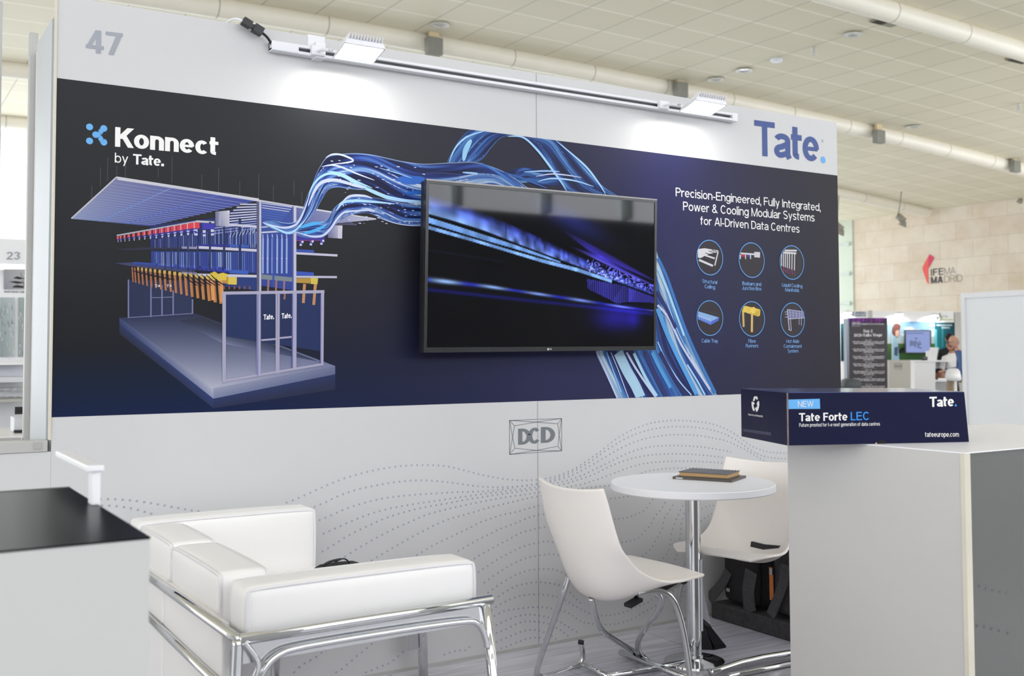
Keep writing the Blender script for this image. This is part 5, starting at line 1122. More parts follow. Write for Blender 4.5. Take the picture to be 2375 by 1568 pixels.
def place_shell(root):
    o = bpy.data.objects.new('seat_shell', SHM); COL.objects.link(o); o.parent = root
    if not SHM.materials: SHM.materials.append(SHELL)
    for p in SHM.polygons: p.use_smooth = True
    md = o.modifiers.new('bevel', 'BEVEL'); md.width = .0035; md.segments = 2; md.limit_method = 'ANGLE'; md.angle_limit = math.radians(50)
    return o
ch1 = empty('cafe_chair', (1.874, -.713, 0), 'white shell chair seen from behind, in front of the dotted wall', 'chair', None, 0.)
place_shell(ch1)
TR = .0115
def tube_part(root, name, pts, r=TR, seg=12, m_=None, sm=3): 
    m = MB(); m.tube(pts, r, seg, smooth=sm); return m.build(name, m_ or CHROME, root, True)
tube_part(ch1, 'leg', [onY(1318, 1340, -.58), onY(1305, 1380, -.57), onY(1275, 1465, -.48), onY(1247, 1545, -.38), onY(1243, 1570, -.345), onY(1275, 1568, -.335), onY(1335, 1548, -.335), onY(1353, 1530, -.335), onY(1350, 1505, -.335), onY(1347, 1492, -.335)])
tube_part(ch1, 'foot_cap', [onY(1347, 1494, -.335), onY(1348, 1485, -.335)], .0125, 10, BLACKP, 0)
tube_part(ch1, 'leg', [onY(1371, 1388, -.73), onY(1379, 1425, -.71), onY(1392, 1462, -.64), onY(1430, 1487, -.52), onY(1472, 1512, -.40), onY(1492, 1524, -.37)])
tube_part(ch1, 'leg', [onY(1470, 1378, -.80), onY(1510, 1370, -.82), onY(1533, 1382, -.83), onY(1533, 1412, -.80), onY(1500, 1452, -.66), onY(1476, 1490, -.52), onY(1486, 1522, -.42), onY(1520, 1545, -.48), onY(1595, 1574, -.66)])
tube_part(ch1, 'leg', [onY(1480, 1376, -.86), onY(1530, 1368, -.88), onY(1560, 1385, -.88), onY(1578, 1430, -.88), onY(1592, 1500, -.88), onY(1602, 1580, -.88), onY(1606, 1625, -.88)])
tube_part(ch1, 'floor_bar', [onZ(1440, 1513, .025), onZ(1605, 1577, .025)], .014, 12, None, 0)
tube_part(ch1, 'floor_bar', [onZ(1408, 1568, .012), onZ(1500, 1553, .012), onZ(1585, 1536, .012)], .011, 12, None, 0)
tube_part(ch1, 'floor_bar', [onZ(1354, 1540, .03), onZ(1410, 1570, .013)], .011, 12, None, 0)
def under(name, x0, x1, y0, y1, z0, z1, m_):
    m = MB(); q = [ch1.matrix_world @ Vector(p) for p in ((x0, y0, z0[0]), (x1, y0, z0[1]), (x1, y1, z0[1]), (x0, y1, z0[0]))]; m.prism(q, [p+Vector((0, 0, z1)) for p in q]); m.build(name, m_, ch1)
under('seat_pad', -.07, -.015, -.125, -.085, (.354, .371), .012, BLACKP)
under('seat_bracket', .06, .15, -.15, .12, (.392, .418), .010, CHROMEB)
under('bracket_cap', .151, .165, -.16, .13, (.418, .424), .012, BLACKP)
ch2 = empty('cafe_chair', (2.664, -.505, 0), 'white shell chair facing the table, with dark bags behind it', 'chair', None, math.radians(198))
place_shell(ch2).location.z = -.012
tube_part(ch2, 'leg', [onY(1600, 1285, -.36), onY(1590, 1310, -.30), onY(1566, 1418, -.12)], .010)
tube_part(ch2, 'leg', [(2.98, -.66, .40), (3.02, -.70, .2), (3.02, -.74, .02), (2.9, -.76, .016), (2.72, -.765, .016)], .011)
tube_part(ch2, 'floor_bar', [onZ(1648, 1560, .03), onZ(1740, 1530, .03), onZ(1850, 1512, .03)], .013, 12, None, 1)
tube_part(ch2, 'floor_bar', [onZ(1690, 1568, .013), onZ(1850, 1536, .013)], .011, 12, None, 0)

# ------------------------------------------------------------------ round table
TX, TY, TZ = 2.375, -.53, .733
tb = empty('round_table', (TX, TY, 0), 'round white pedestal table on a chrome column between the two chairs', 'table')
RT = .335
m = MB(); m.lathe([(0, TZ-.030), (RT-.004, TZ-.030), (RT, TZ-.026), (RT, TZ-.003), (RT-.003, TZ), (0, TZ)], TX, TY, 72); autosmooth(m.build('tabletop', mat('white_tabletop', K(236, 237, 241, 1.08), .4, spec=.35, noise=(2, .01)), tb))
m = MB(); m.lathe([(.031, TZ-.03), (.031, .02)], TX, TY, 28); m.build('column', CHROME, tb, True)
m = MB(); m.lathe([(.031, .035), (.036, .034), (.037, .022), (.05, .018), (.095, .012), (.122, .008), (.125, .0), (0, .0)], TX, TY, 40); autosmooth(m.build('base', CHROME, tb), 50)
m = MB(); m.box(TX+.008, TX+.02, TY-.0325, TY-.0305, .13, .42); m.build('column_sticker', mat('sticker_grey', S(196, 200, 206), .5), tb)
# tablet and notebook on the table
def slab(name, C4, z0, z1, m_, label=None, cat=None, grp=None):
    m = MB(); m.prism([(x, y, z0) for x, y in C4], [(x, y, z1) for x, y in C4]); o = m.build(name, m_); return o
def quadp(pts, z): return [onZ(x, y, z)[:2] for x, y in pts]
tc_ = Vector((2.56, -.40))
A4 = quadp([(1560, 1107.5), (1697, 1116)], TZ+.006); ax = Vector(A4[1])-Vector(A4[0]); al = ax.length; ax.normalize(); ay = Vector((-ax.y, ax.x))
o0 = Vector(A4[0])
tab = slab('tablet', [o0, o0+ax*al, o0+ax*al+ay*.185, o0+ay*.185], TZ+.0005, TZ+.010, mat('graphite_case', S(86, 80, 76), .35, .5, noise=(20, .05)))
tag(tab, 'slim dark grey tablet lying under the notebook on the round table', 'tablet')
m = MB(); p = onZ(1577, 1104, TZ+.0045); q0 = o0+ax*.015-ay*.0006; m.prism([(q0.x, q0.y, TZ+.003), ((q0+ax*.03).x, (q0+ax*.03).y, TZ+.003), ((q0+ax*.03+ay*.0005).x, (q0+ax*.03+ay*.0005).y, TZ+.003), ((q0+ay*.0005).x, (q0+ay*.0005).y, TZ+.003)], [(q0.x, q0.y, TZ+.007), ((q0+ax*.03).x, (q0+ax*.03).y, TZ+.007), ((q0+ax*.03+ay*.0005).x, (q0+ax*.03+ay*.0005).y, TZ+.007), ((q0+ay*.0005).x, (q0+ay*.0005).y, TZ+.007)]); m.build('edge_label', LW, tab)
nb = empty('notebook', (o0.x+.1, o0.y, TZ+.01), 'thick notebook with dark cover and tan page edges lying on the tablet', 'notebook')
o1 = o0+ax*.018+ay*.022; n1, n2 = al*.84, .155
N4 = [o1, o1+ax*n1, o1+ax*n1+ay*n2, o1+ay*n2]
PAGES = mat('tan_pages', S(196, 160, 112), .8, noise=(200, .25, (.02, .02, 3))); COVER = mat('dark_cover', S(92, 92, 98), .45, noise=(14, .12))
g = .003
m = MB(); I4 = [N4[0]+(ax+ay)*g, N4[1]+(ay-ax)*g, N4[2]-(ax+ay)*g, N4[3]+(ax-ay)*g]; m.prism([(p.x, p.y, TZ+.0125) for p in I4], [(p.x, p.y, TZ+.027) for p in I4]); m.build('pages', PAGES, nb)
m = MB(); m.prism([(p.x, p.y, TZ+.0275) for p in N4], [(p.x, p.y, TZ+.030) for p in N4]); m.build('front_cover', COVER, nb)
m = MB(); m.prism([(p.x, p.y, TZ+.0102) for p in N4], [(p.x, p.y, TZ+.0122) for p in N4]); m.build('back_cover', COVER, nb)
m = MB(); s0 = N4[0]+ay*n2; 
for i in range(16): 
    c0 = s0+ax*(n1*(i+.5)/16); m.tube([(c0.x, c0.y, TZ+.010), (c0.x+ay.x*.004, c0.y+ay.y*.004, TZ+.02), (c0.x, c0.y, TZ+.032)], .0012, 6, smooth=1)
m.build('spiral_binding', BLACKP, nb, True)

# ------------------------------------------------------------------ plinth, bags and black stand beside the table
pl = MB(); a, b = onZ(1655, 1440, 0), onZ(1840, 1484, 0)
pl.box(2.93, 3.60, -.62, -.03, 0, .075, .006)
tag(pl.build('floor_plinth', mat('dark_grey_felt', S(66, 64, 66), .95, noise=(40, .2), bump=(90, .25))), 'low dark grey felt covered plinth on the floor under the bags', 'plinth')
bp1 = empty('backpack', (3.10, -.20, .075), 'black backpack with loose grey straps on the plinth behind the table column', 'backpack')
m = MB(); m.rbox(2.99, 3.22, -.33, -.05, .076, .50, .06, .012, 9); m.build('bag_body', CLOTHB, bp1, True)
m = MB(); m.rbox(2.955, 3.0, -.30, -.09, .10, .34, .02, .008, 7); m.build('front_pocket', CLOTHB, bp1, True)
def flatstrap(root, name, P, w, m_=None):
    """flat webbing band through the points P (world)"""
    P = [Vector(p) for p in P]; m = MB(); L_ = []
    for i, p in enumerate(P):
        t = (P[min(i+1, len(P)-1)]-P[max(i-1, 0)]).normalized(); s_ = t.cross(Vector((1, 0, 0))).normalized(); L_.append((p-s_*w/2, p+s_*w/2))
    for (a, b), (c, d) in zip(L_, L_[1:]):
        o_ = Vector((-.004, 0, 0)); m.prism([a, b, d, c], [a+o_, b+o_, d+o_, c+o_])
    return m.build(name, m_ or WEB, root)
flatstrap(bp1, 'strap', [onX(x, y, 2.945) for x, y in ((1690, 1325), (1678, 1350), (1660, 1372), (1645, 1388))], .05)
flatstrap(bp1, 'strap', [onX(x, y, 2.95) for x, y in ((1743, 1325), (1736, 1370), (1739, 1410), (1742, 1420))], .075)
m = MB(); p = onX(1690, 1368, 2.94); m.box(p[0]-.004, p[0], p[1]-.012, p[1]+.012, p[2]-.008, p[2]+.008); m.build('buckle', CHROMEB, bp1)
bp2 = empty('backpack', (3.10, -.50, .075), 'dark backpack with an orange zip on the plinth beside the counter', 'backpack')
m = MB(); m.rbox(3.0, 3.28, -.62, -.35, .076, .52, .05, .012, 9); m.build('bag_body', CLOTH, bp2, True)
m = MB(); m.rbox(2.965, 3.01, -.58, -.40, .10, .40, .018, .006, 7); m.build('front_pocket', CLOTH, bp2, True)
flatstrap(bp2, 'zip', [onX(x, y, 2.955) for x, y in ((1789, 1316), (1790, 1350), (1791, 1392))], .022, mat('orange_zip', S(206, 122, 60), .6, noise=(60, .1)))
m = MB(); p = onX(1790, 1325, 2.948); m.box(p[0]-.006, p[0], p[1]-.008, p[1]+.008, p[2]-.014, p[2]+.014); m.build('zip_pull', CHROME, bp2)
flatstrap(bp2, 'strap', [onX(x, y, 2.935) for x, y in ((1822, 1310), (1818, 1350), (1806, 1385), (1788, 1428))], .05)
fs = empty('folded_stand', onZ(1660, 1525, 0), 'black flared foot with a pale blade leaning beside the table base', 'stand')
def Fp(px, py, y): return onY(px, py, y)
m = MB(); m.prism([Fp(1622, 1522, -.40), Fp(1657, 1524, -.44), Fp(1680, 1515, -.42), Fp(1660, 1508, -.36)], [Fp(1621, 1436, -.40), Fp(1630, 1434, -.44), Fp(1648, 1450, -.42), Fp(1640, 1440, -.36)]); m.build('foot', BLACKP, fs)
m = MB(); m.prism([Fp(1650, 1520, -.445), Fp(1684, 1516, -.445), Fp(1684, 1516, -.40), Fp(1650, 1520, -.40)], [Fp(1656, 1502, -.445), Fp(1684, 1498, -.445), Fp(1684, 1498, -.40), Fp(1656, 1502, -.40)]); m.prism([Fp(1632, 1450, -.442), Fp(1650, 1455, -.442), Fp(1650, 1455, -.42), Fp(1632, 1450, -.42)][::-1], [Fp(1658, 1502, -.442), Fp(1684, 1498, -.442), Fp(1684, 1498, -.42), Fp(1658, 1502, -.42)][::-1]); m.build('foot_wedge', BLACKG, fs)
m = MB(); m.prism([Fp(1628, 1440, -.41), Fp(1650, 1457, -.41), Fp(1650, 1457, -.395), Fp(1628, 1440, -.395)], [Fp(1627, 1356, -.41), Fp(1631, 1366, -.41), Fp(1631, 1366, -.395), Fp(1627, 1356, -.395)]); m.build('blade', mat('grey_plastic', S(172, 172, 176), .5, noise=(10, .03)), fs)
# black bag strap on the far chair
m = MB(); c = ch2.matrix_world @ Vector((-.19, .0, .50))
q = [onX(x, y, 2.80) for x, y in ((1742, 1256), (1770, 1263), (1806, 1266), (1802, 1272), (1770, 1275), (1740, 1268))]
m.prism(q, [(x+.012, y, z) for x, y, z in q]); tag(m.build('seat_strap', BLACKP), 'black strap lying where the seat and back of the far chair meet', 'strap')

# ------------------------------------------------------------------ counters in the foreground
cr_ = empty('display_counter', (2.4, -1.75, 0), 'white counter on the right carrying the navy cardboard box', 'counter')
CX, CY0, CY1, CX1, CH = 1.946, -2.088, -1.46, 3.05, 1.0
LAMB = mat('warm_white_laminate', K(180, 179, 176, 1.2), .4, spec=.3, noise=(1.2, .02))
for xx in (CX, CX1-.018): m = MB(); m.box(xx, xx+.018, CY0+.012, CY1, 0, CH-.003); m.build('side_panel', LAMB, cr_)
m = MB(); m.box(CX-.003, CX+.022, CY0-.002, CY0+.011, 0, CH-.0035); m.build('edge_trim', BEIGE, cr_)
m = MB(); m.box(CX, CX1, CY0-.002, CY1, CH-.003, CH); m.build('worktop', WHITE, cr_)
FP_ = mat('glossy_grey_panel', S(96, 98, 95), .22, spec=.6, noise=(1.5, .05))
m = MB(); m.box(CX+.0225, CX1, CY0+.004, CY0+.012, 0, CH-.0035); m.build('front_panel', FP_, cr_)
m = MB()
for P in (((2258, 1357), (2274, 1361), (2290, 1366), (2306, 1370), (2322, 1373), (2338, 1376)), ((2252, 1450), (2269, 1452), (2286, 1455), (2303, 1459), (2320, 1464), (2340, 1470))):
    for x, y in P:
        p = onY(x, y, CY0); m.poly([(p[0]+.0042*math.cos(k*PI/6), CY0+.0034, p[2]+.0042*math.sin(k*PI/6)) for k in range(12)])
tag(m.build('printed_dots', mat('dot_dark', S(88, 90, 96), .5), cr_, recalc=False), kind='stuff')
m = MB(); m.box(CX+.02, CX1-.02, CY1-.02, CY1-.002, 0, CH-.004); m.build('back_panel', LAMB, cr_)
# cardboard box
bx = empty('cardboard_box', (1.95, -1.65, CH), 'navy cardboard box with a blue NEW flash standing on the right counter', 'box')
P0 = Vector((1.712, -1.682, 0)); P1 = Vector((2.240, -1.890, 0)); ux = (P1-P0).normalized(); Lx = .577; uy = Vector((-ux.y, ux.x, 0)); Ly = .335; HB = .151
NAVYC = mat('navy_cardboard', K(10, 15, 56, .8), .45, spec=.22, noise=(3, .12), bump=(9, .15))
KR = mat('kraft_edge', S(176, 150, 122), .8, noise=(30, .1))
def bp_(a, b, z): v = P0+ux*a+uy*b; return (v.x, v.y, CH+.0005+z)
m = MB(); m.prism([bp_(0, 0, 0), bp_(Lx, 0, 0), bp_(Lx, Ly, 0), bp_(0, Ly, 0)], [bp_(0, 0, HB), bp_(Lx-.012, 0, HB-.004), bp_(Lx-.012, Ly, HB-.004), bp_(0, Ly, HB)]); o = m.build('carton', NAVYC, bx)
m = MB(); m.prism([bp_(-.002, -.002, 0), bp_(.002, -.0035, 0), bp_(.0035, .002, 0), bp_(0, .003, 0)], [bp_(-.002, -.002, HB), bp_(.002, -.0035, HB), bp_(.0035, .002, HB), bp_(0, .003, HB)]); m.build('corner_edge', mat('worn_corner', S(120, 108, 104), .8, noise=(60, .3)), bx)
m = MB(); m.prism([bp_(.005, -.001, HB), bp_(Lx-.014, -.001, HB-.004), bp_(Lx-.014, Ly, HB-.004), bp_(.005, Ly, HB)], [bp_(.005, -.001, HB+.002), bp_(Lx-.014, -.001, HB-.002), bp_(Lx-.014, Ly, HB-.002), bp_(.005, Ly, HB+.002)]); m.build('lid', mat('navy_lid_painted_sheen', S(78, 86, 128), .14, spec=.9, noise=(2, .1)), bx)  # lid colour lightened, reflected light on the top is painted in
def bf(px, py, e=.0012):   # point on the front face of the box
    d = Vector(ray(px, py)); n_ = Vector((-uy.x, -uy.y, 0)); c_ = Vector(CAM); t = (P0+n_*e-c_).dot(n_)/d.dot(n_); return tuple(c_+d*t)
def bs(px, py, e=.0012):   # point on the left end of the box
    d = Vector(ray(px, py)); n_ = Vector((-ux.x, -ux.y, 0)); c_ = Vector(CAM); t = (P0+n_*e-c_).dot(n_)/d.dot(n_); return tuple(c_+d*t)
def zb(x, y): return (1680+x/3.958, 880+y/3.958)
m = MB(); m.poly([bf(*zb(*p)) for p in ((572, 272), (880, 270), (876, 178), (572, 186))]); m.build('new_flash', SKYB, bx, recalc=False)
m = MB(); letter(m, 'NEW', bf(*zb(676, 253), .002), bf(*zb(818, 250), .002), UPZ, .0165, .1, .12); m.build('flash_lettering', LW, bx, recalc=False)
m = MB(); letter(m, 'Tate Forte', bf(*zb(686, 385)), bf(*zb(1130, 377)), UPZ, .0235, .19, .08); letter(m, 'Tate', bf(*zb(1884, 254)), bf(*zb(2108, 246)), UPZ, .030, .22, .05)
letter(m, 'Future proofed for the next generation of data centres', bf(*zb(688, 436)), bf(*zb(1428, 424)), UPZ, .0105, .13, .1); letter(m, 'tateeurope.com', bf(*zb(1842, 528)), bf(*zb(2153, 526)), UPZ, .0145, .14, .08)
m.build('front_lettering', LW, bx, recalc=False)
LB = mat('bright_blue_print', K(40, 128, 206, 1.2), .45)
m = MB(); letter(m, 'LEC', bf(*zb(1160, 377)), bf(*zb(1334, 373)), UPZ, .0245, .15, .1); c = Vector(bf(*zb(2124, 239))); m.poly([tuple(c+ux*(.0035*math.cos(a*PI/8))+Vector((0, 0, .0035*math.sin(a*PI/8)))) for a in range(16)]); m.build('blue_lettering', LB, bx, recalc=False)
m = MB()
for Pz in ([(262, 198), (266, 180), (272, 158), (298, 155), (309, 174), (300, 190), (291, 178), (284, 172), (278, 198)],
           [(318, 196), (322, 228), (317, 262), (306, 290), (291, 301), (291, 286), (281, 270), (294, 250), (297, 264), (303, 236), (296, 226), (304, 204)],
           [(250, 204), (268, 206), (281, 224), (270, 228), (268, 248), (276, 264), (279, 292), (263, 286), (254, 262), (250, 232)]):
    m.poly([bs(*zb(*q)) for q in Pz])
def bline(s_, a, b, cap, w): letter(m, s_, bs(*zb(*a)), bs(*zb(*b)), UPZ, cap, w, .08)
bline('Please Recycle Responsibly', (220, 330), (355, 348), .006, .13)
m.build('recycling_mark', LW, bx, recalc=False)
m = MB(); 
for i, (a, b) in enumerate((((172, 458), (428, 494)), ((172, 466), (428, 502)), ((172, 475), (428, 513)))):
    p, q = Vector(bs(*zb(*a))), Vector(bs(*zb(*b))); m.poly([p, q, q+Vector((0, 0, .0008)), p+Vector((0, 0, .0008))])
m.build('small_print', mat('dim_print', S(120, 124, 146), .5), bx, recalc=False)
m = MB(); c = Vector(bf(*zb(1448, 600), .0015)); m.poly([tuple(c+ux*(.0145*math.cos(a*PI/10))+Vector((0, 0, .0145*math.sin(a*PI/10)+.0008))) for a in range(11)]); m.build('hand_hole', mat('hole_dark', S(16, 16, 26), .8), bx, recalc=False)
m = MB(); c = Vector(bf(*zb(1390, 592), .002)); m.poly([tuple(c+ux*a+Vector((0, 0, b))) for a, b in ((-.005, -.0005), (.004, -.0005), (.004, .003), (.002, .005))]); m.build('hole_flap', KR, bx, recalc=False)

# left counter with black top
cl_ = empty('display_counter', (-.6, -1.87, 0), 'white counter with glossy black top in the left foreground', 'counter')
LXR, LYF, LYB, LH = -.194, -2.212, -1.525, 1.0
m = MB(); m.box(-1.3, LXR, LYF, LYF+.018, 0, LH-.0035); m.box(LXR-.018, LXR, LYF+.018, LYB, 0, LH-.0035); m.box(-1.3, LXR-.018, LYB-.018, LYB, 0, LH-.0035); m.build('cabinet', CABW, cl_)
m = MB(); m.box(-1.3, LXR+.001, LYF-.001, LYB+.001, LH-.003, LH); m.build('worktop', BLACKG, cl_)
m = MB(); m.box(-1.3, LXR+.0015, LYB-.004, LYB+.003, LH-.018, LH+.0012); m.build('rear_edge', mat('grey_edge', S(120, 120, 116), .5), cl_)
wb = empty('leaflet_bracket', (-.2, -1.75, LH), 'out of focus white bent bracket standing on the black counter top', 'bracket')
m = MB(); yb = -1.80; ya = onX(150, 1066, -.197)[1]; zt_ = onX(222, 1092, -.197)[2]
m.box(-.205, -.190, yb-.024, yb+.012, LH-.0, zt_, .002); m.build('upright', WHITE, wb)
m = MB(); m.box(-.215, -.185, yb-.030, ya, zt_-.0, zt_+.011, .002); m.build('arm', WHITE, wb)

# ------------------------------------------------------------------ neighbouring stand seen through the frame at the left
nbw = empty('neighbour_stand', (-2.2, 8.2, 0), 'white stand numbered 23 seen through the frame at the left edge', 'exhibition stand')
YN = 8.2
def yn(px, py, e=0.): return onY(px, py, YN-e)
xa, xb = yn(-120, 600)[0], yn(74.5, 600)[0]; z0n, z1n, z2n = 0, yn(30, 612)[2], yn(30, 554)[2]
m = MB(); m.box(xa, xb, YN, YN+.05, z1n, z2n); m.build('fascia', WHITE, nbw)
m = MB(); m.box(xa, xb+.02, YN+.6, YN+.65, 0, z1n-.02); m.build('back_panel', WHITE, nbw)
m = MB(); letter(m, '23', yn(15, 602, .01), yn(46, 602, .01), UPZ, abs(yn(20, 602)[2]-yn(20, 584)[2]), .15, .1); m.build('stand_number', GREYT, nbw, recalc=False)
YP = YN+.59
def yq(px, py, e=0.): return onY(px, py, YP-e)
gm = Art(lambda px, py, l: onY(px, py, YP-.002*l))
gm.G((9, 624), (74, 624), (74, 671), (9, 671), (186, 186, 192), (216, 216, 220), (206, 206, 208), (150, 150, 158), 1, None, 6)
for P in (((30, 645), (40, 641), (60, 646), (44, 648)), ((20, 653), (38, 652), (62, 656), (40, 658)), ((30, 664), (40, 661), (56, 664), (54, 668), (30, 667))): gm.P(P, (60, 60, 64), 2)
for x in (48, 58, 66): gm.Q((x, 632), (x+8, 664), 2, (150, 150, 156), 2)
letter(gm.m, 'Multi-blade supports', yq(10, 678.5, .004), yq(72, 678.5, .004), UPZ, .022, .18, c=K(110, 110, 116))
gm.G((0, 690), (34, 690), (34, 828), (0, 828), (176, 190, 190), (196, 206, 206), (196, 204, 206), (150, 162, 164), 1, None, 5); gm.G((42, 690), (66, 690), (66, 828), (42, 828), (170, 182, 184), (180, 190, 190), (200, 204, 206), (160, 168, 172), 1, None, 5)
_r5 = random.Random(9)
for _ in range(90):
    x, y = _r5.uniform(0, 66), _r5.uniform(700, 828)
    if 33 < x < 43: continue
    c = _r5.choice([(226, 232, 232), (140, 156, 156), (126, 140, 142), (236, 238, 238)]); gm.Q((x, y), (x, y+_r5.uniform(3, 12)), _r5.uniform(.6, 1.8), c, 2)
gm.m.build('product_poster', PRINTM, nbw, recalc=False)
m = MB(); p, q = onY(67.5, 690, YN+.3), onY(71, 812, YN+.3); m.box(p[0], q[0]+.01, YN+.28, YN+.34, q[2], p[2]); m.build('screen_edge', BLACKP, nbw)
def nshelf(y0, y1, yy, col, x0=0, x1=68, nm='shelf'):
    a, b = onY(x0-60 if x0 == 0 else x0, y0, yy), onY(x1, y1, yy); m = MB(); m.box(a[0], b[0], yy, yy+.5, min(a[2], b[2]), max(a[2], b[2])); return m.build(nm, col, nbw)
GW = mat('pale_cabinet', K(205, 207, 212, 1.15), .5, noise=(3, .03))
nshelf(840, 846, YN-.2, WHITE); nshelf(876, 886, YN-.4, GW); nshelf(928, 931, YN-.5, ALU); 
nshelf(848, 1010, YN+.1, GW, nm='cabinet')
m = MB()
for i in range(4):
    for yy in (903, 925):
        c = onY(6+i*19, yy, YN-.02); m.tube([(c[0]+.05*math.cos(t*PI/6), YN-.02, c[2]+.022*math.sin(t*PI/6)) for t in range(12)], .005, 6, closed=True, smooth=0)
m.build('display_fittings', CHROMEB, nbw, True)
a, b = onY(34, 955, 4.6), onY(57, 943, 4.6)
cf = empty('small_appliance', onY(45, 1000, 4.6), 'small beige and dark boxed appliance beyond the frame at the left', 'appliance')
m = MB(); m.box(onY(32, 1000, 4.6)[0], onY(66, 1000, 4.6)[0], 4.6, 4.8, onY(45, 1003, 4.6)[2], onY(45, 968, 4.6)[2], .005); m.build('body', GW, cf)
m = MB(); m.box(onY(34, 1000, 4.55)[0], onY(56, 1000, 4.55)[0], 4.56, 4.6, onY(45, 961, 4.55)[2], onY(45, 944, 4.55)[2]); m.box(onY(33, 1000, 4.55)[0], onY(57, 1000, 4.55)[0], 4.56, 4.6, onY(45, 1003, 4.55)[2], onY(45, 998, 4.55)[2]); m.build('dark_parts', BLACKP, cf)
tbn = MB(); tbn.box(-3.2, onY(70, 1000, 4.4)[0], 4.3, 5.2, onY(45, 1006, 4.6)[2]-.03, onY(45, 1004, 4.6)[2]); tbn.box(-3.1, onY(66, 1000, 4.4)[0], 4.4, 5.1, 0, onY(45, 1006, 4.6)[2]-.03)
tag(tbn.build('side_counter', WHITE), 'white counter beyond the frame at the left edge holding the boxed appliance', 'counter')

# ------------------------------------------------------------------ right: partition panel close behind the counter
px0 = atD(2229, 680, 12.0); XP = px0[0]
pt = empty('white_partition', (XP, 2.6, 0), 'tall plain pale partition panel at the right edge behind the counter', 'partition')
zt2 = px0[2]
yA = px0[1]; m = MB(); m.box(XP+.01, XP+.05, yA-6, yA-.04, 0, zt2-.03); m.build('panel', mat('pale_grey_board', K(212, 215, 218, 1.28), .5, noise=(1, .015)), pt)
m = MB(); m.box(XP-.01, XP+.06, yA-.05, yA, 0, zt2); m.box(XP-.01, XP+.06, yA-6, yA-.05, zt2-.06, zt2); m.build('frame', LAMPBODY, pt)

# ------------------------------------------------------------------ far stands below the stone wall
def frame_at(px, D, nrm=None): return atD(px, 800, D)
class Card:
    """vertical plane facing the viewer's side of the hall: picture coordinates -> points on it"""
    def __init__(s, px, D, ang=0.):
        s.o = Vector(atD(px, 805, D)); v = Vector((-_f[0], -_f[1], 0)).normalized(); s.n = Matrix.Rotation(ang, 3, 'Z') @ v
        s.x = Vector((-s.n.y, s.n.x, 0))
    def p(s, px, py, e=0.):
        d = Vector(ray(px, py)); c_ = Vector(CAM); t = (s.o+s.n*e-c_).dot(s.n)/d.dot(s.n); return c_+d*t
    def block(s, m, x0, y0, x1, y1, th, e=0., floor=False):
        P = [s.p(x0, y1, e), s.p(x1, y1, e), s.p(x1, y0, e), s.p(x0, y0, e)]
        if floor:
            for i in (0, 1): P[i].z = 0
        m.prism(P, [q-s.n*th for q in P]); return m
fb = Card(2090, 33)
fs_ = empty('far_stand', (fb.o.x, fb.o.y, 0), 'distant stand with sky and meadow print below the stone wall', 'exhibition stand')
m = MB(); fb.block(m, 2023, 722, 2212, 750, .08); m.build('fascia', WHITE, fs_)
m = MB(); fb.block(m, 1950, 722, 2014, 842, .08, floor=True); fb.block(m, 2023, 750, 2212, 835, .08, -.05, floor=True); m.build('back_wall', WHITE, fs_)
for q_ in ((2014, 720, 2023), (2214, 724, 2229)): m = MB(); fb.block(m, q_[0], q_[1], q_[2], 750, .15, .02, floor=True); m.build('upright', ALU, fs_)
fa = Art(lambda px, py, l: tuple(fb.p(px, py, .004+.004*l)))
fa.G((2033, 746), (2172, 746), (2172, 800), (2033, 800), (150, 190, 222), (110, 164, 206), (190, 204, 196), (196, 208, 206), 1, None, 8)
_r6 = random.Random(2)
for _ in range(14):
    x, y = _r6.uniform(2045, 2160), _r6.uniform(748, 778); fa.P([(x, y), (x+_r6.uniform(10, 24), y-2), (x+_r6.uniform(12, 28), y+4), (x+4, y+5)], (214, 224, 230), 2)
fa.G((2033, 797), (2172, 797), (2172, 835), (2033, 835), (84, 116, 70), (76, 112, 66), (52, 92, 48), (46, 84, 44), 2, None, 4)
fa.G((1950, 750), (2034, 746), (2034, 835), (1950, 838), (24, 84, 92), (24, 80, 90), (20, 70, 80), (18, 60, 70), 3, None, 3)
fa.G((2168, 748), (2213, 748), (2213, 832), (2168, 832), (26, 92, 104), (18, 70, 84), (14, 60, 72), (40, 150, 160), 3, None, 6)
fa.Q((2170, 764), (2171, 806), 5, (96, 196, 206), 4); fa.Q((2186, 756), (2186, 804), 3, (60, 140, 150), 4)
# printed figure on the banner
fa.P([(2069, 772), (2070, 760), (2075, 750), (2084, 750), (2089, 756), (2087, 765), (2086, 775), (2081, 781), (2073, 780)], (112, 70, 62), 5)
fa.P([(2077, 768), (2085, 765), (2086, 774), (2082, 782), (2077, 780)], (206, 160, 140), 6)
fa.P([(2069, 775), (2077, 781), (2083, 800), (2086, 835), (2069, 835)], (150, 186, 206), 5); fa.P([(2074, 806), (2083, 804), (2082, 826), (2074, 824)], (72, 92, 116), 6)
fa.P([(2085, 812), (2092, 806), (2098, 808), (2090, 818), (2084, 819)], (40, 36, 40), 6)
fa.P([(2068, 770), (2070, 780), (2069, 835), (2068, 835)], (220, 226, 230), 6)
def fl_(s_, a, b, cap, w, c): letter(fa.m, s_, fb.p(a[0], a[1], .03), fb.p(b[0], b[1], .03), UPZ, cap, w, .08, c=K(*c, 1.1))
fl_('INNOVATION', (2172, 756), (2208, 756), .045, .2, (206, 224, 228)); fl_('EVENTS', (2184, 762), (2203, 762), .045, .2, (206, 224, 228))
fa.m.build('printed_back_wall', PRINTM, fs_, recalc=False)
m = MB(); letter(m, 'ANDRO', fb.p(1984, 728.5, .03), fb.p(2009, 728.5, .03), UPZ, .08, .2); letter(m, 'MARESK', fb.p(1984, 734.5, .03), fb.p(2009, 734.5, .03), UPZ, .07, .2)
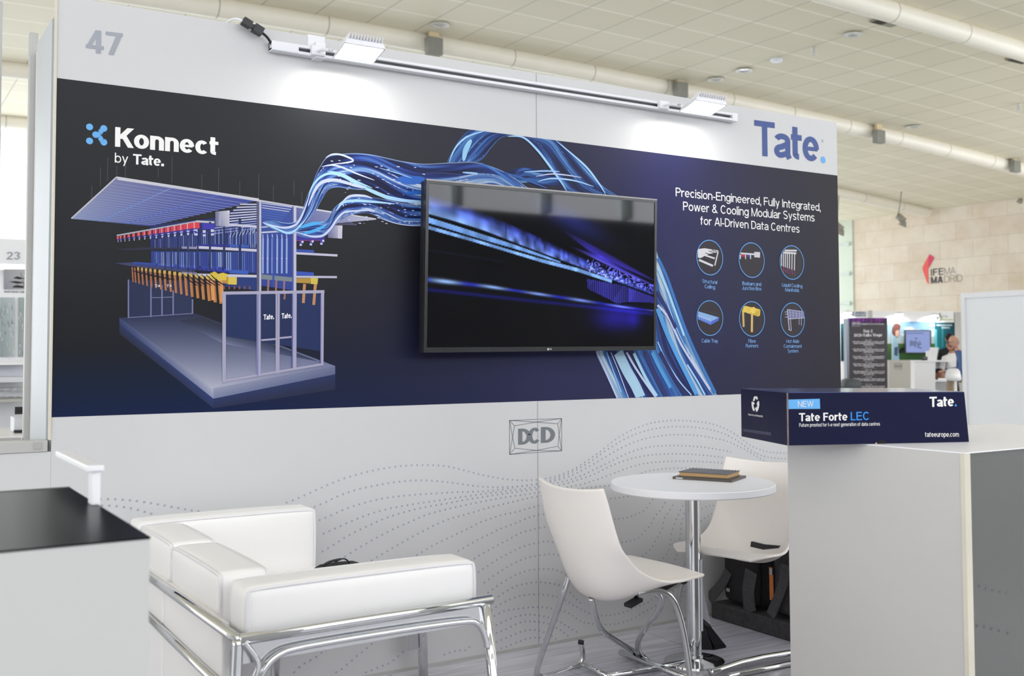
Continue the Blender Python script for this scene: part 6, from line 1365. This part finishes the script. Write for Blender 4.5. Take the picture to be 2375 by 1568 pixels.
c = fb.p(1978.5, 728.5, .03)
for a in range(16):
    f0, f1 = a*PI/8, (a+1)*PI/8; m.poly([c+fb.x*(r*.045*math.cos(f))+Vector((0, 0, r*.07*math.sin(f))) for r, f in ((1, f0), (1, f1), (.55, f1), (.55, f0))])
m.build('stand_lettering', mat('slate_print', S(74, 96, 124), .6), fs_, recalc=False)
m = MB(); letter(m, 'IT Tech', fb.p(2186, 735.5, .03), fb.p(2200, 735.5, .03), UPZ, .05, .14); P = [fb.p(x, y, .03) for x, y in ((2174, 743), (2174, 734), (2178, 730), (2183, 734), (2183, 743))]
for a, b in zip(P, P[1:]+P[:1]): m.tube([a, b], .012, 6, smooth=0)
m.tube([fb.p(2172, 734, .03), fb.p(2182, 727, .03)], .012, 6, smooth=0); m.build('house_emblem', mat('dark_green_print', S(70, 92, 66), .6), fs_)
m = MB(); letter(m, 'Greenhouse', fb.p(2185, 743, .03), fb.p(2210, 743, .03), UPZ, .06, .2); m.build('green_lettering', mat('lime_print', S(176, 196, 96), .6), fs_, recalc=False)
for px, py, lab in ((1966, 724, 'small lit lamp above the left of the far stand'), (2085.5, 727.5, 'small lit lamp over the middle of the far stand'), (2167.5, 730.5, 'small lit lamp over the right of the far stand, by the house emblem')):
    c = fb.p(px, py, .35); e = empty('stand_lamp', tuple(c), lab, 'lamp', 'small lamps over the far stand')
    m = MB(); m.lathe([(0, c.z+.06), (.07, c.z+.05), (.13, c.z+.0), (.13, c.z-.02)], c.x, c.y, 16); m.build('shade', LAMPBODY, e, True)
    m = MB(); m.lathe([(0, c.z-.04), (.10, c.z-.035), (.128, c.z-.015)], c.x, c.y, 16); m.build('lit_bulb', mat('far_lamp_light', (1, 1, 1, 1), .5, emis=(1, .99, .96, 1), es=14, noise=(3, .01)), e, True)
    m = MB(); m.tube([tuple(c), tuple(fb.p(px-4, py-3, .0))], .015, 6, smooth=0); m.build('arm', LAMPBODY, e, True)
    ld = bpy.data.lights.new('stand_lamp_light', 'SPOT'); ld.energy = 22; ld.spot_size = math.radians(120); ld.shadow_soft_size = .08
    lo = bpy.data.objects.new('stand_lamp_light', ld); COL.objects.link(lo); lo.parent = e; lo.matrix_parent_inverse = e.matrix_world.inverted(); lo.location = (c.x, c.y, c.z-.08); d = Vector((-fb.n.x*.7, -fb.n.y*.7, -1)); lo.rotation_euler = d.to_track_quat('-Z', 'Y').to_euler()
# far screen
ft = empty('far_television', tuple(fb.p(2129, 792, .2)), 'small distant screen showing a pale blue chart', 'television')
m = MB(); fb.block(m, 2098.5, 765.5, 2160, 819.5, .06, .18); m.build('bezel', FRM, ft)
ta = Art(lambda px, py, l: tuple(fb.p(px, py, .185+.004*l)))
ta.P([(2101, 768), (2157, 768), (2157, 817.5), (2102, 817.5)], K(150, 166, 222, .8), 1)
for x, y0, y1 in ((2111, 790, 803), (2113.5, 789, 803), (2116, 791, 801), (2118.5, 790, 802), (2121, 792, 804), (2123.5, 789, 806), (2126, 792, 799), (2129, 793, 808), (2131, 796, 806), (2133.5, 790, 801), (2136, 796, 800)): ta.Q((x, y0), (x, y1), 1.3, K(46, 50, 70), 2)
ta.Q((2122, 785), (2128, 785), 2, K(36, 40, 60), 2); ta.Q((2132, 807), (2137, 807), 2, K(36, 40, 60), 2); ta.Q((2102, 773), (2142, 773), 1.6, K(70, 84, 130), 2)
o = ta.m.build('screen', None, ft, recalc=False); o.data.materials.append(vcmat('far_screen', .3, .3, 1.0))
# stage programme totem
kc = Card(2010, 24, math.radians(6))
kk = empty('programme_totem', (kc.o.x, kc.o.y, 0), 'dark totem with purple top listing the Day 2 talks programme', 'sign')
m = MB(); kc.block(m, 1969.5, 737.5, 2058, 900, .12, 0, True); m.build('body', mat('dark_brown_print', K(66, 61, 68, 1.1), .6, noise=(1, .05)), kk)
m = MB(); A_ = kc.p(1958.5, 738.5, -.5); B_ = kc.p(1969.3, 738, 0); C2, D2 = B_.copy(), A_.copy(); C2.z = D2.z = 0
m.prism([A_, B_, C2, D2], [q-kc.n*.02-kc.x*.02 for q in (A_, B_, C2, D2)]); m.build('side', mat('blue_grey_side', K(132, 142, 158, 1.1), .6, noise=(1, .05)), kk)
ka = Art(lambda px, py, l: tuple(kc.p(px, py, .004+.003*l)))
ka.G((1969.5, 737.5), (2058, 737.5), (2058, 748), (1969.5, 758), (96, 62, 130), (92, 64, 124), (66, 60, 72), (70, 60, 84), 1, None, 6)
for _ in range(40):
    x = _r6.uniform(1971, 2056); ka.Q((x, 738), (x, 738+_r6.uniform(2, 12)), _r6.uniform(.5, 1.6), _r6.choice([(150, 80, 190), (120, 70, 160), (180, 70, 160)]), 2)
def kl(s_, a, b, cap, w): letter(ka.m, s_, kc.p(a[0], a[1], .02), kc.p(b[0], b[1], .02), UPZ, cap, w, .08, c=K(226, 224, 228, 1.1))
kl('Day 2', (2003, 771), (2023.5, 771), .066, .2); kl('DCD>Talks Stage', (1981.5, 781), (2046, 780), .066, .24); kl('DCD', (1978.5, 753), (1993, 753), .04, .24); kl('Connect', (1996, 753), (2014, 753), .036, .22); kl('| Southern Europe', (2015, 753), (2050, 753), .036, .14)
for a, b in (((1976.5, 747.5), (1994.5, 747)), ((1976.5, 756.5), (1994.5, 756))): ka.Q(a, b, .7, (220, 218, 224), 3)
for x in (1976.5, 1994.5): ka.Q((x, 747), (x, 756.5), .7, (220, 218, 224), 3)
yy = 789.
SESS = (('13:00 - 13:30', 'DCD>Talks Accommodating the strength to build'), ('13:45 - 14:15', 'DCD>Talks Turning the edge into service. The new'), ('14:30 - 15:00', 'DCD>Talks The path to integrating BESS'), ('15:00 - 15:30', 'DCD>Talks Through Customisation. The best'), ('15:45 - 16:15', 'DCD>Talks Gigawatt in scope. Spain vs the rest'), ('16:30 - 17:00', 'DCD>Talks Low energy in the data fire suppression'), ('17:15 - 17:45', 'In action today learn more'))
for i, (t_, s_) in enumerate(SESS):
    kl(t_, (2006+i*.2, yy+1), (2021+i*.2, yy+1), .022, .16); kl(s_, (1978+i*.3, yy+5), (2051+i*.3, yy+5), .026, .24); kl('data centre dialogue power and people' if i % 2 else 'Spain continuous operation for business', (1980+i*.3, yy+8.6), (2050+i*.3, yy+8.6), .026, .24)
    if i < 5: kl('large Madrid data', (2003, yy+12), (2027, yy+12), .024, .2)
    ka.Q((1997, yy+14.5), (2034, yy+14.3), .6, (150, 148, 152), 3); yy += 17.2
ka.m.build('programme_print', PRINTM, kk, recalc=False)
# grey armchair back in front of the totem
gc = Card(1982, 21); ge_ = empty('grey_chair', (gc.o.x, gc.o.y, 0), 'rounded grey chair back just above the box, in front of the totem', 'chair')
m = MB(); P = [gc.p(x, y) for x, y in ((1960, 905), (1962, 886), (1968, 878.5), (1976, 878), (1984, 879), (1993, 880), (1999, 885), (2001, 893), (1998, 905))]
m.prism(P, [p-gc.n*.4 for p in P]); bmesh.ops.bevel(m.bm, geom=m.bm.edges[:], offset=.03, segments=2, affect='EDGES'); m.build('backrest', mat('grey_upholstery', S(92, 96, 100), .8, noise=(6, .1)), ge_, True)
m = MB(); a = gc.p(1982, 905); m.tube([(a.x, a.y, a.z), (a.x, a.y, 0)], .03, 8, smooth=0); m.build('pedestal', CHROMEB, ge_)
# far counters
c1 = Card(2090, 27); k1 = empty('grey_counter', (c1.o.x, c1.o.y, 0), 'pale grey counter with small framed lettering beside the totem', 'counter')
m = MB(); c1.block(m, 2061, 835.5, 2112, 900, .5, 0, True); m.build('body', mat('pale_grey_film', K(178, 176, 168, 1.12), .6, noise=(1, .03)), k1)
m = MB(); letter(m, 'DCD', c1.p(2078, 852, .01), c1.p(2090.5, 852, .01), UPZ, .055, .2); 
for a, b in (((2076, 843), (2092, 843)), ((2092, 843), (2092, 856)), ((2092, 856), (2076, 856)), ((2076, 856), (2076, 843))): m.tube([c1.p(*a, .01), c1.p(*b, .01)], .004, 5, smooth=0)
m.build('framed_lettering', DG, k1, recalc=False)
c2 = Card(2145, 22, math.radians(-14)); k2 = empty('white_counter', (c2.o.x, c2.o.y, 0), 'white counter with an open side where two people work', 'counter')
m = MB(); c2.block(m, 2121, 838, 2169, 905, .05, 0, True); m.build('front_panel', WHITE, k2)
m = MB(); c2.block(m, 2120, 836, 2208, 839.5, .6, .04); m.build('worktop', WHITE, k2)
m = MB(); c2.block(m, 2170, 840, 2201, 905, .03, -.5, True); m.build('inner_panel', mat('shelf_grey', K(168, 168, 168, 1.1), .6, noise=(2, .03)), k2)
m = MB(); c2.block(m, 2170, 881, 2196, 885, .4, -.05); m.build('shelf', WHITE, k2)
DARKH = mat('dark_curly_hair', S(34, 26, 24), .9, noise=(30, .3), bump=(40, .6)); BROWN = mat('brown_leather', S(120, 72, 48), .6, noise=(8, .15))
bb = empty('bag', tuple(c2.p(2180, 881, -.2)), 'dark tufted brown bag on the shelf inside the white counter', 'bag')
m = MB(); a = c2.p(2178, 871, -.2); m.rbox(a.x-.11, a.x+.11, a.y-.09, a.y+.09, a.z-.09, a.z+.09, .06, .01, 6); m.build('bag_body', BROWN, bb, True)
m = MB(); 
for _ in range(26):
    t = _r6.uniform(0, 2*PI); r = _r6.uniform(0, .1); q = Vector((a.x+r*math.cos(t), a.y+_r6.uniform(-.06, .06), a.z+.05+.07*abs(math.sin(t)))); m.rbox(q.x-.04, q.x+.04, q.y-.04, q.y+.04, q.z-.035, q.z+.035, .03, 0, 3)
m.build('tufts', DARKH, bb, True)
lp = empty('laptop', tuple(c2.p(2163, 836, .0)), 'open white laptop seen from its lid on the white counter', 'laptop')
m = MB(); P = [c2.p(x, y, .02) for x, y in ((2151, 836), (2172, 836), (2177, 806), (2157, 805.5))]; m.prism(P, [p-c2.n*.015 for p in P]); m.build('lid', WHITE, lp)
m = MB(); c2.block(m, 2151, 835, 2176, 836.2, .2, .0); m.build('keyboard_base', ALU, lp)
m = MB(); c2.block(m, 2149, 814, 2156, 835.5, .12, -.3); tag(m.build('white_box', WHITE), 'small upright white box beside the laptop on the far counter', 'box')
m = MB(); a = c2.p(2143, 832, -.1); m.tube([a+Vector((-.05, 0, 0)), a+Vector((.08, 0, .01))], .04, 10, smooth=0); m.build('black_roll', BLACKP) ; tag(bpy.data.objects['black_roll'], 'small black roll left of the laptop on the far counter', 'roll')
# far white chair
wc = Card(2212, 20.3); we = empty('far_white_chair', (wc.o.x, wc.o.y, 0), 'white shell chair with its back to us below the man in blue', 'chair')
m = MB(); P = [wc.p(x, y) for x, y in ((2193, 878), (2196, 862), (2199, 856), (2206, 854), (2220, 854.5), (2226, 858), (2230, 872), (2231, 882), (2222, 884), (2200, 883))]; m.prism(P, [p-wc.n*.05+Vector((0, 0, 0)) for p in P]); bmesh.ops.bevel(m.bm, geom=m.bm.edges[:], offset=.015, segments=2, affect='EDGES'); m.build('backrest', WHITE, we, True)
m = MB(); a = wc.p(2216, 883, -.1); m.tube([tuple(a), (a.x, a.y, 0)], .025, 8, smooth=0); m.tube([(a.x-.2, a.y, .02), (a.x+.2, a.y, .02)], .02, 8, smooth=0); m.build('pedestal', WHITE, we, True)
m = MB(); P = [wc.p(x, y, -.05) for x, y in ((2196, 882), (2229, 882))]; m.prism([P[0], P[1], P[1]-wc.n*.42, P[0]-wc.n*.42], [p+Vector((0, 0, .03)) for p in (P[0], P[1], P[1]-wc.n*.42, P[0]-wc.n*.42)]); m.build('seat', WHITE, we)

# ------------------------------------------------------------------ people at the far counter
def skin_mesh(verts, edges, radii, root=0, sub=2):
    me = bpy.data.meshes.new('body'); me.from_pydata([tuple(v) for v in verts], edges, []); me.update()
    o = bpy.data.objects.new('tmp', me); COL.objects.link(o)
    md = o.modifiers.new('s', 'SKIN'); md.use_smooth_shade = True
    if not me.skin_vertices: 
        bpy.context.view_layer.objects.active = o
    sv = me.skin_vertices[0].data if me.skin_vertices else None
    if sv is not None:
        for i, r in enumerate(radii): sv[i].radius = (r, r) if not isinstance(r, tuple) else r; sv[i].use_root = (i == root)
    ms = o.modifiers.new('u', 'SUBSURF'); ms.levels = sub; ms.render_levels = sub
    dg_ = bpy.context.evaluated_depsgraph_get(); em = bpy.data.meshes.new_from_object(o.evaluated_get(dg_)); bpy.data.objects.remove(o)
    for p in em.polygons: p.use_smooth = True
    return em
SKIN_ = mat('skin', S(206, 158, 138), .6, noise=(20, .05)); SKIN2 = mat('tanned_skin', S(186, 134, 110), .6, noise=(20, .05))
def head(root, c, fwd, skin, hairm, bald=False, glasses=False, r=.105):
    """head with face, ears and hair around centre c facing fwd"""
    fwd = Vector(fwd).normalized(); up = Vector((0, 0, 1)); side = fwd.cross(up).normalized(); up = side.cross(fwd)
    def L(a, b, h): return Vector(c)+side*a+fwd*b+up*h
    def blob(m, o_, rx, ry, rz, seg=16, cut=None):
        rows = []
        for i in range(9):
            th = PI*i/8
            row = []
            for k in range(seg):
                ph = 2*PI*k/seg; a = rx*math.sin(th)*math.cos(ph); b = ry*math.sin(th)*math.sin(ph); h = rz*math.cos(th)
                if h < 0: a *= 1-.28*(-h/rz); b *= 1-.10*(-h/rz)
                row.append(m.bm.verts.new(L(o_[0]+a, o_[1]+b, o_[2]+h)))
            rows.append(row)
        for i in range(8):
            for k in range(seg): 
                try: m.bm.faces.new((rows[i][k], rows[i][(k+1) % seg], rows[i+1][(k+1) % seg], rows[i+1][k]))
                except ValueError: pass
    m = MB(); blob(m, (0, 0, 0), .077, .098, .122); blob(m, (0, .098, -.012), .014, .02, .026, 8)
    blob(m, (.078, -.005, -.005), .012, .022, .034, 8); blob(m, (-.078, -.005, -.005), .012, .022, .034, 8)
    m.build('head', skin, root, True)
    m = MB(); blob(m, (0, .088, -.052), .024, .010, .007, 8); m.build('mouth', mat('lips', S(150, 84, 78), .6), root, True)
    m = MB(); blob(m, (.03, .085, .016), .011, .008, .008, 8); blob(m, (-.03, .085, .016), .011, .008, .008, 8); m.build('eyes', BLACKP, root, True)
    m = MB()
    if bald:
        blob(m, (.0, -.035, -.01), .083, .072, .085)
    else: blob(m, (0, -.022, .028), .086, .098, .108)
    m.build('hair', hairm, root, True)
    if glasses:
        m = MB()
        for s_ in (-1, 1): m.tube([L(s_*.032+.022*math.cos(t*PI/6), .102, .015+.017*math.sin(t*PI/6)) for t in range(12)], .003, 6, closed=True, smooth=0); m.tube([L(s_*.055, .10, .02), L(s_*.082, .0, .015)], .003, 6, smooth=0)
        m.build('glasses', BLACKP, root, True)
def person(label, base, fwd, skin, shirt, trousers, hair, dims, bald=False, glasses=False, lean=.1, arms=((.25, .35), (.25, .35)), sit=True, scale=1., look=None):
    root = empty('person', base, label, 'person')
    B = Vector(base); f = Vector(fwd).normalized(); s_ = f.cross(Vector((0, 0, 1))).normalized(); U = Vector((0, 0, 1))
    def P(a, b, h): return B+s_*a*scale+f*b*scale+U*h*scale
    hz = dims['hip']; ch = hz+.40; nk = hz+.52
    V = [P(0, 0, hz), P(0, lean*.4, hz+.2), P(0, lean, ch), P(0, lean*1.2+.01, nk), P(0, lean*1.25+.03, nk+.08),
         P(.19, lean, ch+.03), P(.23, lean*.9+.05, ch-.23), P(arms[0][0]*.8, arms[0][1], ch-.26), P(-.19, lean, ch+.03), P(-.23, lean*.9+.05, ch-.23), P(-arms[1][0]*.8, arms[1][1], ch-.26)]
    E = [(0, 1), (1, 2), (2, 3), (3, 4), (2, 5), (5, 6), (6, 7), (2, 8), (8, 9), (9, 10)]
    R = [(.16, .13), (.15, .12), (.18, .125), .065, .058, .068, .052, .038, .068, .052, .038]
    if sit:
        V += [P(.10, .42, hz+.0), P(.11, .44, .1), P(.11, .56, .05), P(-.10, .42, hz), P(-.11, .44, .1), P(-.11, .56, .05)]
    else: V += [P(.10, .02, hz*.52), P(.11, .0, .1), P(.11, .12, .04), P(-.10, .02, hz*.52), P(-.11, 0, .1), P(-.11, .12, .04)]
    E += [(0, 11), (11, 12), (12, 13), (0, 14), (14, 15), (15, 16)]; R += [.085, .05, .04, .085, .05, .04]
    em = skin_mesh(V, E, R); em.materials.clear()
    o = bpy.data.objects.new('body', em); COL.objects.link(o); o.parent = root; em.transform(wm(root).inverted())
    em.materials.append(shirt); em.materials.append(trousers); em.materials.append(skin)
    for p in em.polygons:
        c = wm(root) @ p.center; l = c-B; h = l.z; b = l.dot(f)
        p.material_index = 1 if (h < hz*scale+.02) else (2 if h > nk*scale+.02 else 0)
    for k, s in ((7, 1), (10, -1)):
        w = V[k]; d = (V[k]-V[k-1]).normalized(); m = MB(); sd = d.cross(U).normalized()
        m.rbox(-.022*scale, .06*scale, -.038*scale, .038*scale, -.014*scale, .014*scale, .012*scale, 0, 4, Matrix.Translation(w) @ Matrix((d, sd, d.cross(sd))).transposed().to_4x4())
        X4 = Matrix.Translation(w) @ Matrix((d, sd, d.cross(sd))).transposed().to_4x4()
        for q in range(4): yq_ = -.03+.02*q; m.tube([X4 @ Vector((.055, yq_, 0)), X4 @ Vector((.085+.01*(q in (1, 2)), yq_*1.05, .006)), X4 @ Vector((.105+.012*(q in (1, 2)), yq_*1.05, .02))], .0085, 6, smooth=1)
        m.tube([X4 @ Vector((0, .036*s, 0)), X4 @ Vector((.03, .055*s, .006)), X4 @ Vector((.055, .058*s, .012))], .0095, 6, smooth=1)
        m.build('hand', skin, root, True)
    hc = V[4]+f*(.03*scale)+U*.11*scale
    head(root, hc, look or fwd, skin, hair, bald, glasses)
    return root
GREYH = mat('thin_grey_hair', S(176, 150, 134), .8, noise=(40, .2))
bp = atD(2258, 880, 20.6); leftv = (-RGT[0], -RGT[1], 0); away = (_f[0], _f[1], 0)
L2 = Vector(leftv)*.93+Vector(away)*.3
person('person in a blue jacket with glasses leaning on the far white counter', (bp[0], bp[1], 0), tuple(L2), SKIN_, mat('blue_jacket', S(70, 98, 144), .8, noise=(12, .15)), mat('khaki_trousers', S(150, 132, 112), .8, noise=(12, .1)), GREYH, {'hip': .72}, True, True, .22, ((.12, .52), (.12, .50)), look=tuple(L2-Vector((0, 0, .35))))
bp = atD(2205, 850, 23.2)
person('person in a black jacket with short dark hair, seen from behind', (bp[0], bp[1], 0), tuple(Vector(away)*.9+Vector(leftv)*-.25), SKIN2, mat('black_jacket', S(26, 26, 30), .85, noise=(12, .2)), mat('black_trousers', S(30, 30, 34), .85, noise=(12, .2)), mat('short_dark_hair', S(36, 30, 28), .85, noise=(40, .2)), {'hip': .80}, False, False, .06, ((.2, .3), (.2, .3)), sit=False)
bp = atD(2213, 850, 22.3)
person('person in a white shirt between the black jacket and the blue jacket', (bp[0], bp[1], 0), tuple(Vector(away)*.95+Vector(leftv)*.15), SKIN2, mat('white_shirt', K(222, 220, 220, 1.05), .8, noise=(12, .04)), mat('dark_trousers', S(52, 50, 56), .85, noise=(12, .1)), mat('brown_hair', S(92, 70, 56), .85, noise=(40, .2)), {'hip': .66}, False, False, .05, ((.15, .3), (.15, .3)), sit=True)
# drop empty custom values
for o in SC.objects:
    if o.parent is not None and o.type == 'MESH' and 'category' in o: del o['category']
